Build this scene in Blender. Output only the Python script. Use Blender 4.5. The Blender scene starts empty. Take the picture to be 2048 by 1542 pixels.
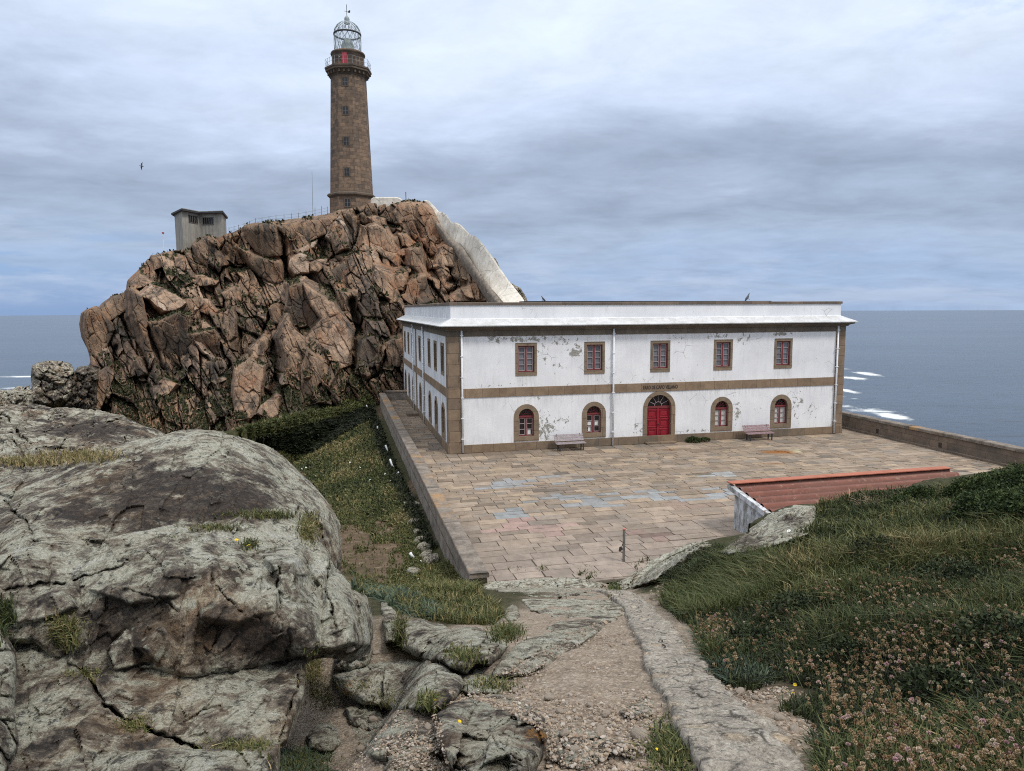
import bpy, bmesh, math, random
import numpy as np
from mathutils import Vector, Matrix

RD = random.Random(11)
rng = np.random.default_rng(11)
sc = bpy.context.scene
COL = sc.collection
rad = math.radians

# ------------------------------------------------------------------ camera model
F_PX, CX, CY = 1422.0, 1024.0, 771.0
PITCH, ROLL = math.atan((771 - 617.5) / F_PX), 0.0054
EYE = np.array([0.0, 0.0, 8.0])
_fw = np.array([0, math.cos(PITCH), -math.sin(PITCH)])
_up = np.array([0, math.sin(PITCH), math.cos(PITCH)])
_rt = np.array([1.0, 0, 0])
R2 = _rt * math.cos(ROLL) - _up * math.sin(ROLL)
U2 = _up * math.cos(ROLL) + _rt * math.sin(ROLL)

def at(px, py, D):
    """world points seen at photograph position (px, py), D metres ahead (along +Y)"""
    px = np.asarray(px, float); py = np.asarray(py, float)
    d = _fw + ((px - CX) / F_PX)[..., None] * R2 - ((py - CY) / F_PX)[..., None] * U2
    return EYE + d * (np.asarray(D, float) / d[..., 1])[..., None]

def P1(px, py, D):
    return np.asarray(at(np.array([px]), np.array([py]), np.array([D]))[0])

# ------------------------------------------------------------------ numpy noise
def _h(ix, iy, iz, seed):
    with np.errstate(over='ignore'):
        h = (ix.astype(np.uint32) * np.uint32(374761393) + iy.astype(np.uint32) * np.uint32(668265263)
             + iz.astype(np.uint32) * np.uint32(2147483647 - 1274126177) + np.uint32(seed * 974711 + 13))
        h = (h ^ (h >> np.uint32(13))) * np.uint32(1274126177)
        h = (h ^ (h >> np.uint32(16))) * np.uint32(2246822519)
        h = h ^ (h >> np.uint32(15))
    return h.astype(np.float64) / 4294967295.0

def vnoise(p, seed=0):
    i = np.floor(p).astype(np.int64); f = p - i
    f = f * f * f * (f * (f * 6 - 15) + 10)
    r = 0
    for dx in (0, 1):
        wx = f[..., 0] if dx else 1 - f[..., 0]
        for dy in (0, 1):
            wy = f[..., 1] if dy else 1 - f[..., 1]
            for dz in (0, 1):
                wz = f[..., 2] if dz else 1 - f[..., 2]
                r = r + wx * wy * wz * _h(i[..., 0] + dx, i[..., 1] + dy, i[..., 2] + dz, seed)
    return r * 2 - 1

def fbm(p, octv=4, seed=0, gain=0.5, lac=2.03):
    a, r, s = 1.0, 0, 0
    p = np.asarray(p, float)
    for k in range(octv):
        r = r + a * vnoise(p + 17.3 * k, seed + k); s += a; a *= gain; p = p * lac
    return r / s

def fbm2(x, y, octv=4, seed=0, gain=0.5):
    return fbm(np.stack([x, y, np.zeros_like(x) + 0.5], -1), octv, seed, gain)

def worley(X, Y, seed=0, jit=0.9):
    ix = np.floor(X).astype(np.int64); iy = np.floor(Y).astype(np.int64)
    d1 = np.full(X.shape, 9.0); d2 = np.full(X.shape, 9.0)
    cid = np.zeros(X.shape, np.int64); ox = np.zeros(X.shape); oy = np.zeros(X.shape)
    z = np.zeros_like(ix)
    for a in (-1, 0, 1):
        for b in (-1, 0, 1):
            jx, jy = ix + a, iy + b
            cx = jx + 0.5 + jit * (_h(jx, jy, z, seed) - 0.5)
            cy = jy + 0.5 + jit * (_h(jx, jy, z + 1, seed) - 0.5)
            dx, dy = X - cx, Y - cy
            d = np.sqrt(dx * dx + dy * dy)
            m = d < d1
            d2 = np.where(m, d1, np.minimum(d2, d))
            cid = np.where(m, jx * 7919 + jy * 104729, cid)
            ox = np.where(m, dx, ox); oy = np.where(m, dy, oy)
            d1 = np.where(m, d, d1)
    return d1, d2, cid, ox, oy

def hid(cid, seed):
    return _h(cid, cid * 0 + 3, cid * 0 + seed, seed)

def sst(a, b, x):
    t = np.clip((x - a) / (b - a), 0, 1)
    return t * t * (3 - 2 * t)

def tps(pts):
    """thin-plate interpolation of (px, py, value) control points"""
    pts = np.asarray(pts, float); xy = pts[:, :2] / 100.0; n = len(pts)
    def U(r2): return np.where(r2 > 1e-9, r2 * np.log(r2 + 1e-12), 0)
    d2 = ((xy[:, None] - xy[None]) ** 2).sum(-1)
    A = np.zeros((n + 3, n + 3)); A[:n, :n] = U(d2) + np.eye(n) * 1e-3
    A[:n, n] = 1; A[:n, n + 1:] = xy; A[n, :n] = 1; A[n + 1:, :n] = xy.T
    w = np.linalg.solve(A, np.concatenate([pts[:, 2], np.zeros(3)]))
    def f(X, Y):
        X = np.asarray(X, float) / 100; Y = np.asarray(Y, float) / 100
        r = w[n] + w[n + 1] * X + w[n + 2] * Y
        for k in range(n):
            r = r + w[k] * U((X - xy[k, 0]) ** 2 + (Y - xy[k, 1]) ** 2)
        return r
    return f

def poly_sd(X, Y, poly):
    """signed distance (inside > 0) and nearest outline point"""
    poly = np.asarray(poly, float)
    best = np.full(X.shape, 1e18); qx = np.zeros(X.shape); qy = np.zeros(X.shape)
    inside = np.zeros(X.shape, bool)
    for k in range(len(poly)):
        (ax, ay), (bx, by) = poly[k], poly[(k + 1) % len(poly)]
        ex, ey = bx - ax, by - ay
        t = np.clip(((X - ax) * ex + (Y - ay) * ey) / (ex * ex + ey * ey + 1e-9), 0, 1)
        px, py = ax + t * ex, ay + t * ey
        d = (X - px) ** 2 + (Y - py) ** 2
        m = d < best
        best = np.where(m, d, best); qx = np.where(m, px, qx); qy = np.where(m, py, qy)
        c = ((ay > Y) != (by > Y)) & (X < (bx - ax) * (Y - ay) / (by - ay + 1e-12) + ax)
        inside ^= c
    d = np.sqrt(best)
    return np.where(inside, d, -d), qx, qy

def line_dist(X, Y, pts):
    best = np.full(X.shape, 1e18)
    for (ax, ay), (bx, by) in zip(pts[:-1], pts[1:]):
        ex, ey = bx - ax, by - ay
        t = np.clip(((X - ax) * ex + (Y - ay) * ey) / (ex * ex + ey * ey + 1e-9), 0, 1)
        best = np.minimum(best, (X - ax - t * ex) ** 2 + (Y - ay - t * ey) ** 2)
    return np.sqrt(best)

# ------------------------------------------------------------------ object helpers
def tag(o, label=None, cat=None, group=None, kind=None):
    if label: o['label'] = label
    if cat: o['category'] = cat
    if group: o['group'] = group
    if kind: o['kind'] = kind
    return o

def empty(name, loc=(0, 0, 0), label=None, cat=None, group=None):
    o = bpy.data.objects.new(name, None); COL.objects.link(o)
    o.location = loc; o.empty_display_size = 0.3
    bpy.context.view_layer.update()
    return tag(o, label, cat, group)

def link(name, me, parent=None):
    o = bpy.data.objects.new(name, me); COL.objects.link(o)
    if parent is not None:
        o.parent = parent
        m = parent.location if parent.type == 'EMPTY' else Vector((0, 0, 0))
        o.matrix_parent_inverse = Matrix.Translation(-m)
    return o

def mesh_np(name, V, Fc, mat, smooth=True, attrs=None, parent=None):
    V = np.ascontiguousarray(V, np.float32); Fc = np.ascontiguousarray(Fc, np.int32)
    me = bpy.data.meshes.new(name)
    n, k = Fc.shape
    me.vertices.add(len(V)); me.vertices.foreach_set('co', V.ravel())
    me.loops.add(n * k); me.loops.foreach_set('vertex_index', Fc.ravel())
    me.polygons.add(n)
    me.polygons.foreach_set('loop_start', np.arange(0, n * k, k, dtype=np.int32))
    try: me.polygons.foreach_set('loop_total', np.full(n, k, dtype=np.int32))
    except Exception: pass
    me.polygons.foreach_set('use_smooth', np.full(n, smooth))
    for an, av in (attrs or {}).items():
        av = np.asarray(av, np.float32)
        if av.ndim == 1:
            a = me.attributes.new(an, 'FLOAT', 'POINT'); a.data.foreach_set('value', np.ascontiguousarray(av))
        else:
            c4 = np.ones((len(av), 4), np.float32); c4[:, :3] = av
            a = me.attributes.new(an, 'FLOAT_COLOR', 'POINT'); a.data.foreach_set('color', c4.ravel())
    me.update(calc_edges=True)
    me.materials.append(mat)
    return link(name, me, parent)

def grid_faces(nr, nc):
    i = np.arange(nr * nc).reshape(nr, nc)
    return np.stack([i[:-1, :-1], i[:-1, 1:], i[1:, 1:], i[1:, :-1]], -1).reshape(-1, 4)

class Fr:
    """local frame: u along a face, n outward, z up"""
    def __init__(s, O, U, N):
        s.O = np.asarray(O, float); s.U = np.asarray(U, float); s.N = np.asarray(N, float); s.Z = np.array([0, 0, 1.0])
    def p(s, u, n, z): return tuple(s.O + s.U * u + s.N * n + s.Z * z)
    def shift(s, u=0, n=0, z=0): return Fr(s.p(u, n, z), s.U, s.N)
WORLD = Fr((0, 0, 0), (1, 0, 0), (0, 1, 0))

class MB:
    def __init__(s): s.v = []; s.f = []; s.uv = []
    def face(s, pts, uvs=None):
        b = len(s.v); s.v += [tuple(map(float, p)) for p in pts]
        s.f.append(tuple(range(b, b + len(pts)))); s.uv.append(uvs or [(0, 0)] * len(pts))
    def box(s, fr, u0, u1, n0, n1, z0, z1):
        c = [(u, n, z) for u in (u0, u1) for n in (n0, n1) for z in (z0, z1)]
        for idx, ax in (((0, 1, 3, 2), 'nz'), ((4, 6, 7, 5), 'nz'), ((0, 4, 5, 1), 'uz'), ((2, 3, 7, 6), 'uz'), ((0, 2, 6, 4), 'un'), ((1, 5, 7, 3), 'un')):
            q = [c[i] for i in idx]
            s.face([fr.p(*t) for t in q], [((t[0] if ax[0] == 'u' else t[1]), (t[2] if ax[1] == 'z' else t[1])) for t in q])
        return s
    def ring(s, fr, outer, inner, n0, n1):
        """closed frame between two (u, z) outlines of equal length, thickness n0..n1"""
        k = len(outer)
        for i in range(k):
            j = (i + 1) % k
            a, b, c, d = outer[i], outer[j], inner[j], inner[i]
            for n in (n1,):
                s.face([fr.p(a[0], n, a[1]), fr.p(b[0], n, b[1]), fr.p(c[0], n, c[1]), fr.p(d[0], n, d[1])], [a, b, c, d])
            s.face([fr.p(a[0], n0, a[1]), fr.p(b[0], n0, b[1]), fr.p(b[0], n1, b[1]), fr.p(a[0], n1, a[1])], [a, b, b, a])
            s.face([fr.p(d[0], n0, d[1]), fr.p(c[0], n0, c[1]), fr.p(c[0], n1, c[1]), fr.p(d[0], n1, d[1])], [d, c, (c[0] + .2, c[1]), (d[0] + .2, d[1])])
        return s
    def prism(s, fr, poly, n0, n1):
        k = len(poly)
        s.face([fr.p(u, n1, z) for u, z in poly], list(poly)); s.face([fr.p(u, n0, z) for u, z in poly][::-1], list(poly)[::-1])
        for i in range(k):
            a, b = poly[i], poly[(i + 1) % k]
            s.face([fr.p(a[0], n0, a[1]), fr.p(b[0], n0, b[1]), fr.p(b[0], n1, b[1]), fr.p(a[0], n1, a[1])], [a, b, b, a])
        return s
    def hprism(s, poly, z0, z1, cap=True):
        """vertical walls over a plan polygon, uv along the perimeter"""
        k = len(poly); L = 0
        for i in range(k):
            a, b = poly[i], poly[(i + 1) % k]; l = math.dist(a, b)
            s.face([(a[0], a[1], z0), (b[0], b[1], z0), (b[0], b[1], z1), (a[0], a[1], z1)], [(L, z0), (L + l, z0), (L + l, z1), (L, z1)])
            L += l
        if cap:
            s.face([(x, y, z1) for x, y in poly], list(poly)); s.face([(x, y, z0) for x, y in poly][::-1], list(poly)[::-1])
        return s
    def tube(s, pts, r, sides=6, r2=None):
        pts = [np.asarray(p, float) for p in pts]; rings = []
        for i, p in enumerate(pts):
            t = pts[min(i + 1, len(pts) - 1)] - pts[max(i - 1, 0)]; t = t / (np.linalg.norm(t) + 1e-9)
            a = np.cross(t, (0, 0, 1.0) if abs(t[2]) < .9 else (1.0, 0, 0)); a /= np.linalg.norm(a); b = np.cross(t, a)
            rr = r if r2 is None else r + (r2 - r) * i / max(1, len(pts) - 1)
            rings.append([p + rr * (a * math.cos(2 * math.pi * k / sides) + b * math.sin(2 * math.pi * k / sides)) for k in range(sides)])
        for i in range(len(rings) - 1):
            for k in range(sides):
                m = (k + 1) % sides
                s.face([rings[i][k], rings[i][m], rings[i + 1][m], rings[i + 1][k]])
        s.face(rings[0][::-1]); s.face(rings[-1])
        return s
    def lathe(s, c, prof, seg=24, ang0=0.0):
        """prof: list of (radius, z); uv = perimeter, z"""
        for (r0, z0), (r1, z1) in zip(prof[:-1], prof[1:]):
            for k in range(seg):
                a, b = ang0 + 2 * math.pi * k / seg, ang0 + 2 * math.pi * (k + 1) / seg
                rm = max(r0, r1); w = 2 * math.pi * rm / seg
                s.face([(c[0] + r0 * math.cos(a), c[1] + r0 * math.sin(a), z0), (c[0] + r0 * math.cos(b), c[1] + r0 * math.sin(b), z0),
                        (c[0] + r1 * math.cos(b), c[1] + r1 * math.sin(b), z1), (c[0] + r1 * math.cos(a), c[1] + r1 * math.sin(a), z1)],
                       [(w * k, z0), (w * k + w, z0), (w * k + w, z1), (w * k, z1)])
        return s
    def build(s, name, mat, parent=None, smooth=False, bevel=0.0, merge=True):
        me = bpy.data.meshes.new(name); me.from_pydata(s.v, [], s.f)
        ul = me.uv_layers.new(name='UVMap')
        ul.data.foreach_set('uv', np.array([c for f in s.uv for c in f], np.float32).ravel())
        bm = bmesh.new(); bm.from_mesh(me)
        if merge: bmesh.ops.remove_doubles(bm, verts=bm.verts, dist=1e-4)
        bmesh.ops.recalc_face_normals(bm, faces=bm.faces)
        if bevel > 0:
            bmesh.ops.bevel(bm, geom=[e for e in bm.edges if len(e.link_faces) == 2 and e.calc_face_angle(0) > 0.6], offset=bevel, segments=1, affect='EDGES', clamp_overlap=True)
        if smooth:
            for f in bm.faces: f.smooth = True
        bm.to_mesh(me); bm.free()
        me.materials.append(mat)
        return link(name, me, parent)

# ------------------------------------------------------------------ material helpers
class NT:
    def __init__(s, name):
        s.m = bpy.data.materials.new(name); s.m.use_nodes = True
        s.t = s.m.node_tree; s.n = s.t.nodes; s.l = s.t.links
        s.b = s.n['Principled BSDF']; s.b.inputs['Roughness'].default_value = 0.9
        s.b.inputs['Specular IOR Level'].default_value = 0.25
        s._tc = None
    def tc(s, k='Object'):
        if s._tc is None: s._tc = s.n.new('ShaderNodeTexCoord')
        return s._tc.outputs[k]
    def put(s, sock, v):
        if isinstance(v, bpy.types.NodeSocket): s.l.new(v, sock)
        elif isinstance(v, (tuple, list)): sock.default_value = (*v, 1.0) if len(v) == 3 and sock.type == 'RGBA' else v
        else: sock.default_value = v
    def map(s, vec, scale=(1, 1, 1), loc=(0, 0, 0), rot=(0, 0, 0)):
        n = s.n.new('ShaderNodeMapping'); s.put(n.inputs['Vector'], vec)
        n.inputs['Scale'].default_value = scale; n.inputs['Location'].default_value = loc; n.inputs['Rotation'].default_value = rot
        return n.outputs[0]
    def noise(s, vec, scale, detail=4, rough=0.55, dist=0.0):
        n = s.n.new('ShaderNodeTexNoise'); s.put(n.inputs['Vector'], vec)
        n.inputs['Scale'].default_value = scale; n.inputs['Detail'].default_value = detail
        n.inputs['Roughness'].default_value = rough; n.inputs['Distortion'].default_value = dist
        return n.outputs['Fac']
    def vor(s, vec, scale, feat='F1', out='Distance', rnd=1.0):
        n = s.n.new('ShaderNodeTexVoronoi'); n.feature = feat; s.put(n.inputs['Vector'], vec)
        n.inputs['Scale'].default_value = scale; n.inputs['Randomness'].default_value = rnd
        return n.outputs[out]
    def ramp(s, fac, stops, interp='LINEAR'):
        n = s.n.new('ShaderNodeValToRGB'); s.put(n.inputs[0], fac); cr = n.color_ramp; cr.interpolation = interp
        while len(cr.elements) < len(stops): cr.elements.new(0.5)
        for e, (p, c) in zip(cr.elements, stops):
            e.position = p; e.color = (*c, 1) if isinstance(c, (tuple, list)) else (c, c, c, 1)
        return n.outputs[0]
    def mix(s, fac, a, b, mode='MIX'):
        n = s.n.new('ShaderNodeMix'); n.data_type = 'RGBA'; n.blend_type = mode
        s.put(n.inputs[0], fac); s.put(n.inputs[6], a); s.put(n.inputs[7], b)
        return n.outputs[2]
    def math(s, op, a, b=0.0, c=None):
        n = s.n.new('ShaderNodeMath'); n.operation = op; s.put(n.inputs[0], a); s.put(n.inputs[1], b)
        if c is not None: s.put(n.inputs[2], c)
        return n.outputs[0]
    def mr(s, v, a, b, c=0.0, d=1.0):
        n = s.n.new('ShaderNodeMapRange'); s.put(n.inputs[0], v)
        for i, x in enumerate((a, b, c, d)): n.inputs[i + 1].default_value = x
        return n.outputs[0]
    def attr(s, name, out='Fac'):
        n = s.n.new('ShaderNodeAttribute'); n.attribute_name = name
        return n.outputs[out]
    def bump(s, h, strength=0.5, dist=0.05, normal=None):
        n = s.n.new('ShaderNodeBump'); n.inputs['Strength'].default_value = strength; n.inputs['Distance'].default_value = dist
        s.put(n.inputs['Height'], h)
        if normal is not None: s.l.new(normal, n.inputs['Normal'])
        return n.outputs[0]
    def out(s, col=None, normal=None, rough=None, spec=None, metal=None):
        if col is not None: s.put(s.b.inputs['Base Color'], col)
        if normal is not None: s.l.new(normal, s.b.inputs['Normal'])
        if rough is not None: s.put(s.b.inputs['Roughness'], rough)
        if spec is not None: s.b.inputs['Specular IOR Level'].default_value = spec
        if metal is not None: s.b.inputs['Metallic'].default_value = metal
        return s.m

def simple(name, c1, c2=None, scale=3.0, rough=0.8, bump=0.0, spec=0.3, metal=0.0, detail=6):
    t = NT(name); p = t.tc()
    n = t.noise(p, scale, detail, 0.65)
    c2 = c2 or tuple(x * 0.75 for x in c1)
    col = t.ramp(n, [(0.3, c2), (0.7, c1)])
    return t.out(col, t.bump(n, bump, 0.02) if bump else None, rough, spec, metal)

def mat_crag():
    t = NT('cliff_granite'); p = t.tc()
    tone = t.attr('tone'); veg = t.attr('veg')
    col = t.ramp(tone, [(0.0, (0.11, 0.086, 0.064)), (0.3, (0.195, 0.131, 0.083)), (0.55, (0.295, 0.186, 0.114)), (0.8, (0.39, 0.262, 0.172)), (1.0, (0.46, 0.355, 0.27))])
    n1 = t.noise(p, 0.35, 6, 0.6)
    col = t.mix(t.mr(t.math('ADD', n1, t.math('MULTIPLY', t.attr('org'), .16)), 0.53, 0.72, 0, 0.75), col, (0.30, 0.125, 0.055))
    n2 = t.noise(p, 2.2, 9, 0.7)
    col = t.mix(t.mr(n2, 0.48, 0.70, 0, 0.6), col, (0.15, 0.125, 0.105))
    n3 = t.noise(t.map(p, (1.5, 1.5, 0.10)), 1.0, 7, 0.62, 0.4)
    st = t.math('MULTIPLY', t.mr(n3, 0.45, 0.60), t.mr(t.noise(p, 0.22, 3), 0.34, 0.56))
    col = t.mix(t.math('MULTIPLY', st, 0.88), col, (0.045, 0.040, 0.034))
    n4 = t.noise(p, 9.0, 6, 0.75)
    col = t.mix(0.55, col, t.ramp(n4, [(0.34, 0.35), (0.5, 0.85), (0.64, 1.25)]), 'MULTIPLY')
    blk = t.noise(p, 0.8, 10, 0.78)
    col = t.mix(t.mr(blk, 0.53, 0.64, 0, 0.7), col, (0.055, 0.048, 0.042))
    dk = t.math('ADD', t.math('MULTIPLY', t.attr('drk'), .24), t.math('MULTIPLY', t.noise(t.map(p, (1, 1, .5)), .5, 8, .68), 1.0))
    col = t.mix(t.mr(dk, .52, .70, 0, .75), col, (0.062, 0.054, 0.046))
    g = t.noise(p, 5.0, 6, 0.7)
    vc = t.ramp(g, [(0.3, (0.018, 0.02, 0.010)), (0.55, (0.05, 0.055, 0.022)), (0.75, (0.10, 0.085, 0.04))])
    vm = t.math('ADD', veg, t.mr(t.noise(p, 1.6, 9, 0.75), 0.3, 0.7, -0.4, 0.4))
    col = t.mix(t.mr(vm, 0.5, 0.66, 0, .9), col, vc)
    h = t.math('ADD', t.math('MULTIPLY', t.noise(t.map(p, (1, 1, 0.45)), 1.6, 12, 0.68), 1.0), t.math('MULTIPLY', t.noise(t.map(p, (2.2, 2.2, 0.22), rot=(0, 0.45, 0)), 1.0, 8, .6), 0.8))
    nb = t.bump(h, 0.45, 0.20)
    nb = t.bump(n4, 0.4, 0.07, nb)
    return t.out(col, nb, 0.92, 0.2)

def mat_boulder(name='lichen_granite', tan=0.5):
    t = NT(name); p = t.tc()
    lich = t.attr('lich'); dark = t.attr('dark')
    n = t.noise(p, 3.5, 12, 0.68)
    ln = t.noise(p, 3.6, 14, 0.70, 0.45); mn = t.noise(t.map(p, (1, 1, 1), (4, 1, 8)), 15.0, 12, 0.76, 0.4)
    v = t.math('ADD', t.math('MULTIPLY', ln, 0.72), t.math('MULTIPLY', mn, 0.28))
    v = t.math('ADD', v, t.math('MULTIPLY', t.math('SUBTRACT', t.math('MULTIPLY', lich, 0.75), dark), 0.085))
    v = t.math('ADD', v, t.math('MULTIPLY', t.math('SUBTRACT', t.noise(p, 0.8, 5, .6), 0.49), 0.16))
    col = t.ramp(v, [(0.41, (0.038, 0.034, 0.030)), (0.45, (0.095, 0.078, 0.062)), (0.48, (0.20, 0.168, 0.13)), (0.515, (0.275, 0.24, 0.185)), (0.53, (0.40, 0.385, 0.295)), (0.59, (0.485, 0.47, 0.375)), (0.68, (0.53, 0.525, 0.47))])
    warm = t.math('MULTIPLY', t.mr(t.noise(p, 1.3, 9, 0.68), 0.50, 0.66), tan)
    warm = t.math('MULTIPLY', warm, t.mr(lich, 0.1, 0.7, 1.0, 0.25))
    col = t.mix(warm, col, t.mix(0.5, col, (0.46, 0.27, 0.12)))
    brn = t.math('ADD', t.noise(p, 2.4, 13, 0.74), t.math('MULTIPLY', dark, 0.20))
    col = t.mix(t.mr(brn, 0.58, 0.66, 0, 0.85), col, t.ramp(mn, [(0.38, (0.024, 0.021, 0.019)), (0.55, (0.075, 0.055, 0.042)), (0.68, (0.17, 0.115, 0.07))]))
    sp = t.vor(t.mix(0.10, p, t.noise(p, 9, 5), 'ADD'), 9.0)
    rl = t.math('ADD', t.noise(p, 1.7, 6, .6), t.math('MULTIPLY', lich, 0.22))
    rm = t.math('MULTIPLY', t.mr(sp, 0.30, 0.36, 1, 0), t.mr(rl, 0.56, 0.62, 0, 0.85))
    col = t.mix(rm, col, t.ramp(mn, [(0.35, (0.26, 0.25, 0.185)), (0.5, (0.40, 0.39, 0.30)), (0.65, (0.50, 0.49, 0.41))]))
    bk = t.noise(t.map(p, (1, 1, 1), (3, 7, 2)), 8.0, 13, 0.80)
    col = t.mix(t.mr(bk, 0.54, 0.58, 0, 0.85), col, (0.040, 0.036, 0.032))
    b2 = t.noise(t.map(p, (1, 1, 1), (8, 3, 5)), 2.6, 12, 0.74, .6)
    col = t.mix(t.mr(b2, 0.545, 0.60, 0, 0.7), col, t.ramp(mn, [(.4, (.045, .038, .032)), (.55, (.125, .10, .075)), (.66, (.26, .215, .16))]))
    og = t.math('MULTIPLY', t.mr(t.noise(t.map(p, (1, 1, 1), (9, 1, 4)), 1.6, 8, 0.7), 0.67, 0.71), 0.8)
    col = t.mix(og, col, (0.42, 0.20, 0.05))
    gr = t.noise(p, 48, 5, 0.82)
    col = t.mix(0.8, col, t.ramp(gr, [(0.34, 0.42), (0.5, 1.0), (0.66, 1.5)]), 'MULTIPLY')
    h = t.math('ADD', t.math('MULTIPLY', n, 0.6), t.math('MULTIPLY', gr, 0.34))
    h = t.math('ADD', h, t.math('MULTIPLY', mn, 0.45))
    nb = t.bump(h, 1.0, 0.10)
    return t.out(col, nb, 0.93, 0.2)

def mat_ground():
    t = NT('soil_and_gravel'); p = t.tc()
    z = t.n.new('ShaderNodeAttribute'); z.attribute_name = 'zone'
    sep = t.n.new('ShaderNodeSeparateColor'); t.l.new(z.outputs['Color'], sep.inputs[0])
    n = t.noise(p, 6, 10, 0.7)
    gravel = t.ramp(n, [(0.3, (0.15, 0.115, 0.085)), (0.5, (0.275, 0.22, 0.165)), (0.7, (0.40, 0.335, 0.265))])
    peb = t.vor(p, 42.0, 'F1', 'Color')
    pb = t.n.new('ShaderNodeSeparateColor'); t.l.new(peb, pb.inputs[0])
    gravel = t.mix(t.mr(pb.outputs[0], 0.45, 0.6, 0, 0.7), gravel, t.ramp(pb.outputs[1], [(0, (0.2, 0.16, 0.12)), (0.5, (0.34, 0.27, 0.2)), (1, (0.50, 0.43, 0.35))]))
    soil = t.ramp(n, [(0.3, (0.03, 0.025, 0.016)), (0.55, (0.075, 0.06, 0.035)), (0.75, (0.14, 0.10, 0.065))])
    green = t.ramp(t.noise(p, 5, 11, 0.78), [(0.3, (0.018, 0.02, 0.010)), (0.5, (0.05, 0.052, 0.022)), (0.62, (0.10, 0.085, 0.045)), (0.75, (0.16, 0.125, 0.075))])
    brown = t.ramp(t.noise(p, 3, 9, 0.7), [(0.3, (0.07, 0.05, 0.03)), (0.55, (0.14, 0.10, 0.065)), (0.66, (0.22, 0.165, 0.115)), (0.72, (0.40, 0.33, 0.25))])
    col = t.mix(sep.outputs[0], soil, gravel)
    col = t.mix(sep.outputs[2], col, brown)
    col = t.mix(sep.outputs[1], col, green)
    col = t.mix(0.5, col, t.ramp(t.noise(p, 60, 4, 0.8), [(0.3, 0.4), (0.7, 1.3)]), 'MULTIPLY')
    h = t.math('ADD', n, t.math('MULTIPLY', t.vor(p, 42.0), 0.35))
    return t.out(col, t.bump(h, 0.9, 0.05), 0.95, 0.15)

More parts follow.
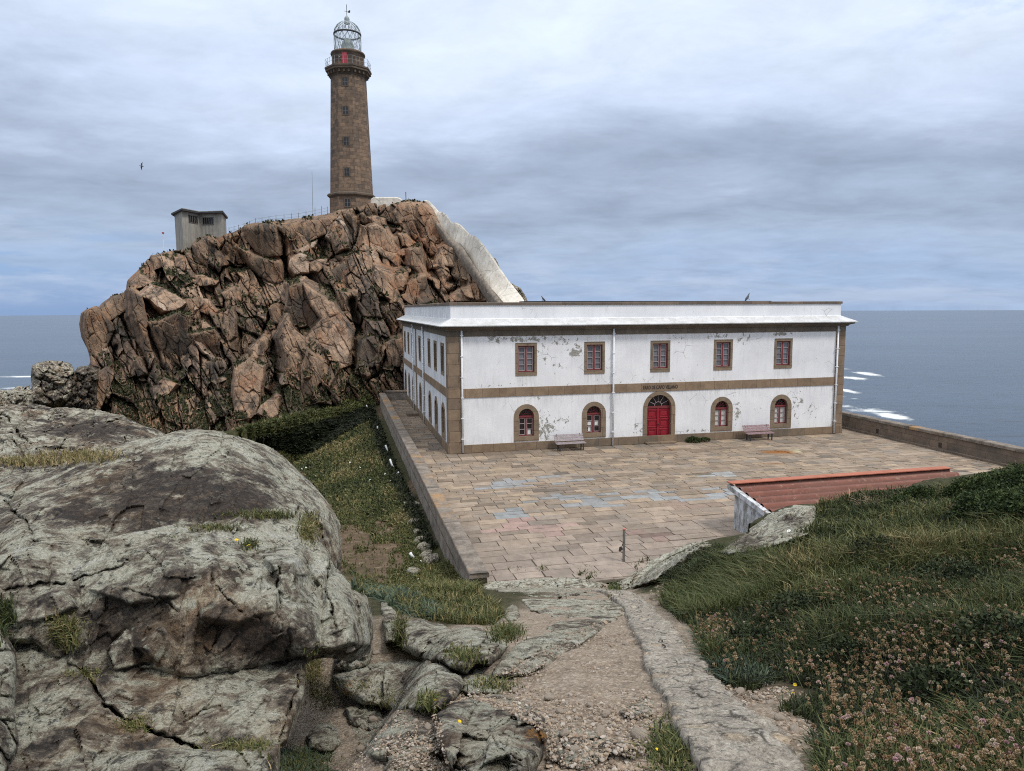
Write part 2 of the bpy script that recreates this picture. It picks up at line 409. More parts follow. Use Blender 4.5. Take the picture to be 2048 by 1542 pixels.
def mat_paint():
    """white lime wash with peeled patches; uv = metres along the wall, height"""
    t = NT('peeling_white_paint'); uv = t.tc('UV')
    sx = t.n.new('ShaderNodeSeparateXYZ'); t.l.new(uv, sx.inputs[0])
    spots = [(2.7, 6.35, 0.55, .22, .95), (4.2, 6.33, 1.6, .2, 1.0), (6.3, 6.2, 1.7, .32, .72), (7.3, 5.6, .55, .5, .95), (5.35, 5.6, .35, .7, .75), (6.2, 4.75, .6, .3, .55),
             (5.55, 1.2, .6, .8, 1.0), (5.0, 2.9, .5, .5, .6), (6.6, 1.6, .5, .4, .7), (9.45, 4.6, .3, .5, .55), (16.4, 6.3, .8, .16, .9), (18.1, 6.15, .7, .3, .8), (20.6, 6.36, .75, .12, 1.35),
             (17.75, 1.4, .3, .9, .92), (21.9, 1.9, .45, .8, .8), (23.0, 1.5, .6, .5, .55), (19.2, 1.7, .5, .2, .6), (11.2, 0.8, .3, .5, .75), (3.5, 3.75, 2.2, .14, .5), (9.0, 3.75, 2.0, .14, .55), (14.5, 3.72, 2.5, .14, .5),
             (13.5, 6.25, 1.2, .22, .55), (15.0, .6, 3.0, .12, .55), (8, .6, 3.0, .12, .5), (-60, 5.9, 8, 1.2, .0)]
    acc = None
    for (u, z, ru, rz, a) in spots:
        dx = t.math('DIVIDE', t.math('SUBTRACT', sx.outputs[0], u), ru); dz = t.math('DIVIDE', t.math('SUBTRACT', sx.outputs[1], z), rz)
        d = t.math('ADD', t.math('MULTIPLY', dx, dx), t.math('MULTIPLY', dz, dz))
        g = t.math('MULTIPLY', t.math('POWER', 2.718, t.math('MULTIPLY', d, -0.7)), a)
        acc = g if acc is None else t.math('MAXIMUM', acc, g)
    n = t.noise(uv, 3.4, 12, 0.72, 0.6)
    m = t.mr(t.math('ADD', n, t.math('MULTIPLY', acc, 0.20)), 0.665, 0.69)
    cr = t.vor(t.mix(0.25, uv, t.noise(uv, 1.5, 5), 'ADD'), 1.1, 'DISTANCE_TO_EDGE')
    crm = t.math('MULTIPLY', t.mr(cr, 0.0, 0.014, 1, 0), t.mr(t.math('ADD', t.noise(uv, 0.6, 3), t.math('MULTIPLY', acc, .12)), 0.58, 0.66))
    big = t.noise(uv, 0.5, 7, 0.6)
    stk = t.noise(t.map(uv, (5, .35, 1)), 1.0, 7, 0.65)
    col = t.ramp(big, [(0.3, (0.70, 0.70, 0.71)), (0.6, (0.82, 0.82, 0.82))])
    col = t.mix(t.mr(stk, 0.5, 0.75, 0, 0.35), col, (0.55, 0.55, 0.55))
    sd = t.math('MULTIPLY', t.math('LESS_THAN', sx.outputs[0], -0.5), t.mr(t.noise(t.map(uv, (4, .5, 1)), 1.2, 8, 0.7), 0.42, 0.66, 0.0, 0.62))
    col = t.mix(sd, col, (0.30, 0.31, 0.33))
    col = t.mix(crm, col, (0.25, 0.24, 0.22))
    s2 = t.noise(t.map(uv, (9, .9, 1)), 1.0, 8, 0.7)
    def zone(a, b): return t.math('MULTIPLY', t.mr(sx.outputs[1], a - .9, a, 0, 1), t.mr(sx.outputs[1], b, b + .02, 1, 0))
    wet = t.math('MAXIMUM', t.math('MAXIMUM', t.math('MULTIPLY', zone(6.5, 6.5), .8), zone(3.1, 3.1)), t.mr(sx.outputs[1], .45, 1.05, .9, 0))
    col = t.mix(t.math('MULTIPLY', wet, t.mr(s2, .46, .66, 0, .45)), col, (0.34, 0.33, 0.30))
    fu_ = None
    for c in (4.42, 8.49, 12.59, 16.70, 20.80):
        g = t.math('MULTIPLY', t.mr(t.math('ABSOLUTE', t.math('SUBTRACT', sx.outputs[0], c)), .5, .7, 1, 0), t.math('MULTIPLY', t.mr(sx.outputs[1], 3.4, 4.25, .1, 1), t.mr(sx.outputs[1], 4.26, 4.28, 1, 0)))
        fu_ = g if fu_ is None else t.math('MAXIMUM', fu_, g)
    col = t.mix(t.math('MULTIPLY', fu_, t.mr(s2, .42, .62, .05, .5)), col, (0.40, 0.38, 0.34))
    pc = t.ramp(t.noise(uv, 9, 8, 0.7), [(0.35, (0.20, 0.19, 0.165)), (0.65, (0.40, 0.385, 0.34))])
    col = t.mix(m, col, pc)
    h = t.math('ADD', t.math('MULTIPLY', m, -0.6), t.math('MULTIPLY', t.noise(uv, 2.5, 8, .6), 0.5))
    return t.out(col, t.bump(h, 0.5, 0.02), 0.85, 0.25)

def mat_stone(name, bw=1.0, bh=0.5, c1=(0.30, 0.215, 0.145), c2=(0.21, 0.155, 0.11), mort=(0.13, 0.10, 0.075), off=0.5, ms=0.012, vary=0.6, stain=0.4, loc=(0, 0, 0)):
    """dressed granite ashlar; uv in metres"""
    t = NT(name); uv = t.tc('UV'); p = t.tc('Object')
    b = t.n.new('ShaderNodeTexBrick'); t.put(b.inputs['Vector'], t.map(uv, loc=loc))
    b.inputs['Color1'].default_value = (*c1, 1); b.inputs['Color2'].default_value = (*c2, 1); b.inputs['Mortar'].default_value = (*mort, 1)
    b.inputs['Scale'].default_value = 1.0; b.inputs['Mortar Size'].default_value = ms; b.inputs['Brick Width'].default_value = bw; b.inputs['Row Height'].default_value = bh
    b.inputs['Bias'].default_value = 0.0; b.inputs['Mortar Smooth'].default_value = 0.3; b.offset = off
    n = t.noise(p, 2.2, 10, 0.68)
    col = t.mix(vary, b.outputs['Color'], t.ramp(n, [(0.3, 0.5), (0.6, 1.05), (0.8, 1.3)]), 'MULTIPLY')
    col = t.mix(t.mr(t.noise(p, 0.9, 8, .7), 0.52, 0.7, 0, stain), col, (0.10, 0.092, 0.08))
    col = t.mix(0.5, col, t.ramp(t.noise(p, 40, 4, .8), [(0.3, 0.55), (0.7, 1.2)]), 'MULTIPLY')
    h = t.math('ADD', t.math('MULTIPLY', b.outputs['Fac'], -1.0), t.math('MULTIPLY', n, 0.6))
    return t.out(col, t.bump(h, 0.6, 0.02), 0.9, 0.2)

def mat_leafy(name, stops, rough=0.7):
    t = NT(name)
    col = t.ramp(t.attr('tint'), stops)
    return t.out(col, None, rough, 0.25)

M = {}
M['crag'] = mat_crag()
M['boulder'] = mat_boulder()
M['ground'] = mat_ground()
M['paint'] = mat_paint()
M['stone'] = mat_stone('brown_granite_blocks', 1.15, 0.62)
M['band'] = mat_stone('granite_band', 0.95, 3.0, off=0.0, ms=0.010, c1=(0.31, 0.22, 0.145), c2=(0.24, 0.17, 0.115))
M['plinth'] = mat_stone('granite_plinth', 1.25, 3.0, off=0.0, c1=(0.27, 0.19, 0.125), c2=(0.17, 0.135, 0.10), stain=0.6)
M['frieze'] = mat_stone('granite_frieze', 1.3, 3.0, off=0.0, c1=(0.20, 0.165, 0.125), c2=(0.15, 0.125, 0.10), stain=0.6)
M['surround'] = mat_stone('granite_surround', 3.0, 0.55, c1=(0.28, 0.205, 0.14), c2=(0.235, 0.18, 0.125), stain=0.3)
M['tower'] = mat_stone('weathered_tower_granite', 0.95, 0.46, c1=(0.29, 0.195, 0.13), c2=(0.15, 0.112, 0.085), mort=(0.09, 0.075, 0.06), ms=0.014, vary=0.85, stain=0.55)
M['towertrim'] = mat_stone('tower_cornice_granite', 1.4, 0.8, c1=(0.17, 0.125, 0.09), c2=(0.115, 0.09, 0.07), stain=0.7)
M['wallstone'] = mat_stone('terrace_wall_granite', 1.2, 0.5, c1=(0.24, 0.18, 0.135), c2=(0.15, 0.12, 0.095), stain=0.75)
M['roughwall'] = simple('weathered_rubble_render', (0.30, 0.25, 0.20), (0.10, 0.085, 0.07), 2.2, 0.95, 0.7, 0.15, detail=12)
M['red'] = simple('red_door_paint', (0.32, 0.012, 0.028), (0.23, 0.010, 0.02), 5, 0.45, 0.05, 0.4)
M['redframe'] = simple('faded_red_frame_paint', (0.22, 0.045, 0.048), (0.145, 0.03, 0.032), 9, 0.6, 0.1, 0.3)
M['darkframe'] = simple('dark_brown_frame', (0.10, 0.05, 0.042), (0.06, 0.035, 0.03), 6, 0.6)
M['muntin'] = simple('pale_muntin', (0.42, 0.33, 0.33), (0.34, 0.27, 0.27), 9, 0.6)
M['white'] = simple('white_pvc', (0.78, 0.79, 0.80), (0.70, 0.71, 0.73), 2, 0.4, 0, 0.4)
M['paper'] = simple('paper_notice', (0.75, 0.75, 0.73), (0.66, 0.66, 0.65), 25, 0.7)
M['curtain'] = simple('white_inner_shutter', (0.62, 0.61, 0.57), (0.48, 0.47, 0.44), 12, 0.35, 0, 0.5)
M['letters'] = simple('dark_letters', (0.06, 0.045, 0.035), (0.04, 0.03, 0.025), 10, 0.7)
M['iron'] = simple('dark_iron', (0.05, 0.048, 0.045), (0.03, 0.03, 0.03), 12, 0.55)
M['bench_pale'] = simple('weathered_pinkish_slats', (0.36, 0.32, 0.32), (0.21, 0.165, 0.17), 7, 0.75, 0.3)
M['bench_red'] = simple('weathered_red_slats', (0.32, 0.23, 0.235), (0.19, 0.11, 0.12), 7, 0.75, 0.3)
M['concrete'] = None
def mat_concrete():
    t = NT('stained_concrete'); p = t.tc()
    n = t.noise(p, 1.1, 9, 0.65); s = t.noise(t.map(p, (3, 3, .15)), 1.2, 8, 0.65)
    col = t.ramp(n, [(0.3, (0.27, 0.255, 0.22)), (0.7, (0.38, 0.36, 0.31))])
    col = t.mix(t.mr(s, 0.45, 0.7, 0, 0.6), col, (0.13, 0.12, 0.11))
    return t.out(col, t.bump(n, 0.3, 0.03), 0.9, 0.2)
M['concrete'] = mat_concrete()
M['lime'] = simple('cream_lime_wash', (0.74, 0.69, 0.60), (0.58, 0.54, 0.47), 0.8, 0.9, 0.25, 0.2, detail=10)
def mat_lime():
    t = NT('cream_lime_wash'); p = t.tc()
    n = t.noise(p, 0.9, 11, 0.7); s = t.noise(t.map(p, (2.2, 2.2, .3)), 1.0, 8, .68); f = t.noise(p, 4.5, 9, .75)
    col = t.ramp(n, [(.3, (.52, .47, .39)), (.55, (.70, .65, .56)), (.7, (.78, .74, .66))])
    col = t.mix(t.mr(s, .5, .7, 0, .6), col, (.36, .33, .28))
    col = t.mix(t.mr(f, .57, .66, 0, .7), col, (.27, .25, .215))
    j = t.vor(t.mix(.15, p, t.noise(p, .8, 4), 'ADD'), .42, 'DISTANCE_TO_EDGE')
    col = t.mix(t.mr(j, 0, .016, .7, 0), col, (.22, .20, .17))
    return t.out(col, t.bump(t.math('ADD', n, t.math('MULTIPLY', f, .5)), .6, .08), .92, .2)
M['lime'] = mat_lime()
M['roofgray'] = simple('dark_roof_felt', (0.06, 0.06, 0.065), (0.035, 0.035, 0.04), 3, 0.7)
def mat_glass(name, base, rough=0.06):
    t = NT(name); p = t.tc(); n = t.noise(p, 0.9, 3)
    return t.out(t.ramp(n, [(0.3, tuple(x * .7 for x in base)), (0.7, base)]), None, rough, 0.6)
M['glass'] = mat_glass('window_glass', (0.05, 0.055, 0.06), .12)
M['glassgrey'] = mat_glass('window_glass_over_blinds', (0.19, 0.20, 0.22), .15)
M['glassdark'] = mat_glass('dark_window_glass', (0.012, 0.012, 0.014), .2)
M['lantern'] = simple('grey_green_lantern_iron', (0.36, 0.40, 0.40), (0.22, 0.25, 0.255), 3, 0.55)
M['copper'] = simple('verdigris_lens_cover', (0.30, 0.33, 0.29), (0.12, 0.15, 0.135), 3.5, 0.6, 0.2)
M['doorred'] = simple('faded_pink_red_paint', (0.42, 0.06, 0.085), (0.33, 0.045, 0.06), 3, 0.6)
M['metal'] = simple('grey_galvanised_post', (0.20, 0.185, 0.17), (0.10, 0.09, 0.085), 10, 0.55)
M['pink'] = simple('faded_red_cap', (0.50, 0.17, 0.14), (0.4, 0.12, 0.1), 10, 0.6)

# ------------------------------------------------------------------ building pose
ANG = rad(13.68)
FU = np.array([math.cos(ANG), math.sin(ANG), 0]); SU = np.array([-math.sin(ANG), math.cos(ANG), 0])
A0 = np.array([-3.491, 38.845, 0.0])
LF, LS = 25.15, 27.8
FRONT = Fr(A0, FU, -SU); SIDE = Fr(A0, SU, -FU)

# ------------------------------------------------------------------ terrain height
_pd = np.array([0, 2.9, 4.6, 6.4, 9, 12, 16, 19.3, 20.3, 24, 120]); _pz = np.array([6.5, 6.1, 5.47, 4.93, 4.0, 3.02, 1.45, 0.16, -0.04, -0.5, -0.6])
_ky = np.array([0, 2.9, 4.6, 6.4, 9.5, 11.5, 14, 16, 18.5]); _kl = np.array([0.55, .75, .94, 1.13, 1.52, 1.62, 1.65, 1.75, 2.2]); _kr = np.array([.96, 1.18, 1.34, 1.56, 1.95, 2.05, 2.1, 2.25, 2.85])
def path_z(y): return np.interp(y, _pd, _pz)
def kerb_l(y): return np.interp(y, _ky, _kl)
def kerb_r(y): return np.interp(y, _ky, _kr)
BK0, BK1 = np.array([-19.5, 48.5]), np.array([-12.6, 62.5])
_bt = (BK1 - BK0) / np.linalg.norm(BK1 - BK0); _bn = np.array([-_bt[1], _bt[0]])
def ground_z(x, y, detail=True):
    x = np.asarray(x, float); y = np.asarray(y, float)
    zp = path_z(y)
    zp = zp - 0.75 * sst(-0.55, -1.3, x) * sst(8.5, 6.0, y)
    lump = .45 * (np.sin(x * 1.13 + .8 * np.sin(y * .57 + 1)) * np.sin(y * .93 + .7 * x) + .5 * np.sin(x * 2.3 + y * 1.1 + 2) * np.sin(y * 2.05 - x * .6))
    zh = 6.05 + 0.14 * (x - 2.16) - 0.27 * (y - 3) + 0.28 * lump
    zh = np.minimum(zh, 6.3)
    zh = zh - 0.75 * sst(12.5, 17.5, y) * sst(9.5, 4.5, x)
    t = sst(0.0, 1.7, x - kerb_r(y) - 0.1)
    z = zp + (zh - zp) * t
    # gully beside the terrace, sinking towards the bank under the crag
    g = sst(22, 50, y) * sst(-2.0, -9.0, x + 0.2434 * (y - 21.6))
    z = np.where(x < 2, z - 1.9 * g, z)
    s = (x - BK0[0]) * _bn[0] + (y - BK0[1]) * _bn[1]
    bank = sst(-1.3, 0.5, s + 0.5 * np.sin(x * .9 + y * .4) + .3 * np.sin(x * 2.1 - y * 1.3)) * (y > 30)
    al = (x - BK0[0]) * _bt[0] + (y - BK0[1]) * _bt[1]
    bank = bank * sst(-3.5, 1.0, al)
    far = -3.2 + 3.0 * sst(7.0, 1.2, s) * sst(-3.5, 1.0, al)
    z = np.where((y > 30) & (x < 0), np.where(s > 0.5, far, z + bank * (-0.2 - z)), z)
    z = np.where((y > 26) & (x < -14), z - 2.2 * sst(-14, -20, x) * sst(26, 36, y) * (s < .5), z)
    z = z - 0.35 * sst(18.5, 22, y) * sst(-0.2, -0.8, x + 0.2434 * (y - 21.6) + 1.18) * (x < 2)
    # under the terrace
    e = y - 0.2434 * x - 19.9
    inside_l = x + 0.2434 * (y - 21.6) + 1.18 + 0.35
    wq = sst(1.8, 3.4, x); tq = np.clip((e - (0.55 - 2.1 * wq)) / (0.7 + 0.7 * wq), 0, 1); under = tq * tq * (3 - 2 * tq) * sst(-0.1, 0.15, inside_l)
    sh = (x > 7.2) & (y < 21.6 + .2434 * (x - 8.7))
    under = np.where(sh, sst(0.0, 0.6, e - 1.9), under)
    z = z * (1 - under) - 0.45 * under
    r = x - (21.98 + .2434 * (46.9 - y)) - 0.6
    z = np.where(r > 0, np.maximum(z - 1.6 * r, -66), z)
    l = -(x + 48) ; z = np.where(l > 0, np.maximum(z - 1.2 * l, -66), z)
    b = y - 76; z = np.where(b > 0, np.maximum(z - 1.5 * b, -66), z)
    if detail:
        d = np.clip(y, 1, 60)
        z = z + (0.035 * fbm2(x * 2.2, y * 2.2, 5, 3) + 0.012 * fbm2(x * 9, y * 9, 3, 4)) * (1 - 0.8 * under)
    return z

def _cast(px, py, tmax=75.0):
    """distance ahead at which the sight line meets the bare terrain"""
    ts = np.geomspace(1.6, tmax, 240); prev = None
    out = np.full(px.shape, np.nan); tp = 0
    d = _fw + ((px - CX) / F_PX)[..., None] * R2 - ((py - CY) / F_PX)[..., None] * U2
    d = d / d[..., 1:2]
    for t in ts:
        h = EYE[2] + d[..., 2] * t - ground_z(d[..., 0] * t, np.full(px.shape, t), False)
        if prev is not None:
            m = np.isnan(out) & (h <= 0)
            w = prev / np.maximum(prev - h, 1e-6)
            out = np.where(m, tp + (t - tp) * np.clip(w, 0, 1), out)
        prev = h; tp = t
    return out
_CG = None
def cast(px, py):
    """terrain distance looked up (bilinear) in a table of sight lines"""
    global _CG
    if _CG is None:
        X, Y = np.meshgrid(np.arange(-160, 2500, 4.0), np.arange(760, 1660, 4.0))
        _CG = np.nan_to_num(_cast(X, Y), nan=1e6)
    fx = np.clip((np.asarray(px, float) + 160) / 4, 0, _CG.shape[1] - 1.001); fy = np.clip((np.asarray(py, float) - 760) / 4, 0, _CG.shape[0] - 1.001)
    i, j = fx.astype(int), fy.astype(int); u, v = fx - i, fy - j
    q = _CG[j, i], _CG[j, i + 1], _CG[j + 1, i], _CG[j + 1, i + 1]
    lin = (q[0] * (1 - u) + q[1] * u) * (1 - v) + (q[2] * (1 - u) + q[3] * u) * v
    r = np.where(np.maximum(np.maximum(q[0], q[1]), np.maximum(q[2], q[3])) < 1e5, lin, _CG[(fy + .5).astype(int), (fx + .5).astype(int)])
    return np.where(r > 1e5, np.nan, r)

RELIEFS = []
def hit(px, py):
    """nearest surface (terrain or a sculpted rock) along the sight line"""
    px = np.asarray(px, float); py = np.asarray(py, float)
    d = cast(px, py); d = np.where(np.isnan(d), 1e6, d)
    for (x0, y0, st, Dg, ins) in RELIEFS:
        ix = np.round((px - x0) / st).astype(int); iy = np.round((py - y0) / st).astype(int)
        ok = (ix >= 0) & (iy >= 0) & (ix < Dg.shape[1]) & (iy < Dg.shape[0])
        ix = np.clip(ix, 0, Dg.shape[1] - 1); iy = np.clip(iy, 0, Dg.shape[0] - 1)
        ok &= ins[iy, ix]
        d = np.where(ok & (Dg[iy, ix] < d), Dg[iy, ix], d)
    return d

# ------------------------------------------------------------------ sculpted rocks
def relief(name, outline, dfun, step, mat, wrap=40, wk=1.6, fall=-0.8, rnd=(20, 0.2), noise=(), attrs=None, smooth=True, parent=None, reg=True):
    o = np.asarray(outline, float)
    xs = np.arange(o[:, 0].min() - wrap, o[:, 0].max() + wrap + step, step); ys = np.arange(o[:, 1].min() - wrap, o[:, 1].max() + wrap + step, step)
    X, Y = np.meshgrid(xs, ys)
    sd, qx, qy = poly_sd(X, Y, outline)
    ins = sd > 0
    cx, cy, sp = np.where(ins, X, qx), np.where(ins, Y, qy), np.maximum(sd, 0)
    D = dfun(cx, cy, sp)
    w, r = rnd
    q = 1 - np.clip(sp / w, 0, 1)
    D = D + r * (1 - np.sqrt(np.clip(1 - q * q, 0, 1)))
    P = at(cx, cy, D)
    e = np.maximum(-sd, 0)
    away = P - EYE; away[..., 2] = 0; away /= np.linalg.norm(away, axis=-1, keepdims=True); away[..., 2] = fall
    P = P + away * (e * D / F_PX * wk)[..., None]
    for amp, fr, oc in noise:
        P = P + amp * np.stack([fbm(P * fr, oc, 31), fbm(P * fr + 9.1, oc, 37), fbm(P * fr - 5.7, oc, 41)], -1)
    if reg: RELIEFS.append((xs[0], ys[0], step, D, ins))
    gx = np.gradient(P, axis=1); gy = np.gradient(P, axis=0)
    N = np.cross(gx, gy); N /= np.linalg.norm(N, axis=-1, keepdims=True) + 1e-9
    N = np.where((N * (P - EYE)).sum(-1, keepdims=True) > 0, -N, N)
    Fc = grid_faces(*X.shape)
    keep = (e.ravel()[Fc] < wrap - 0.01).any(1)
    Fc = Fc[keep]
    at_ = {k: v.ravel() for k, v in attrs(P, N, sp, cx, cy).items()} if attrs else None
    ob = mesh_np(name, P.reshape(-1, 3), Fc, mat, smooth, at_, parent)
    return ob, (P, N, ins, cx, cy)

def facets(X, Y, short, long_, ang, seed, off, tilt, crev, cw=0.10):
    """broken joint blocks: every cell its own offset and tilt, with open joints between"""
    c, s = math.cos(ang), math.sin(ang)
    u, v = (X * c - Y * s) / short, (X * s + Y * c) / long_
    d1, d2, cid, ox, oy = worley(u, v, seed)
    o = (hid(cid, seed + 1) - 0.5) * 2 * off
    tx = (hid(cid, seed + 2) - 0.5) * 2 * tilt; ty = (hid(cid, seed + 3) - 0.5) * 2 * tilt
    return o + tx * ox + ty * oy + crev * np.exp(-((d2 - d1) / cw) ** 2), hid(cid, seed + 4)

CRAG_OUT = [(60, 900), (148, 872), (152, 800), (168, 770), (186, 738), (179, 706), (165, 668), (161, 640), (163, 624), (172, 616), (196, 610), (205, 600), (222, 587), (246, 581), (254, 574), (257, 560), (275, 544),
            (290, 524), (301, 513), (330, 507), (352, 502), (378, 499), (384, 487), (392, 477), (412, 470), (440, 471), (462, 466), (486, 459), (493, 452), (512, 448), (530, 446), (548, 442), (565, 443), (600, 437), (640, 429), (672, 421), (700, 418), (722, 414), (738, 406), (760, 404),
            (785, 407), (800, 405), (812, 401), (830, 403), (848, 403), (862, 416), (880, 440), (900, 463), (925, 490), (950, 522), (975, 560), (1000, 592), (1022, 606), (1040, 640), (1040, 760), (900, 800), (760, 860), (500, 920)]
CRAG_BASE = tps([(60, 900, 60), (150, 870, 62), (165, 640, 76), (180, 720, 72), (200, 800, 66), (258, 560, 80), (350, 508, 84), (500, 452, 87), (650, 428, 91), (720, 415, 92), (850, 404, 92.5), (950, 520, 84), (1030, 606, 76),
                 (300, 650, 71.5), (300, 760, 65), (420, 560, 79), (400, 700, 69), (400, 860, 59), (500, 600, 77), (500, 720, 69), (600, 520, 84), (600, 660, 72), (600, 850, 58.5), (660, 700, 69.5), (700, 800, 64), (750, 600, 76), (750, 790, 65),
                 (800, 500, 86), (830, 640, 73), (850, 780, 68), (940, 600, 77), (1000, 780, 70), (760, 690, 70)])
# outline in the photograph, lift towards the viewer, lean per px down, lean per px right, tone
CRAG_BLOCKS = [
 ([(577,571),(608,565),(623,603),(640,634),(611,680),(583,657),(573,614)], 2.6, .00, .010, .30),
 ([(608,568),(640,585),(668,603),(697,643),(705,665),(702,728),(677,740),(660,754),(617,700),(613,682),(645,631),(625,608)], 2.8, -.030, -.012, .80),
 ([(574,631),(583,657),(611,682),(614,700),(600,734),(591,811),(565,819),(563,762),(565,705),(555,682),(561,654)], 3.2, -.020, .012, .68),
 ([(614,700),(640,728),(645,757),(623,791),(600,799),(598,734)], 3.0, -.012, -.02, .6),
 ([(471,737),(497,720),(526,734),(526,771),(514,834),(491,856),(470,859),(471,791)], 3.2, -.030, .00, .72),
 ([(523,811),(554,785),(563,791),(560,831),(546,842),(517,831)], 2.2, -.04, .01, .7),
 ([(488,457),(520,447),(566,452),(566,508),(523,511),(500,494)], 2.6, .012, -.012, .35),
 ([(480,500),(511,514),(560,523),(566,563),(548,568),(520,551)], 1.8, .0, .0, .4),
 ([(566,446),(623,438),(645,432),(677,425),(657,466),(600,488),(580,514),(568,500)], 2.2, -.02, .008, .55),
 ([(583,514),(600,503),(623,511),(620,546),(591,548),(581,534)], 2.3, -.05, .0, .92),
 ([(586,500),(634,480),(628,494),(600,506)], 1.7, -.07, 0, .85),
 ([(657,457),(677,428),(688,449),(700,477),(697,503),(685,497),(651,474)], 2.4, -.035, .012, .95),
 ([(623,523),(657,517),(651,534),(637,546),(623,543)], 1.6, -.04, 0, .75),
 ([(663,543),(685,526),(711,543),(708,574),(677,580),(657,568)], 2.0, -.03, -.01, .12),
 ([(680,580),(714,577),(717,603),(708,648),(694,625)], 2.0, -.02, .02, .5),
 ([(500,702),(528,674),(546,688),(534,705),(514,722),(500,717)], 2.2, -.03, .01, .75),
 ([(449,625),(466,614),(471,637),(471,677),(457,691),(443,677)], 2.0, -.02, .0, .7),
 ([(538,617),(550,607),(560,617),(563,648),(543,645)], 1.8, -.02, .0, .55),
 ([(711,682),(740,671),(762,691),(748,731),(728,737),(708,734)], 2.3, -.02, .015, .2),
 ([(768,685),(800,671),(800,731),(777,731)], 1.8, -.01, .0, .6),
 ([(714,500),(728,477),(757,520),(751,528),(717,511)], 1.8, -.05, .0, .9),
 ([(737,457),(754,451),(780,471),(794,520),(777,523),(742,494)], 2.2, -.02, -.012, .8),
 ([(705,437),(720,432),(722,446),(711,471),(705,454)], 1.6, -.02, .0, .6),
 ([(754,534),(788,548),(800,603),(782,608),(748,557)], 2.0, -.03, .01, .7),
 ([(258,562),(278,544),(310,562),(288,571),(263,574)], 1.6, -.08, .0, .65),
 ([(278,586),(305,567),(327,574),(352,589),(369,606),(349,621),(322,621),(310,611),(298,596)], 4.2, -.075, .0, .88),
 ([(293,648),(322,640),(357,628),(377,636),(381,668),(401,672),(374,722),(345,737),(330,741),(308,690)], 2.0, .014, -.010, .42),
 ([(258,581),(278,596),(288,638),(308,690),(330,741),(312,759),(298,724),(278,682),(263,638)], 2.9, -.012, .02, .5),
 ([(163,628),(189,613),(214,638),(234,658),(209,704),(189,734),(177,702),(163,658)], 2.2, -.01, .012, .55),
 ([(192,613),(221,589),(253,584),(253,618),(226,638),(206,645)], 1.6, -.03, 0, .6),
 ([(162,791),(179,766),(221,727),(226,746),(214,783),(202,815),(162,830)], 3.0, -.03, -.01, .55),
 ([(268,719),(288,714),(298,746),(278,749)], 1.8, -.02, 0, .55),
 ([(303,778),(327,756),(357,771),(337,793),(312,803)], 2.0, -.04, 0, .7),
 ([(394,599),(414,599),(428,618),(416,631),(396,623)], 1.6, -.03, 0, .7),
 ([(438,584),(468,571),(480,574),(480,599),(448,596)], 1.7, -.04, 0, .65),
 ([(377,672),(428,663),(441,677),(441,712),(401,712),(377,705)], 2.0, .02, .0, .45),
 ([(409,643),(441,670),(433,672),(409,658)], 1.6, -.05, 0, .8),
 ([(367,549),(399,547),(436,562),(431,567),(381,567)], 1.4, -.06, 0, .7),
 ([(423,764),(448,754),(455,759),(436,769)], 1.6, -.07, 0, .9),
 ([(411,729),(441,724),(448,737),(418,741)], 1.6, -.03, 0, .4),
 ([(818,405),(843,404),(857,412),(871,437),(889,460),(896,482),(878,482),(869,475),(847,482),(832,447)], 2.4, -.02, -.01, .78),
 ([(799,407),(817,404),(829,440),(840,468),(841,482),(829,490),(808,461),(787,428)], 2.0, -.02, .01, .72),
 ([(738,435),(752,432),(771,440),(773,454),(760,454),(746,447)], 1.5, -.04, 0, .7),
 ([(760,461),(773,460),(785,475),(808,518),(801,539),(787,528),(755,504)], 2.0, -.03, -.01, .75),
 ([(818,504),(840,495),(854,528),(859,560),(834,551),(820,533)], 2.2, -.02, .01, .6),
 ([(862,525),(875,497),(889,491),(906,493),(922,518),(924,532),(887,530),(887,548),(875,551)], 2.4, -.025, 0, .72),
 ([(774,475),(794,477),(801,507),(787,511)], 1.6, -.01, 0, .5),
 ([(815,560),(840,553),(843,577),(836,606),(811,606)], 1.8, -.02, 0, .5),
 ([(898,590),(931,562),(954,560),(994,600),(898,604)], 1.6, -.05, 0, .65),
 ([(915,553),(927,551),(927,565),(906,567)], 1.6, -.02, 0, .35),
 ([(796,470),(811,470),(831,491),(822,497),(804,493)], 1.5, -.02, 0, .6),
 ([(790,546),(815,544),(804,581),(790,577)], 1.7, -.02, 0, .75),
 ([(841,482),(869,475),(875,482),(866,500),(850,500)], 1.5, -.03, 0, .55),
 ([(340,600),(392,596),(400,640),(372,640),(356,622)], 1.2, -.03, 0, .5),
 ([(300,515),(345,507),(340,530),(306,540)], 1.3, -.05, 0, .55),
 ([(385,488),(415,473),(432,500),(452,530),(420,540),(398,520)], 1.8, -.03, 0, .45),
]
_crag = {}
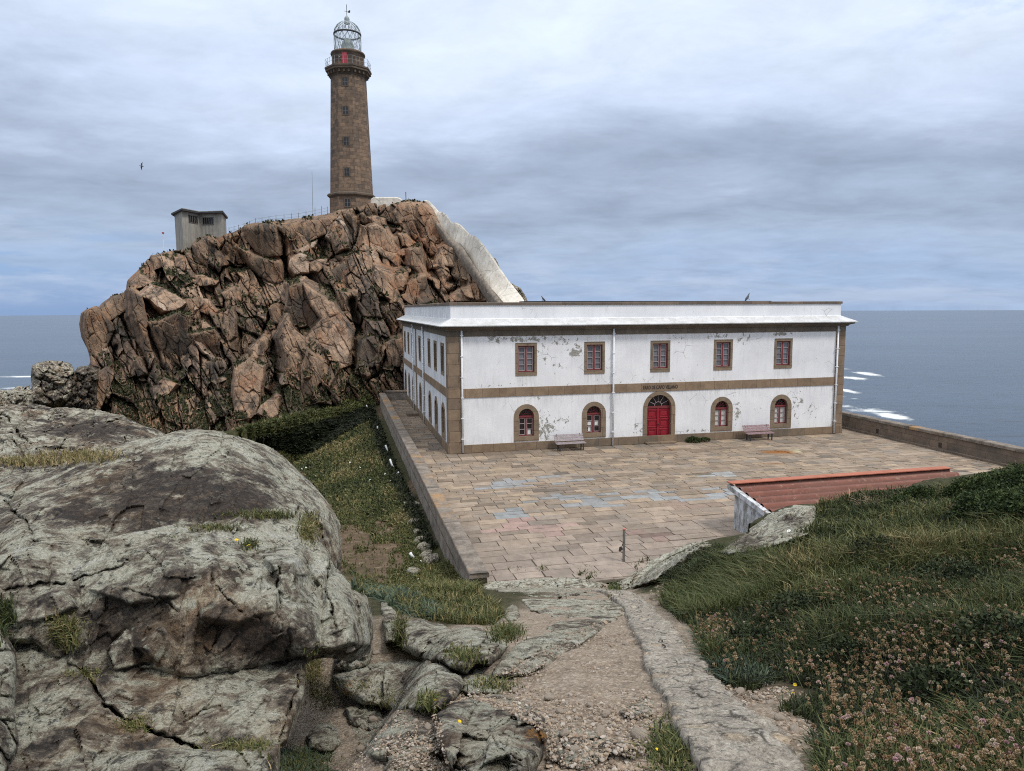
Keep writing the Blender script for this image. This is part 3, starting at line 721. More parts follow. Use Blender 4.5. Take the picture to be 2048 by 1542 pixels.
def crag_depth(cx, cy, sp):
    wx = cx + 9 * fbm2(cx / 55, cy / 55, 3, 51) + 2.2 * fbm2(cx / 11, cy / 11, 3, 57)
    wy = cy + 9 * fbm2(cx / 55, cy / 55, 3, 53) + 2.2 * fbm2(cx / 11, cy / 11, 3, 59)
    B = CRAG_BASE(cx, cy)
    low = sst(690, 800, cy)
    ang = 0.42 + 0.25 * sst(650, 950, cx)
    a1, t1 = facets(wx, wy, 40, 120, 0.42, 61, 1.7, 3.6, 2.4, 0.05)
    a2, t2 = facets(wx, wy, 19, 52, 0.40, 63, 0.60, 1.3, 0.8, 0.05)
    a3, t3 = facets(wx, wy, 8.5, 20, 0.48, 65, 0.13, 0.30, 0.12, 0.08)
    across = (wx * .9 - wy * .43); along = (wx * .43 + wy * .9)
    flute = .22 * np.abs(fbm2(across / 11, along / 110, 3, 83)) + .07 * fbm2(across / 3.2, along / 50, 2, 85)
    big = fbm2(cx / 130, cy / 130, 3, 71) * 2.2
    D = B + big + a1 * (1 - 0.45 * low) + a2 * (1 + 0.25 * low) + a3 * (1 + 0.5 * low) - 0.1
    tone = 0.20 + 0.40 * t1 + 0.24 * t2 + 0.12 * t3
    blk = np.zeros(cx.shape)
    for poly, lift, gy, gx, tn in CRAG_BLOCKS:
        p = np.asarray(poly, float)
        m = (cx > p[:, 0].min() - 16) & (cx < p[:, 0].max() + 16) & (cy > p[:, 1].min() - 16) & (cy < p[:, 1].max() + 16)
        if not m.any(): continue
        x, y = wx[m] * 0.5 + cx[m] * 0.5, wy[m] * 0.5 + cy[m] * 0.5
        sd, _, _ = poly_sd(x, y, poly)
        c = p.mean(0)
        Bc = float(CRAG_BASE(np.array([c[0]]), np.array([c[1]]))[0])
        pl = Bc + float((big[m]).mean()) * 0.7 - lift * 0.78 + gy * (y - c[1]) + gx * (x - c[0])
        q = np.clip(1 - sd / 6.0, 0, 1)
        pl = pl + 0.15 * q * q + np.where(sd < 0, -sd * 0.6, 0)
        pl = pl + 0.16 * a2[m] + 0.28 * a3[m] + .5 * flute[m]
        Dm = D[m]; win = pl < Dm
        D[m] = np.where(win, pl, Dm)
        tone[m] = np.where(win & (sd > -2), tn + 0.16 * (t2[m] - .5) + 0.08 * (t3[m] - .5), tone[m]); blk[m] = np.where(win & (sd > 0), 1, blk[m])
    # open dark clefts
    for pts, wd, dp in (([(560, 450), (567, 500), (580, 560)], 5, 3.0), ([(716, 430), (722, 470), (716, 500)], 7, 2.6), ([(704, 600), (716, 660), (706, 700), (700, 740)], 7, 3.0), ([(548, 690), (556, 740), (540, 790)], 8, 2.6),
                        ([(258, 640), (290, 720), (312, 770)], 4, 2.0), ([(292, 660), (316, 715), (330, 742)], 3, 1.5), ([(900, 560), (925, 570), (890, 590)], 7, 2.4), ([(846, 500), (852, 540)], 4, 2.0), ([(808, 520), (815, 560)], 4, 2.0), ([(238, 690), (222, 730)], 6, 2.0)):
        D = D + dp * np.exp(-(line_dist(wx, wy, pts) / wd) ** 2)
    D = D + flute * (1 - blk) + (0.10 + .12 * low) * fbm2(cx / 9, cy / 16, 4, 77) * (1 - .6 * blk) + 0.035 * fbm2(cx / 3, cy / 6, 3, 79)
    _crag['tone'] = tone; _crag['blk'] = blk; _crag['org'] = np.clip(.9 * np.exp(-((cx - 850) / 70) ** 2 - ((cy - 470) / 75) ** 2) + .6 * np.exp(-((cx - 800) / 40) ** 2 - ((cy - 570) / 40) ** 2) + .5 * np.exp(-((cx - 270) / 50) ** 2 - ((cy - 600) / 60) ** 2) + .4 * np.exp(-((cx - 430) / 40) ** 2 - ((cy - 500) / 40) ** 2), 0, 1)
    return D

def crag_attrs(P, N, sp, cx, cy):
    nz = N[..., 2]
    n = fbm2(cx / 28, cy / 28, 4, 91)
    low = sst(690, 810, cy)
    veg = sst(0.74, 0.98, nz + 0.30 * n + 0.12 * low) * (1 - 0.9 * _crag['blk'])
    reg = np.zeros(cx.shape)
    for x, y, rx, ry, a in ((380, 545, 75, 24, .8), (650, 505, 40, 22, 1.), (345, 600, 30, 25, .7), (500, 610, 50, 35, .5), (480, 800, 200, 50, .6), (720, 560, 45, 35, .6), (650, 565, 25, 18, .8), (440, 480, 45, 18, .6), (300, 800, 110, 50, .5), (700, 770, 90, 40, .4), (235, 700, 30, 60, .5), (420, 640, 70, 40, .3)):
        reg = np.maximum(reg, a * np.exp(-((cx - x) / rx) ** 2 - ((cy - y) / ry) ** 2))
    veg = np.clip(veg * 0.6 + .9 * reg * sst(-0.1, 0.5, n + nz * 0.6 - .15) * (1 - .85 * _crag['blk']), 0, 1)
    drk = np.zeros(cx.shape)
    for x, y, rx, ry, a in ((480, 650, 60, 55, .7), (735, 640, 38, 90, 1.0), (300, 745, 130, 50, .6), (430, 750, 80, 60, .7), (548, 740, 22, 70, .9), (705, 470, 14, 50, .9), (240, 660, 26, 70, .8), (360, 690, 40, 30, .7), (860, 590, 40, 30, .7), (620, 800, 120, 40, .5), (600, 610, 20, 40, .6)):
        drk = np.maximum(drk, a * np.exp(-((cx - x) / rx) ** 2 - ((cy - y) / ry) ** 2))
    return {'tone': np.clip(_crag['tone'], 0, 1), 'veg': veg, 'org': _crag['org'], 'drk': drk}

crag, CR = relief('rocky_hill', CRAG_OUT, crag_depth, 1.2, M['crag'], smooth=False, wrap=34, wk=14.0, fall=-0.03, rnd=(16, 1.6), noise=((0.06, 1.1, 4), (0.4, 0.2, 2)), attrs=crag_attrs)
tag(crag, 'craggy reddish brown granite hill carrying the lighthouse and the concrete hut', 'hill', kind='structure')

# ------------------------------------------------------------------ ground sheet
def build_ground():
    an = np.concatenate([np.radians(np.linspace(-80, -42, 40)), np.radians(np.linspace(-41.9, 41.9, 560)), np.radians(np.linspace(42, 80, 40))])
    r = np.concatenate([np.geomspace(0.8, 30, 420), np.geomspace(30.3, 130, 150)])
    Aq, Rr = np.meshgrid(an, r)
    x, y = Rr * np.sin(Aq), Rr * np.cos(Aq)
    z = ground_z(x, y)
    kr = kerb_r(y); n = fbm2(x * 1.3, y * 1.3, 4, 15)
    hill = sst(0.05, 0.5, x - kr - 0.1 + 0.25 * n)
    brown_area = np.exp(-(((x - 1.75) / 0.55) ** 2 + ((y - 4.2) / 1.3) ** 2))  # bare dirt patch right of the kerb
    left = sst(7.0, 9.5, y + 1.5 * n) * sst(0.3, -0.5, x - np.interp(y, [8, 12, 16, 19], [-0.2, 0.6, 0.6, 0.2]) + 0.4 * n)
    left = left * sst(21, 18, y)
    gully = sst(18, 21, y) * sst(0.2, -0.3, x + 0.2434 * (y - 21.6) + 1.18)
    brown = gully * sst(-0.3, 0.1, fbm2(x * .6, y * .25, 4, 19) + 0.8 * np.exp(-((x + 4.4 + .27 * (y - 23)) / 1.9) ** 2 - ((y - 26) / 9) ** 2) - 0.30)
    zone = np.stack([np.clip(1 - hill - left - gully, 0, 1), np.clip(np.maximum(np.maximum(hill * (1 - .9 * brown_area), left * 0.8), gully * (1 - brown)), 0, 1), np.clip(brown + 0.25 * brown_area, 0, 1)], -1)
    V = np.stack([x, y, z], -1).reshape(-1, 3)
    o = mesh_np('ground', V, grid_faces(*x.shape), M['ground'], True, {'zone': zone.reshape(-1, 3)})
    tag(o, 'sloping ground of gravel, soil and grass around the path', 'ground', kind='structure')
build_ground()

# ------------------------------------------------------------------ sea
def mat_sea():
    t = NT('sea_water'); p = t.tc()
    sw = t.noise(t.map(p, (0.010, 0.022, 1), rot=(0, 0, 0.25)), 1.0, 6, 0.6)
    w1 = t.noise(t.map(p, (0.06, 0.16, 1), rot=(0, 0, 0.25)), 1.0, 8, 0.62)
    w2 = t.noise(t.map(p, (0.35, 0.7, 1), rot=(0, 0, -0.2)), 1.0, 6, 0.6)
    nb = t.bump(sw, 1.0, 4.5); nb = t.bump(w1, 1.0, 1.5, nb); nb = t.bump(w2, 0.8, 0.3, nb)
    s = t.n.new('ShaderNodeSeparateXYZ'); t.l.new(p, s.inputs[0])
    acc = None
    for px, py, wx, wy, a in ((1797, 834, 26, 9, 1.5), (1745, 822, 60, 7, .85), (1700, 815, 30, 8, .7), (1692, 780, 16, 9, 1.3), (1735, 747, 22, 5, 1.3), (1708, 756, 28, 4, 1.15), (1690, 738, 20, 3, .8), (1700, 795, 20, 20, .5), (40, 753, 70, 2.2, 1.2), (20, 776, 60, 1.8, .95), (110, 762, 30, 3, .6)):
        ddx, ddy = (px - CX) / F_PX, (617.5 - .0054 * (px - CX) - py) / F_PX
        y = 68.0 / -ddy; x = ddx * y; rx = wx * y / F_PX; ry = wy * y * y / (68.0 * F_PX)
        dx = t.math('DIVIDE', t.math('SUBTRACT', s.outputs[0], x), rx); dy = t.math('DIVIDE', t.math('SUBTRACT', s.outputs[1], y), ry)
        d = t.math('ADD', t.math('MULTIPLY', dx, dx), t.math('MULTIPLY', dy, dy))
        g = t.math('MULTIPLY', t.math('POWER', 2.718, t.math('MULTIPLY', d, -1.0)), a)
        acc = g if acc is None else t.math('MAXIMUM', acc, g)
    fn = t.noise(t.map(p, (1, 1, 1)), 0.055, 12, 0.72, .5)
    f = t.mr(t.math('ADD', acc, t.math('MULTIPLY', t.math('SUBTRACT', fn, 0.5), 2.6)), 0.5, 1.05)
    foamc = t.ramp(t.noise(p, .25, 6, .7), [(.3, (0.5, 0.55, 0.58)), (.7, (0.8, 0.8, 0.76))])
    deep = t.ramp(t.noise(t.map(p, (0.0012, 0.004, 1)), 1.0, 5, 0.6), [(0.35, (0.016, 0.034, 0.056)), (0.65, (0.040, 0.064, 0.090))])
    deep = t.mix(t.mr(w1, 0.35, 0.62), t.mix(0.45, deep, (0.004, 0.009, 0.018)), deep)
    return t.out(t.mix(f, deep, foamc), nb, t.math('MULTIPLY_ADD', f, 0.5, 0.20), 0.38)
def build_sea():
    rr = np.concatenate([[30], np.geomspace(200, 14500, 40)]); aa = np.linspace(0, 2 * np.pi, 181)
    Rr, Aq = np.meshgrid(rr, aa, indexing='ij')
    V = np.stack([Rr * np.cos(Aq), Rr * np.sin(Aq), np.full(Rr.shape, -60.0)], -1).reshape(-1, 3)
    tag(mesh_np('sea', V, grid_faces(*Rr.shape), mat_sea(), True), 'grey blue open sea reaching the horizon', 'sea', kind='structure')
build_sea()

# ------------------------------------------------------------------ foreground rocks
def spots(cx, cy, lst):
    r = np.zeros(cx.shape)
    for x, y, rx, ry, a in lst:
        r = r + a * np.exp(-((cx - x) / rx) ** 2 - ((cy - y) / ry) ** 2)
    return r

def rock(name, label, outline, ctrl, step=2.4, rnd=(18, .2), wrap=36, blocks=(), cracks=(), facet=(60, 40, .05, .05, .05), lich=(), dark=(), noise=((.045, 1.1, 4), (.008, 6, 4)), lbase=0.2, wk=1.6, kout=.02, fall=-0.8, ledge=()):
    f = tps(ctrl) if not callable(ctrl) else ctrl
    def dfun(cx, cy, sp):
        wx = cx + 7 * fbm2(cx / 45, cy / 45, 3, 151) + 2 * fbm2(cx / 9, cy / 9, 3, 157)
        wy = cy + 7 * fbm2(cx / 45, cy / 45, 3, 153) + 2 * fbm2(cx / 9, cy / 9, 3, 159)
        D = f(cx, cy)
        sa, la, off, tl, cv = facet
        a1, _ = facets(wx, wy, sa, la, 1.15, 161, off, tl, cv, 0.06)
        a2, _ = facets(wx, wy, sa * .33, la * .33, 1.0, 163, off * .3, tl * .35, cv * .12, 0.08)
        D = D + a1 + a2 + .35 * tl * np.abs(fbm2((wx * .35 + wy) / 26, (wx - wy * .35) / 150, 4, 167))
        for poly, lift, gy, gx in blocks:
            sd, _, _ = poly_sd(wx, wy, poly); c = np.asarray(poly, float).mean(0)
            pl = float(f(np.array([c[0]]), np.array([c[1]]))[0]) - lift + gy * (wy - c[1]) + gx * (wx - c[0]) + a2
            pl = pl + np.where(sd < 0, -sd * kout, 0) + .06 * np.clip(1 - sd / 10, 0, 1) ** 2
            D = np.minimum(D, pl)
        for pts, lo, wd in ledge:      # the rock below / right of this line stands back
            pass
        for pts, wd, dp in cracks:
            vv_ = np.clip(.35 + 1.1 * fbm2(cx / 24, cy / 24, 2, 171) + .4, .15, 1)
            D = D + .75 * dp * vv_ * np.exp(-(line_dist(wx + 5 * fbm2(cx / 15, cy / 15, 3, 173), wy + 5 * fbm2(cx / 15, cy / 15, 3, 175), pts) / (wd * .6 * (.5 + .5 * vv_))) ** 2)
        return D
    def attrs(P, N, sp, cx, cy):
        return {'lich': np.clip(lbase + spots(cx, cy, lich), -0.6, 1), 'dark': np.clip(spots(cx, cy, dark), -0.5, 1)}
    o, dat = relief(name, outline, dfun, step, M['boulder'], wrap, wk, fall, rnd, noise, attrs)
    return tag(o, label, 'rock')

rock('boulder', 'broad grey lichen covered dome of granite beyond the pale slab', 
     [(-430, 985), (0, 948), (60, 940), (100, 935), (150, 915), (200, 898), (250, 882), (300, 870), (345, 860), (390, 856), (430, 860), (465, 866), (490, 872), (520, 884), (545, 898), (575, 918), (600, 942), (625, 965), (648, 992), (664, 1015), (676, 1045), (681, 1080), (683, 1110), (678, 1140), (690, 1180), (640, 1200), (560, 1130), (400, 1130), (100, 1170), (-430, 1210)],
     [(390, 856, 8.8), (300, 870, 8.5), (200, 898, 8.1), (0, 948, 8.0), (-430, 985, 7.6), (520, 884, 9.0), (600, 942, 8.8), (676, 1045, 8.2), (690, 1180, 7.2), (400, 950, 7.2), (500, 950, 7.6), (200, 980, 6.9), (400, 1045, 6.3), (250, 1060, 6.0), (80, 1085, 5.6), (-430, 1150, 5.1), (580, 1030, 7.0), (400, 1130, 5.9), (100, 1170, 5.2), (640, 1100, 7.2)],
     rnd=(46, .55), facet=(190, 70, .03, .12, .0), cracks=(([(0, 1005), (40, 1040), (80, 1085)], 5, .25), ([(60, 935), (180, 990), (330, 960)], 4, .05), ([(500, 960), (545, 972), (575, 962)], 4, .10), ([(640, 1180), (655, 1120), (640, 1060), (600, 1020)], 9, .3)),
     lich=((500, 890, 160, 50, .55), (600, 980, 70, 90, .5), (330, 880, 120, 25, .5), (390, 990, 60, 30, .1), (130, 930, 120, 30, .25), (60, 1040, 80, 40, -.3)), dark=((420, 975, 130, 60, .8), (330, 1020, 200, 35, .75), (250, 950, 130, 40, .45), (500, 1000, 60, 30, .5), (150, 1000, 100, 40, .3), (40, 1050, 40, 40, -.3)), noise=((.07, .9, 4), (.02, 5, 4)))
rock('boulder', 'large cracked slab with pale green lichen on top and a dark broken front',
     [(-430, 1140), (0, 1112), (45, 1100), (80, 1087), (140, 1080), (200, 1075), (255, 1066), (300, 1060), (340, 1050), (370, 1040), (405, 1046), (440, 1050), (470, 1036), (500, 1022), (530, 1016), (560, 1015), (585, 1022), (602, 1032), (625, 1056), (642, 1082), (655, 1100), (668, 1135), (690, 1158), (712, 1176), (730, 1196), (738, 1225), (742, 1262), (738, 1292), (700, 1312), (640, 1302), (600, 1316), (560, 1322), (480, 1342), (385, 1358), (300, 1336), (170, 1352), (100, 1320), (60, 1285), (-430, 1265)],
     [(-430, 1140, 4.95), (0, 1112, 5.1), (80, 1087, 5.35), (300, 1060, 5.75), (405, 1046, 6.0), (560, 1015, 6.7), (642, 1082, 6.6), (730, 1196, 6.2), (742, 1290, 5.6), (0, 1185, 4.7), (150, 1195, 4.75), (250, 1175, 4.85), (370, 1132, 4.95), (520, 1150, 5.0), (560, 1120, 5.4), (600, 1190, 5.05), (632, 1235, 4.8), (450, 1090, 5.45), (200, 1130, 5.1),
      (160, 1345, 4.35), (300, 1330, 4.4), (385, 1352, 4.3), (440, 1330, 4.42), (500, 1320, 4.58), (560, 1310, 4.62), (632, 1292, 4.6), (690, 1300, 5.5), (-430, 1260, 4.5), (60, 1270, 4.5), (300, 1240, 4.6), (450, 1230, 4.62), (100, 1240, 4.55), (690, 1230, 5.75)],
     rnd=(12, .16), facet=(130, 78, .035, .13, .012),
     blocks=(([(375, 1132), (430, 1120), (470, 1175), (520, 1190), (560, 1180), (548, 1225), (470, 1250), (400, 1235), (385, 1180)], .06, -.004, 0), ([(540, 1120), (560, 1165), (562, 1225), (600, 1215), (632, 1240), (600, 1180), (590, 1120)], .12, -.003, .001), ([(100, 1236), (150, 1225), (170, 1290), (140, 1310)], .08, -.003, 0),
             ([(270, 1290), (320, 1255), (372, 1300), (385, 1350), (320, 1340)], .08, .0, 0), ([(565, 1040), (620, 1052), (660, 1125), (640, 1170), (590, 1120)], .16, -.008, .001), ([(635, 1240), (656, 1178), (688, 1215), (700, 1288), (662, 1302), (640, 1292)], .36, -.004, .001), ([(668, 1150), (700, 1172), (720, 1215), (700, 1225), (680, 1200)], .22, -.006, .001), ([(20, 1190), (120, 1186), (150, 1215), (90, 1240), (30, 1250)], .10, -.003, 0), ([(180, 1180), (300, 1160), (370, 1140), (360, 1190), (250, 1210)], .12, -.004, 0)),
     cracks=(([(150, 1165), (210, 1145), (260, 1130)], 4, .14), ([(0, 1180), (60, 1172), (130, 1170)], 5, .14), ([(420, 1150), (450, 1190), (480, 1225)], 3, .10), ([(560, 1130), (562, 1180), (558, 1215)], 3, .16), ([(500, 1110), (545, 1098), (590, 1090)], 4, .10), ([(655, 1110), (650, 1180), (668, 1260)], 4, .25), ([(700, 1180), (715, 1250)], 4, .2),
             ([(240, 1180), (330, 1200), (350, 1215)], 4, .08), ([(100, 1320), (170, 1345), (240, 1338), (300, 1325)], 6, .12)),
     lich=((350, 1085, 330, 45, .55), (610, 1130, 90, 70, .75), (60, 1150, 130, 40, .45), (640, 1210, 40, 70, .6), (130, 1260, 30, 40, .5), (700, 1230, 40, 60, .5), (480, 1180, 50, 30, .2), (330, 1240, 120, 40, -.35), (480, 1270, 120, 50, -.35)), dark=((250, 1270, 130, 50, .6), (470, 1265, 90, 50, .8), (560, 1270, 70, 40, .7), (330, 1150, 80, 30, .35), (430, 1200, 50, 40, .35), (200, 1210, 100, 30, .5)), noise=((.045, 1.1, 4), (.008, 7, 4)))
rock('rock_slab', 'flat tan granite slab split by a long grassy crack in the lower left',
     [(-380, 1250), (30, 1255), (90, 1240), (130, 1262), (200, 1320), (400, 1330), (560, 1290), (618, 1290), (612, 1340), (600, 1400), (585, 1440), (570, 1478), (545, 1500), (300, 1545), (0, 1600), (-380, 1600)],
     [(-380, 1250, 4.7), (90, 1240, 4.85), (300, 1330, 4.5), (560, 1300, 4.95), (618, 1300, 4.9), (600, 1400, 4.15), (570, 1480, 3.72), (400, 1400, 4.05), (400, 1490, 3.62), (200, 1400, 4.0), (200, 1490, 3.55), (50, 1400, 4.0), (0, 1542, 3.3), (-380, 1600, 3.1), (300, 1540, 3.4), (500, 1345, 4.55), (500, 1420, 4.0)],
     rnd=(12, .12), facet=(150, 80, .03, .07, .0), cracks=(([(120, 1300), (160, 1345), (215, 1405), (250, 1432), (290, 1448), (345, 1468), (400, 1500)], 6, .34), ([(365, 1440), (400, 1420), (440, 1410)], 3, .06), ([(555, 1480), (575, 1420), (596, 1350)], 4, .2)),
     lich=((80, 1290, 60, 40, .2), (300, 1440, 160, 40, .05), (120, 1480, 90, 40, -.1)), dark=((200, 1350, 120, 30, .15), (560, 1320, 60, 30, .4), (450, 1400, 90, 50, -.45), (480, 1440, 60, 30, -.3)), lbase=0.05)
rock('rock_slab', 'long pale slab across the bottom left corner with lichen and white crust',
     [(-20, 1590), (20, 1545), (50, 1522), (110, 1505), (180, 1500), (260, 1494), (350, 1496), (440, 1494), (520, 1488), (552, 1484), (553, 1530), (556, 1600), (300, 1640)],
     [(20, 1545, 3.42), (110, 1505, 3.5), (260, 1494, 3.5), (440, 1494, 3.48), (552, 1484, 3.5), (556, 1600, 3.0), (300, 1600, 2.95), (50, 1600, 3.0), (280, 1540, 3.15), (430, 1540, 3.15)],
     rnd=(14, .1), facet=(130, 30, .02, .04, .012), lich=((300, 1520, 220, 20, .35), (200, 1540, 90, 14, .2)), dark=((540, 1530, 14, 40, .7),), lbase=.3)
rock('boulder', 'lichen crusted rock edge at the far left margin beside the tan slab',
     [(-430, 1240), (0, 1252), (14, 1272), (26, 1300), (30, 1350), (33, 1410), (45, 1470), (47, 1500), (22, 1540), (0, 1600), (-430, 1640)],
     [(-430, 1240, 4.2), (0, 1255, 4.25), (30, 1350, 3.85), (45, 1490, 3.4), (0, 1600, 2.9), (-430, 1600, 2.6), (-40, 1400, 3.4)], rnd=(16, .2), facet=(60, 80, .03, .06, .05), lich=((0, 1400, 60, 160, .5),), lbase=.4)
rock('rock_outcrop', 'tan and dark streaked outcrop on the far left with orange lichen spots',
     [(-430, 800), (0, 806), (28, 800), (48, 804), (80, 802), (105, 812), (135, 816), (165, 818), (200, 822), (232, 830), (252, 838), (280, 848), (312, 858), (330, 866), (330, 900), (240, 925), (170, 935), (60, 962), (-430, 1010)],
     [(-430, 800, 17), (28, 800, 17), (105, 812, 16.5), (200, 822, 16), (330, 866, 14), (60, 860, 13.5), (200, 880, 12), (170, 935, 9.8), (0, 900, 11.5), (60, 962, 9.0), (-430, 1010, 8.5), (300, 900, 11.5), (-430, 900, 11.5)],
     rnd=(14, .6), facet=(80, 34, .3, .5, .1), cracks=(([(0, 835), (40, 868), (75, 905)], 5, .7), ([(0, 850), (25, 885), (40, 905)], 5, .5), ([(90, 895), (180, 905), (260, 900)], 4, .4), ([(30, 820), (80, 825), (140, 835)], 4, .4)), lich=((200, 825, 160, 10, .55), (130, 870, 90, 20, -.3)), dark=((180, 860, 130, 22, .9), (60, 820, 40, 14, .6), (90, 890, 60, 20, -.5), (30, 870, 40, 40, -.4)), noise=((.16, .6, 4), (.05, 3, 4)), lbase=0.0)
rock('boulder', 'blocky grey sea stack boulder with a horizontal joint left of the hill',
     [(56, 790), (64, 765), (62, 745), (66, 732), (78, 727), (100, 724), (122, 725), (140, 730), (147, 742), (148, 752), (142, 760), (146, 772), (142, 790), (130, 806), (100, 812), (66, 812)],
     lambda X, Y: 63 + (X - 100) * .02 - (Y - 765) * .03, step=1.6, rnd=(16, 2.4), wrap=30, wk=3, facet=(22, 26, .5, .8, .6), cracks=(([(62, 757), (85, 758), (100, 764), (120, 758), (148, 752)], 3, 1.6),), dark=((90, 790, 40, 20, .4),), noise=((.3, .25, 4), (.12, 1.2, 4)), lbase=-.2, fall=-.3)
for lb, ol, d in (('small pale rock on the shoulder left of the sea stack boulder', [(16, 790), (22, 778), (36, 770), (48, 774), (60, 768), (64, 790), (50, 806), (14, 806)], 52), ('low whitish rock shelf at the left picture edge above the outcrop', [(-60, 800), (-60, 782), (-10, 784), (20, 780), (40, 782), (62, 776), (62, 815), (0, 826), (-60, 826)], 34),
                ('dark brown boulder heap between the sea stack and the hill', [(120, 822), (132, 775), (150, 745), (160, 733), (180, 730), (196, 740), (200, 840), (130, 845)], 64)):
    rock('boulder', lb, ol, (lambda dd: lambda X, Y: dd + 0 * X - (Y - 780) * .02)(d), step=1.8, rnd=(14, d * .03), wrap=26, wk=2.5, facet=(14, 16, d * .008, d * .012, d * .008), lich=(), dark=((160, 790, 50, 60, .5 if d == 64 else 0),), noise=((.2, .4, 4), (.08, 1.5, 4)), lbase=.1 if d < 64 else -.5, fall=-.3)

def ground_rock(label, outline, lift, lich=(), dark=(), facet=None, cracks=(), lbase=.4, rnd=None, step=2.2, name='rock', noise=None, blocks=()):
    o = np.asarray(outline, float); w = max(o[:, 0].max() - o[:, 0].min(), o[:, 1].max() - o[:, 1].min())
    c0 = hit(np.array([o[:, 0].mean()]), np.array([o[:, 1].mean()]))[0]
    r = rnd or max(10, w * .22)
    def f(X, Y):
        T = cast(X, Y); T = np.where(np.isnan(T), c0, T)
        sd, _, _ = poly_sd(X, Y, outline)
        q = np.clip(sd / (r * 1.3), 0, 1)
        return T - lift * (0.25 + 0.75 * np.sqrt(1 - (1 - q) ** 2))
    k = c0 / 6.0
    fa = facet or (max(18, w * .22), max(14, w * .15), lift * .10, lift * .20, lift * .04)
    return rock(name, label, outline, f, step=step, rnd=(r * .4, lift * .2), wrap=24, facet=fa, lich=lich, dark=dark, cracks=cracks, lbase=lbase, noise=noise or ((.035 * k ** .5, 1.4, 4), (.015, 6, 4)), blocks=blocks)

ground_rock('grey ledge with an overhanging right lip in the middle of the foreground', [(800, 1252), (815, 1240), (845, 1238), (862, 1248), (888, 1250), (902, 1258), (928, 1250), (952, 1252), (985, 1268), (1018, 1290), (1000, 1312), (982, 1330), (955, 1328), (932, 1346), (900, 1336), (872, 1322), (830, 1312), (802, 1296)], .75, lich=((860, 1250, 60, 14, .5), (980, 1280, 40, 20, .2)), dark=((950, 1325, 40, 12, .8),), facet=(80, 26, .07, .12, .03), cracks=(([(850, 1260), (890, 1290), (960, 1290)], 4, .12), ([(880, 1305), (940, 1310)], 3, .10)), rnd=16)
ground_rock('upright fin of pale lichened rock between grass tufts', [(760, 1205), (768, 1198), (782, 1208), (800, 1240), (808, 1262), (800, 1285), (772, 1288), (768, 1255)], .45, lbase=.6, rnd=9)
ground_rock('low rounded tan ledge left of the gravel path below the overhanging ledge', [(664, 1348), (700, 1336), (760, 1322), (800, 1318), (850, 1318), (890, 1330), (925, 1350), (932, 1372), (905, 1398), (870, 1422), (800, 1418), (720, 1412), (675, 1385)], .5, lich=((820, 1335, 80, 14, .4),), dark=((900, 1380, 30, 14, .6), (720, 1380, 50, 20, -.4)), facet=(90, 30, .05, .09, .02), rnd=20)
ground_rock('angular grey and tan rock with a dark right side at the bottom centre', [(862, 1428), (900, 1404), (940, 1392), (985, 1386), (1030, 1396), (1068, 1414), (1086, 1432), (1090, 1470), (1082, 1510), (1060, 1560), (960, 1590), (900, 1540), (872, 1480)], .42, lich=((960, 1400, 50, 12, .4),), dark=((1080, 1470, 18, 50, .5), (980, 1470, 60, 40, -.4)), facet=(80, 50, .06, .11, .02), cracks=(([(985, 1455), (1020, 1438), (1060, 1428)], 3, .08), ([(975, 1460), (990, 1500), (1040, 1520)], 3, .08)), rnd=22)
ground_rock('small speckled boulder above the bottom grass tuft at the lower left', [(612, 1472), (632, 1452), (660, 1446), (678, 1458), (682, 1482), (668, 1500), (636, 1502), (616, 1492)], .26, lich=((650, 1460, 30, 14, .3),), rnd=16)
ground_rock('wedge of lichened bedrock against the right flank of the cracked slab', [(690, 1240), (715, 1222), (735, 1262), (744, 1300), (735, 1330), (700, 1345), (668, 1335), (676, 1290)], .4, lbase=.3, rnd=14)
ground_rock('whitish bedrock hump embedded in the gravel path', [(985, 1352), (1000, 1312), (1040, 1284), (1085, 1258), (1130, 1242), (1175, 1234), (1215, 1226), (1245, 1216), (1235, 1240), (1190, 1268), (1140, 1300), (1090, 1332), (1040, 1352)], .22, lich=((1100, 1280, 90, 20, .35),), facet=(90, 22, .04, .08, .02), cracks=(([(1040, 1330), (1100, 1285), (1190, 1250)], 4, .12),), rnd=14)
ground_rock('tan and grey bedrock shelf at the end of the path below the terrace corner', [(958, 1166), (985, 1154), (1020, 1150), (1060, 1146), (1105, 1145), (1140, 1150), (1178, 1148), (1215, 1160), (1212, 1172), (1180, 1186), (1130, 1194), (1060, 1192), (1000, 1184), (965, 1178)], .7, lich=((985, 1165, 30, 12, .5),), dark=((1100, 1165, 60, 12, -.4),), facet=(70, 14, .15, .3, .08), rnd=10)
ground_rock('pale worn bedrock crossing the top of the gravel path', [(1042, 1200), (1080, 1190), (1130, 1186), (1190, 1188), (1250, 1206), (1262, 1222), (1240, 1236), (1180, 1238), (1110, 1234), (1062, 1222)], .16, lbase=.45, facet=(60, 14, .03, .07, .02), rnd=10, name='rock_ledge', lich=((1150, 1210, 80, 14, .3),))
ground_rock('long whitish rock ramp right of the metal post', [(1216, 1172), (1245, 1155), (1285, 1128), (1320, 1106), (1352, 1092), (1388, 1080), (1412, 1080), (1424, 1090), (1390, 1112), (1345, 1142), (1310, 1164), (1270, 1176), (1232, 1182)], 1.6, lich=((1330, 1110, 90, 30, .35),), dark=((1360, 1120, 50, 20, -.4),), facet=(60, 16, .2, .35, .06), rnd=12)
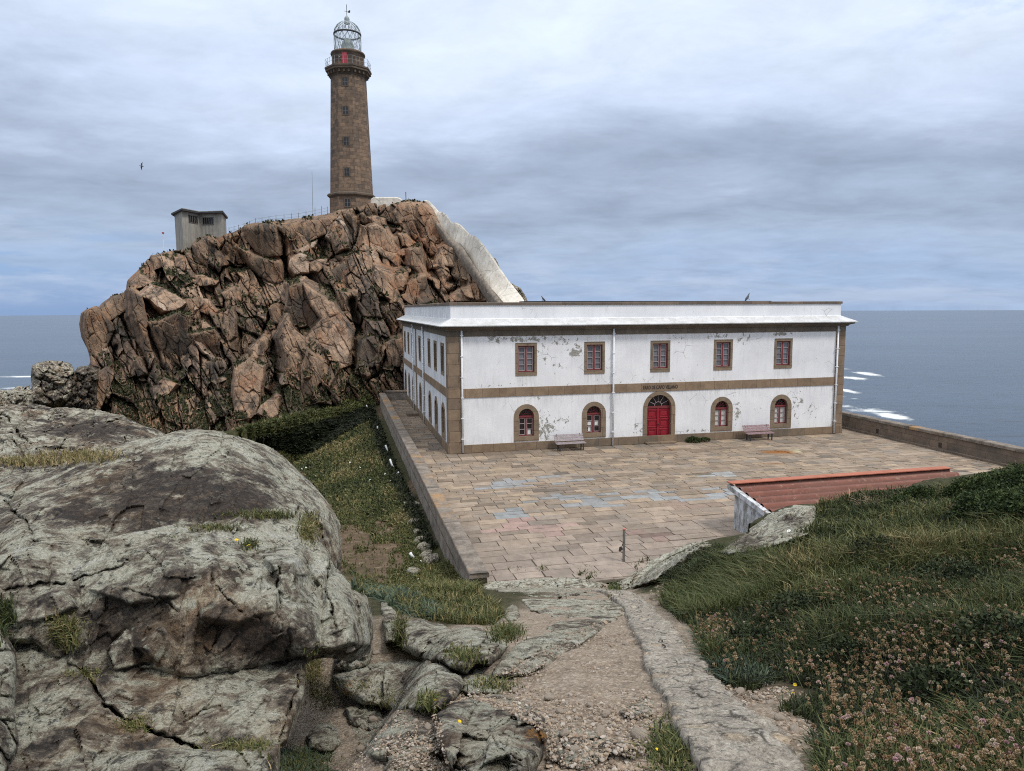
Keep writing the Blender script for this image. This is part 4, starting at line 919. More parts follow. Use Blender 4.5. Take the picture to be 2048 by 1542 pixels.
ground_rock('large pale lichened boulder leaning by the red roofed shed', [(1438, 1106), (1462, 1086), (1500, 1056), (1530, 1036), (1558, 1018), (1580, 1003), (1600, 998), (1626, 1004), (1634, 1016), (1630, 1042), (1618, 1066), (1560, 1092), (1500, 1110), (1452, 1116)], 2.2, lich=((1540, 1030, 90, 30, .6), (1600, 1010, 40, 20, .5)), dark=((1590, 1040, 30, 12, .9), (1500, 1082, 30, 14, .9)), facet=(60, 24, .15, .3, .05), rnd=14, name='boulder')
ground_rock('small grey standing stone on the grassy verge left of the path', [(1006, 1228), (1014, 1214), (1024, 1208), (1034, 1216), (1040, 1230), (1030, 1242), (1012, 1242)], .4, rnd=10)
ground_rock('flat stone half buried in grass left of the path end', [(925, 1214), (950, 1204), (985, 1208), (1000, 1218), (970, 1226), (935, 1226)], .4, lbase=.3, rnd=8)
ground_rock('pale rock cluster in the grass below the wall corner', [(905, 1206), (915, 1196), (935, 1194), (950, 1200), (938, 1210), (915, 1214)], .4, lbase=.4, rnd=7)
ground_rock('grey slab let into the gravel beside the kerb', [(1240, 1424), (1262, 1402), (1295, 1390), (1306, 1402), (1308, 1428), (1275, 1440), (1250, 1436)], .10, lbase=.3, rnd=10)
ground_rock('pale flat slab in the gravel at the lower end of the kerb', [(1218, 1492), (1240, 1484), (1280, 1490), (1292, 1505), (1262, 1514), (1228, 1508)], .08, lbase=.3, rnd=8)
ground_rock('worn grey ledge at the bottom edge left of the angular rock', [(760, 1560), (790, 1508), (830, 1498), (872, 1512), (905, 1540), (905, 1590), (770, 1590)], .2, rnd=16)
ground_rock('low flat bedrock tongue between the gravel and the cracked slab', [(700, 1452), (735, 1432), (800, 1428), (850, 1440), (884, 1470), (890, 1512), (840, 1530), (770, 1520), (716, 1500)], .12, lich=((790, 1450, 60, 20, .2),), dark=((740, 1480, 50, 20, -.3),), facet=(60, 34, .03, .07, .02), rnd=18, name='rock_ledge')
ground_rock('wide cracked bedrock step across the lower end of the gravel path', [(1096, 1470), (1140, 1452), (1190, 1462), (1225, 1480), (1222, 1512), (1180, 1536), (1120, 1540), (1092, 1510)], .07, dark=((1150, 1490, 60, 30, -.35),), facet=(50, 30, .02, .05, .02), rnd=16, name='rock_ledge')
ground_rock('tan bedrock rib between the two ledges left of the gravel path', [(915, 1352), (950, 1336), (985, 1350), (1005, 1372), (985, 1388), (940, 1392), (912, 1378)], .2, lich=((950, 1350, 30, 10, .3),), dark=((960, 1370, 30, 12, -.3),), facet=(40, 20, .03, .07, .02), rnd=10, name='rock_ledge')
ground_rock('broken tan rock low at the left of the gravel beside the speckled boulder', [(688, 1420), (716, 1405), (760, 1418), (770, 1450), (742, 1462), (704, 1452)], .2, rnd=14, dark=((730, 1430, 30, 20, -.3),))

def atz(px, py, z):
    px = np.asarray(px, float); py = np.asarray(py, float)
    d = _fw + ((px - CX) / F_PX)[..., None] * R2 - ((py - CY) / F_PX)[..., None] * U2
    return EYE + d * ((z - 8.0) / d[..., 2])[..., None]
def proj(P):
    q = np.asarray(P, float) - EYE; c = q @ _fw
    return CX + F_PX * (q @ R2) / c, CY - F_PX * (q @ U2) / c
def in_poly(X, Y, poly): return poly_sd(X, Y, poly)[0] > 0

# ------------------------------------------------------------------ terrace paving
def mat_paving():
    t = NT('granite_paving'); p = t.tc()
    a = t.n.new('ShaderNodeAttribute'); a.attribute_name = 'slab'
    n = t.noise(p, 2.6, 9, 0.68); f = t.noise(p, 28, 4, 0.75)
    col = t.mix(0.75, a.outputs['Color'], t.ramp(n, [(0.3, 0.62), (0.55, 1.0), (0.75, 1.2)]), 'MULTIPLY')
    col = t.mix(0.5, col, t.ramp(f, [(0.3, 0.55), (0.7, 1.2)]), 'MULTIPLY')
    col = t.mix(t.mr(t.noise(p, 0.55, 9, 0.72), 0.47, 0.67, 0, 0.5), col, (0.14, 0.12, 0.095))
    col = t.mix(t.mr(t.noise(p, 7, 9, 0.78), 0.58, 0.66, 0, 0.6), col, (0.085, 0.078, 0.068))
    s = t.n.new('ShaderNodeSeparateXYZ'); t.l.new(p, s.inputs[0])
    acc = None
    for (px, py, rx, ry, am) in RUST:
        dx = t.math('DIVIDE', t.math('SUBTRACT', s.outputs[0], px), rx); dy = t.math('DIVIDE', t.math('SUBTRACT', s.outputs[1], py), ry)
        g = t.math('MULTIPLY', t.math('POWER', 2.718, t.math('MULTIPLY', t.math('ADD', t.math('MULTIPLY', dx, dx), t.math('MULTIPLY', dy, dy)), -1.0)), am)
        acc = g if acc is None else t.math('MAXIMUM', acc, g)
    col = t.mix(t.mr(t.math('ADD', acc, t.math('MULTIPLY', t.math('SUBTRACT', t.noise(p, 2.5, 7, .7), .5), .9)), 0.35, 0.8), col, t.ramp(f, [(.35, (0.13, 0.06, 0.025)), (.6, (0.31, 0.125, 0.03))]))
    return t.out(col, t.bump(t.math('ADD', n, t.math('MULTIPLY', f, .3)), 0.45, 0.02), 0.88, 0.25)
RUST = []
for (x, y, rx, ry, am) in ((1556, 904, 1.3, .65, .95), (1545, 927, 1.2, .4, .6), (1340, 899, .9, .4, .6), (1537, 880, .3, .3, .7)):
    q = atz(x, y, 0); RUST.append((float(q[0]), float(q[1]), rx, ry, am))
M['paving'] = mat_paving()
M['joint'] = simple('earthy_paving_joint', (0.085, 0.07, 0.05), (0.04, 0.038, 0.022), 6, 0.95)

def build_terrace():
    V, Fq, C = [], [], []
    def slab(u0, u1, n0, n1, col, gap=0.026):
        j = lambda: RD.uniform(-0.018, 0.018)
        z = RD.uniform(-0.010, 0.010); b = len(V); g = gap / 2
        pts = [(u0 + g + j(), n0 + g + j()), (u1 - g + j(), n0 + g + j()), (u1 - g + j(), n1 - g + j()), (u0 + g + j(), n1 - g + j())]
        cu, cn = (u0 + u1) / 2, (n0 + n1) / 2
        tl = [RD.uniform(-0.005, 0.005) for _ in range(4)]
        for (u, n), dz in zip(pts, tl): V.append(FRONT.p(u, n, z + dz))
        for (u, n) in pts: V.append(FRONT.p(u + (u - cu) * .02, n + (n - cn) * .02, -0.05))
        Fq.append((b, b + 1, b + 2, b + 3))
        for k in range(4): m = (k + 1) % 4; Fq.append((b + k, b + m, b + 4 + m, b + 4 + k))
        C.extend([col] * 8)
    base = [(0.36, 0.275, 0.195), (0.40, 0.31, 0.225), (0.33, 0.25, 0.18), (0.42, 0.32, 0.22), (0.37, 0.29, 0.215), (0.31, 0.255, 0.20)]
    def colour(u, n):
        x, y = proj(np.array(FRONT.p(u, n, 0)))
        c = np.array(RD.choice(base)) * np.array((.90, .905, .92)) * RD.uniform(0.74, 1.12)
        near = min(1, max(0, (n - 11) / 7)); c = c * (1 - near) + np.array((0.315, 0.255, 0.208)) * near * RD.uniform(.78, 1.14)
        for (ex, ey, rx, ry, tc, pr) in ((1000, 971, 70, 13, (.28, .282, .28), .6), (1090, 962, 90, 10, (.28, .275, .265), .4), (1160, 1000, 120, 14, (.25, .25, .245), .55), (1330, 990, 130, 12, (.30, .305, .30), .6), (1430, 985, 40, 12, (.29, .295, .29), .5), (1025, 1028, 40, 10, (.26, .27, .265), .9),
                                         (1090, 980, 60, 10, (.24, .19, .15), .7), (1050, 1055, 90, 18, (.36, .25, .21), .6), (1300, 1070, 40, 10, (.24, .17, .14), .6), (1380, 1010, 60, 10, (.30, .22, .17), .5), (1590, 903, 14, 5, (.48, .42, .28), .9), (1440, 950, 40, 6, (.40, .41, .40), .6)):
            if ((x - ex) / rx) ** 2 + ((y - ey) / ry) ** 2 < 1 and RD.random() < pr:
                c = np.array(tc) * RD.uniform(.9, 1.1)
        if RD.random() < .05: c = c * .72
        return tuple(c)
    # band of slabs set square to the front wall, then courses parallel to it
    u = -1.80
    while u < 26.7:
        w = RD.uniform(0.55, 1.05); u1 = min(26.72, u + w)
        slab(u, u1, 0.08, 1.0, tuple(np.array(colour(u, 1)) * .92)); slab(u, u1, 1.0, 1.88, colour(u, 1.5)); u = u1
    n = 1.93
    while n < 19.45:
        h = RD.uniform(0.28, 0.56) if n < 12 else RD.uniform(0.36, 0.62)
        n1 = min(19.5, n + h); u = -1.80 - RD.uniform(0, .5); first = True
        while u < 26.7:
            w = RD.uniform(0.4, 1.25) * (1 if n < 12 else 1.1); u1 = min(26.72, u + w)
            if u1 - u > .12: slab(max(u, -1.80), u1, n, n1, colour((u + u1) / 2, (n + n1) / 2))
            u = u1
        n = n1
    for (ua, ub, na, nb) in ((-1.80, -0.06, -24.6, 0.06), (LF + .06, 26.72, -27, 0.06)):
        n = na
        while n < nb - .05:
            n1 = min(nb, n + RD.uniform(.45, .8)); u = ua
            while u < ub - .05:
                u1 = min(ub, u + RD.uniform(.55, 1.2)); u1 = ub if ub - u1 < .2 else u1
                slab(u, u1, n, n1, tuple(np.array(colour(u, n)) * .8)); u = u1
            n = n1
    global SLABV; SLABV = np.array(V)
    o = mesh_np('terrace', np.array(V), np.array(Fq), M['paving'], False, {'slab': np.array(C)})
    tag(o, 'terrace paved with tan granite slabs in front of the white house', 'terrace', kind='structure')
    b = MB(); b.face([FRONT.p(-2.4, 19.6, -.035), FRONT.p(27.0, 19.6, -.035), FRONT.p(27.0, -28, -.035), FRONT.p(-2.4, -28, -.035)])
    tag(b.build('terrace_bed', M['joint']), 'earth bed showing in the joints of the terrace', 'ground', kind='structure')
build_terrace()

# ------------------------------------------------------------------ terrace walls
def mat_wall(name, orange=0.0):
    t = NT(name); p = t.tc()
    n = t.noise(p, 1.8, 12, 0.72); f = t.noise(p, 18, 6, 0.78)
    col = t.ramp(n, [(0.28, (0.085, 0.074, 0.062)), (0.48, (0.20, 0.17, 0.14)), (0.7, (0.33, 0.285, 0.235))])
    if orange: col = t.mix(t.mr(t.noise(p, 0.7, 7, 0.65), 0.5, 0.66, 0, orange), col, (0.42, 0.24, 0.10))
    s = t.n.new('ShaderNodeSeparateXYZ'); t.l.new(p, s.inputs[0])
    j = t.math('FRACT', t.math('MULTIPLY', s.outputs[1], 0.72))
    col = t.mix(t.mr(j, 0.0, 0.025, 0.75, 0.0), col, (0.05, 0.045, 0.035))
    col = t.mix(0.6, col, t.ramp(f, [(0.3, 0.5), (0.7, 1.3)]), 'MULTIPLY')
    return t.out(col, t.bump(t.math('ADD', n, t.math('MULTIPLY', f, .4)), 0.8, 0.05), 0.94, 0.18)
M['wall_l'] = mat_wall('lichened_wall_granite'); M['coping'] = mat_wall('lichened_coping', 0.75)

def rough_box(name, fr, u0, u1, n0, n1, z0, z1, mat, parent, amp=0.03, step=0.4, rb=0.06):
    """long stone run with worn, slightly uneven faces"""
    k = max(2, int(abs(n1 - n0) / step)); ns = np.linspace(n0, n1, k)
    prof = [(u0, z0), (u0, z0 * .5 + z1 * .5), (u0, z1 - rb), (u0 + rb * .5, z1 - rb * .15), (u0 + rb, z1), ((u0 + u1) / 2, z1 + .005), (u1 - rb, z1), (u1 - rb * .5, z1 - rb * .15), (u1, z1 - rb), (u1, z0 * .5 + z1 * .5), (u1, z0)]
    P = np.array([[fr.p(u, n, z) for (u, z) in prof] for n in ns])
    P = P + amp * np.stack([fbm(P * 1.7, 4, 5), fbm(P * 1.7 + 7, 4, 6), fbm(P * 1.7 + 3, 4, 7)], -1)
    nr, nc = P.shape[:2]
    V = P.reshape(-1, 3); Fc = list(map(tuple, grid_faces(nr, nc)))
    me = bpy.data.meshes.new(name)
    me.from_pydata([tuple(v) for v in V], [], Fc + [tuple(range(nc)), tuple(range((nr - 1) * nc, nr * nc))[::-1]])
    for q in me.polygons: q.use_smooth = True
    me.materials.append(mat)
    return link(name, me, parent)

w = empty('terrace_wall', FRONT.p(-2.2, 19, 0), 'low weathered parapet wall with orange lichen along the left edge of the terrace', 'wall')
rough_box('wall_body', FRONT, -2.38, -1.92, -25.2, 19.55, -2.8, 0.47, M['wall_l'], w, .03)
for i in range(9):
    a = -25.25 + 44.85 * i / 9
    rough_box('coping', FRONT, -2.43, -1.87, a, a + 44.85 / 9 - .02, 0.46, 0.61, M['coping'], w, .02, .3, .04)
w = empty('terrace_wall', FRONT.p(-1.2, -24.9, 0), 'short parapet wall closing the passage behind the left end of the white house', 'wall')
bw = Fr(FRONT.p(0, -24.85, 0), FRONT.N, FRONT.U)
rough_box('wall_body', bw, -0.45, 0.0, -1.85, 0.0, -1.5, 0.68, M['wall_l'], w, .03)
rough_box('coping', bw, -0.50, 0.05, -1.85, 0.0, 0.67, 0.82, M['coping'], w, .02)
w = empty('terrace_wall', FRONT.p(27, 0, 0), 'long dark granite parapet wall between the terrace and the sea', 'wall')
b = MB(); b.box(FRONT, 26.78, 27.22, -28, 26, -6, 0.84); b.build('wall_body', M['wallstone'], w)
for i in range(22):
    a = -28 + 54 * i / 22
    rough_box('coping', FRONT, 26.70, 27.30, a, a + 54 / 22 - .015, 0.83, 1.0, M['coping' if i % 4 == 1 else 'wall_l'], w, .02, .4, .04)
b = MB(); b.box(FRONT, 26.50, 26.775, -28, 26, -.2, 0.10); b.build('gutter_kerb', M['wallstone'], w)
for n in (1.2, 6.0, 12.6):
    b = MB(); b.box(FRONT, 26.768, 26.80, n, n + .22, 0.14, 0.42); b.build('drain_hole', M['letters'], w)

# ------------------------------------------------------------------ white house
house = empty('lighthouse_house', tuple(A0), 'two storey whitewashed keepers house with brown granite trim, peeling paint and red windows', 'house')
def rect_pts(u0, u1, z0, z1): return [(u0, z0), (u0, z1), (u1, z1), (u1, z0)]
def arch_pts(uc, hw, z0, zs, n=14): return [(uc - hw, z0)] + [(uc - hw * math.cos(math.pi * k / n), zs + hw * math.sin(math.pi * k / n)) for k in range(n + 1)] + [(uc + hw, z0)]
def wall_face(fr, L, z0, z1, holes, uoff=0.0, usign=1):
    b = MB()
    us = sorted(set([0, L] + [h[0] for h in holes] + [h[1] for h in holes])); zs = sorted(set([z0, z1] + [h[2] for h in holes] + [h[3] for h in holes]))
    for i in range(len(us) - 1):
        for j in range(len(zs) - 1):
            cu, cz = (us[i] + us[i + 1]) / 2, (zs[j] + zs[j + 1]) / 2
            if any(h[0] < cu < h[1] and h[2] < cz < h[3] for h in holes): continue
            q = [(us[i], zs[j]), (us[i + 1], zs[j]), (us[i + 1], zs[j + 1]), (us[i], zs[j + 1])]
            b.face([fr.p(u, 0, z) for u, z in q], [(uoff + usign * u, z) for u, z in q])
    for h in holes:
        if h[4]:
            uc, hw = (h[0] + h[1]) / 2, (h[1] - h[0]) / 2
            a = arch_pts(uc, hw, h[2], h[3] - hw)[1:-1]; k = len(a) // 2
            for pts, c in ((a[:k + 1], (h[0], h[3])), (a[k:], (h[1], h[3]))):
                for p, q in zip(pts[:-1], pts[1:]):
                    b.face([fr.p(*( (c[0], 0, c[1]))), fr.p(p[0], 0, p[1]), fr.p(q[0], 0, q[1])], [(uoff + usign * c[0], c[1]), (uoff + usign * p[0], p[1]), (uoff + usign * q[0], q[1])])
    return b
FU_C = [4.42, 8.49, 12.59, 16.70, 20.80]; FL_C = [4.42, 8.48, 16.70, 20.78]
SD_C = [2.12, 5.2, 8.28, 13.85, 19.1, 22.4, 25.65]
holes = [(c - .48, c + .48, 4.45, 5.93, False) for c in FU_C] + [(c - .45, c + .45, .79, 2.37, True) for c in FL_C] + [(12.585 - .78, 12.585 + .78, 0.04, 2.88, True)]
wall_face(FRONT, LF, 0, 7.0, holes).build('wall', M['paint'], house)
sholes = [(c - .48, c + .48, 4.42, 5.88, False) for c in SD_C] + [(c - .45, c + .45, .79, 2.37, True) for c in SD_C]
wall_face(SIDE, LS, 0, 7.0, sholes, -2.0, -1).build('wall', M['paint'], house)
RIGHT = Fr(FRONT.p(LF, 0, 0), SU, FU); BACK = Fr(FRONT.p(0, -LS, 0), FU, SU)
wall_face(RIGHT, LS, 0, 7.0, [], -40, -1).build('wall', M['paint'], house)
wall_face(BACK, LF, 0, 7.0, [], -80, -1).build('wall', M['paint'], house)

def loop(profile, name, mat, smooth=False):
    """profile [(outward offset, z)] run round the four sides of the house with mitred corners"""
    b = MB()
    def corner(k, o): return ((-o, o), (LF + o, o), (LF + o, -LS - o), (-o, -LS - o))[k]
    for (o0, z0), (o1, z1) in zip(profile[:-1], profile[1:]):
        for k in range(4):
            a0, b0, a1, b1 = corner(k, o0), corner((k + 1) % 4, o0), corner(k, o1), corner((k + 1) % 4, o1)
            ax = 0 if k % 2 == 0 else 1; s = math.dist((o0, z0), (o1, z1)) if abs(z1 - z0) < 1e-3 else 0
            b.face([FRONT.p(a0[0], a0[1], z0), FRONT.p(b0[0], b0[1], z0), FRONT.p(b1[0], b1[1], z1), FRONT.p(a1[0], a1[1], z1)], [(a0[ax], z0), (b0[ax], z0), (b1[ax], z1 + s), (a1[ax], z1 + s)])
    return b.build(name, mat, house, smooth)
loop([(0.0, 0.46), (.06, 0.45), (.065, 0.0), (.0, 0.0)], 'plinth', M['plinth'])
loop([(0.0, 3.61), (.045, 3.60), (.045, 3.11), (.0, 3.10)], 'string_course', M['band'])
loop([(0.0, 6.49), (.04, 6.50), (.042, 6.80)], 'frieze', M['frieze'])
loop([(.042, 6.80), (.14, 6.82), (.15, 6.88), (.24, 6.93), (.34, 6.955), (.40, 6.97), (.40, 7.045)], 'cornice', M['frieze'])
M['cornicepaint'] = None
def mat_cornicewhite():
    t = NT('weathered_white_cornice'); uv = t.tc('UV'); p = t.tc()
    n = t.noise(p, 1.6, 9, 0.7); s = t.n.new('ShaderNodeSeparateXYZ'); t.l.new(uv, s.inputs[0])
    wob = t.math('MULTIPLY_ADD', t.noise(p, 0.5, 4), 2.5, s.outputs[0])
    j = t.math('FRACT', t.math('MULTIPLY', wob, 0.62))
    col = t.ramp(n, [(0.3, (0.44, 0.44, 0.42)), (0.6, (0.62, 0.62, 0.615))])
    col = t.mix(t.mr(j, 0, .012, 0.8, 0), col, (0.25, 0.24, 0.22))
    col = t.mix(t.mr(t.noise(t.map(p, (3, 3, .4)), 1.5, 9, .75), 0.53, 0.72, 0, 0.7), col, (0.36, 0.345, 0.31))
    return t.out(col, t.bump(n, .3, .03), .85, .25)
M['cornicepaint'] = mat_cornicewhite()
loop([(.40, 7.045), (.52, 7.05), (.53, 7.10), (-.16, 7.45)], 'cornice_slope', M['cornicepaint'])
loop([(-.16, 7.45), (-.20, 7.47), (-.20, 8.20)], 'parapet', M['paint'])
loop([(-.20, 8.20), (-.14, 8.205), (-.14, 8.34), (-.20, 8.36), (-.52, 8.36), (-.52, 7.80)], 'parapet_coping', M['wallstone'])
b = MB(); b.face([FRONT.p(.5, -.5, 7.82), FRONT.p(LF - .5, -.5, 7.82), FRONT.p(LF - .5, -LS + .5, 7.82), FRONT.p(.5, -LS + .5, 7.82)]); b.build('roof', M['roofgray'], house)
b = MB()
for i in range(8):
    b.box(FRONT, 4.9 + i * 2.02, 4.9 + i * 2.02 + 1.96, -3.4, -1.7, 8.36 - .012 * i * .3, 8.44 - .004 * i)
b.build('roof_panel', M['roofgray'], house)
for fr, u0, u1 in ((FRONT, -.035, .80), (FRONT, LF - .62, LF + .035), (SIDE, -.0, .62), (SIDE, LS - .45, LS), (SIDE, 11.3, 12.0), (SIDE, 16.1, 16.8)):
    b = MB(); b.box(fr, u0, u1, 0.0, .036, .46, 3.10); b.box(fr, u0, u1, 0.0, .036, 3.61, 6.49); b.build('pilaster', M['stone'], house)

def casement(fr, wn, uc, hw, z0, z1, d, fmat, gmat, rows=4, pale=None, thick=.055, muntin=None):
    """two glazed leaves: frame, bars and panes as children of the window"""
    b = MB(); b.ring(fr, rect_pts(uc - hw, uc + hw, z0, z1), rect_pts(uc - hw + thick, uc + hw - thick, z0 + thick, z1 - thick), d - .02, d + .05)
    b.box(fr, uc - .048, uc + .048, d - .01, d + .058, z0 + thick, z1 - thick)
    b.build('frame', fmat, wn)
    m = MB()
    for sg in (-1, 1):
        a, c = (uc - hw + thick, uc - .048) if sg < 0 else (uc + .048, uc + hw - thick)
        m.ring(fr, rect_pts(a + .002, c - .002, z0 + thick + .002, z1 - thick - .002), rect_pts(a + .035, c - .035, z0 + thick + .035, z1 - thick - .035), d, d + .035)
        for k in range(1, rows):
            z = z0 + thick + (z1 - z0 - 2 * thick) * k / rows
            m.box(fr, a + .036, c - .036, d, d + .03, z - .016, z + .016)
    m.build('glazing_bars', muntin or M['muntin'], wn)
    g = MB(); g.box(fr, uc - hw + .01, uc + hw - .01, d - .03, d - .022, z0 + .01, z1 - .01); g.build('pane', gmat, wn)
    if pale:
        for (ua, ub, za, zb) in pale:
            q = MB(); q.box(fr, uc + ua, uc + ub, d - .02, d - .008, za, zb); q.build('paper_notice', M['paper'], wn)
def fan(fr, wn, uc, hw, zs, d, fmat, bar, spokes, gmat):
    b = MB(); o = arch_pts(uc, hw, zs, zs); i = arch_pts(uc, hw - .05, zs, zs)
    b.ring(fr, o, i, d - .02, d + .04); b.build('fanlight_frame', fmat, wn)
    s = MB()
    for k in range(spokes):
        a = math.pi * (k + .75) / (spokes + .5); r0, r1 = hw * .30, hw - .05
        p0 = fr.p(uc - r0 * math.cos(a), d + .02, zs + r0 * math.sin(a)); p1 = fr.p(uc - r1 * math.cos(a), d + .02, zs + r1 * math.sin(a))
        s.tube([p0, p1], .018, 5)
    s.tube([fr.p(uc - hw * .30 * math.cos(math.pi * k / 8), d + .02, zs + hw * .30 * math.sin(math.pi * k / 8)) for k in range(9)], .018, 5)
    s.build('fanlight_bars', bar, wn)
    g = MB(); g.prism(fr, arch_pts(uc, hw - .01, zs, zs), d - .03, d - .022); g.build('pane', gmat, wn)
def window_rect(fr, c, zb=4.45, fmat=None, gmat=None, top=True):
    b = MB(); b.ring(fr, rect_pts(c - .62, c + .62, zb - .2, zb + 1.65), rect_pts(c - .48, c + .48, zb, zb + 1.48), -.24, .032)
    wn = b.build('window', M['surround'], house)
    casement(fr, wn, c, .475, zb + .01, zb + 1.47, -.13, fmat or M['redframe'], gmat or M['glassgrey'])
    return wn
def window_arch(fr, c, fmat=None, gmat=None, pale=None, bars=None):
    b = MB(); b.ring(fr, arch_pts(c, .73, .52, 1.90), arch_pts(c, .45, .79, 1.92), -.26, .032)
    wn = b.build('window', M['surround'], house)
    casement(fr, wn, c, .445, .80, 1.86, -.19, fmat or M['redframe'], gmat or M['glassdark'], 3, pale, .045, bars)
    t = MB(); t.box(fr, c - .445, c + .445, -.2, -.10, 1.86, 1.96); t.build('transom', fmat or M['redframe'], wn)
    fan(fr, wn, c, .445, 1.96, -.19, fmat or M['redframe'], fmat or M['redframe'], 5, M['glassdark'])
    return wn
for c in FU_C: window_rect(FRONT, c)
window_arch(FRONT, FL_C[0], pale=[(.12, .30, .88, 1.18)])
window_arch(FRONT, FL_C[1], pale=[(-.32, -.10, 1.22, 1.44), (.12, .34, 1.22, 1.44), (-.30, -.14, .88, 1.18)])
window_arch(FRONT, FL_C[2], gmat=M['curtain']); window_arch(FRONT, FL_C[3], gmat=M['curtain'])
for c in SD_C:
    window_rect(SIDE, c, 4.42, M['darkframe'], M['glass']); window_arch(SIDE, c, M['darkframe'], M['glassdark'])

# entrance door
DC = 12.585
b = MB(); b.ring(FRONT, arch_pts(DC, 1.03, 0.0, 2.08, 20), arch_pts(DC, .78, 0.05, 2.10, 20), -.3, .036)
dw = b.build('doorway', M['surround'], house)
b = MB(); b.box(FRONT, DC - .95, DC + .95, .07, .42, 0.0, .11); b.build('doorstep', M['plinth'], house, bevel=.015)
b = MB(); b.box(FRONT, DC - .775, DC + .775, -.26, -.13, 2.07, 2.21); b.build('transom', M['redframe'], dw)
fan(FRONT, dw, DC, .775, 2.21, -.2, M['redframe'], M['muntin'], 5, M['glassdark'])
for sg in (-1, 1):
    u0, u1 = (DC - .77, DC - .012) if sg < 0 else (DC + .012, DC + .77)
    b = MB(); b.box(FRONT, u0, u1, -.26, -.20, .06, 2.07)
    for z0, z1 in ((.20, .78), (.92, 1.36), (1.50, 1.95)):
        b.ring(FRONT, rect_pts(u0 + .09, u1 - .09, z0, z1), rect_pts(u0 + .14, u1 - .14, z0 + .05, z1 - .05), -.2, -.165)
        b.box(FRONT, u0 + .19, u1 - .19, -.2, -.18, z0 + .1, z1 - .1)
        b.box(FRONT, u0 + .07, u1 - .07, -.2, -.15, z1 + .01, z1 + .05)
    b.build('door_leaf', M['red'], dw, bevel=.006)
b = MB(); b.box(FRONT, DC - .06, DC + .06, -.2, -.145, .06, 2.07); b.build('door_post', M['red'], dw)
b = MB(); b.lathe(np.zeros(3), [(0, -.03), (.05, -.02), (.055, .0), (.05, .02), (0, .03)], 12); o = FRONT.p(DC + .02, -.12, 1.12); b.v = [(v[0] + o[0], v[1] + o[1], v[2] + o[2]) for v in b.v]; b.build('door_handle', M['iron'], dw, True)

# inscription
cu = bpy.data.curves.new('inscription', 'FONT'); cu.body = 'FARO DE CABO VILLANO'; cu.size = .30; cu.extrude = .006; cu.align_x = 'CENTER'; cu.space_character = 1.06; cu.offset = .012
to = bpy.data.objects.new('inscription_tmp', cu); COL.objects.link(to); bpy.context.view_layer.update()
me = bpy.data.meshes.new_from_object(to.evaluated_get(bpy.context.evaluated_depsgraph_get())); bpy.data.objects.remove(to)
xs = np.array([v.co[:] for v in me.vertices]); wdt = xs[:, 0].max() - xs[:, 0].min(); kx = 2.22 / wdt
for v in me.vertices: v.co = Vector(FRONT.p(12.62 + v.co.x * kx, .047 + v.co.z, 3.245 + v.co.y * .98))
me.materials.clear(); me.materials.append(M['letters']); link('inscription', me, house)

# downpipes
def pipe(fr, u, ztop, n=.11, zb=0.05, r=.055):
    b = MB(); b.tube([fr.p(u, n, z) for z in (zb, ztop)], r, 10)
    p = b.build('downpipe', M['white'], house, True)
    q = MB()
    for z in np.arange(.8, ztop - .2, 1.15):
        q.box(fr, u - .085, u + .085, .04, n + .075, z, z + .035)
    q.build('bracket', M['white'], p)
for u in (.745, 9.62, LF - .56): pipe(FRONT, u, 6.83)
pipe(SIDE, 17.9, 6.83); pipe(SIDE, 11.1, 6.83)

b = MB(); b.box(SIDE, 14.6, 15.9, .07, .95, 0.0, .22)
tag(b.build('stone_step', M['wallstone'], None, bevel=.03), 'low stone step against the left side wall of the white house', 'step')

# ------------------------------------------------------------------ benches
def bench(u0, u1, smat, label):
    t = empty('bench', FRONT.p((u0 + u1) / 2, .7, 0), label, 'bench', 'benches along the front wall')
    b = MB()
    for k in range(3): b.box(FRONT, u0, u1, .62 + k * .15, .62 + k * .15 + .135, .43 - .012 * k, .465 - .012 * k)
    b.build('seat', smat, t, bevel=.006)
    b = MB()
    for k in range(3):
        n = .56 - k * .075; z = .50 + k * .125
        b.prism(Fr(FRONT.p(0, 0, 0), FRONT.N, FRONT.U), [(n, z), (n + .03, z + .012), (n - .03, z + .118), (n - .06, z + .106)], u0, u1)
    b.build('backrest', smat, t, bevel=.004)
    for u in (u0 + .18, u1 - .18):
        b = MB(); b.box(FRONT, u - .03, u + .03, .98, 1.03, 0, .43); b.box(FRONT, u - .03, u + .03, .60, .65, 0, .43); b.box(FRONT, u - .028, u + .028, .652, .978, .36, .42)
        b.tube([FRONT.p(u, .60, .43), FRONT.p(u, .36, .88)], .022, 6); b.build('leg', M['iron'], t)
bench(5.92, 7.66, M['bench_pale'], 'pale weathered slatted bench between the two left ground floor windows')
bench(17.9, 19.72, M['bench_red'], 'reddish slatted bench between the two right ground floor windows')

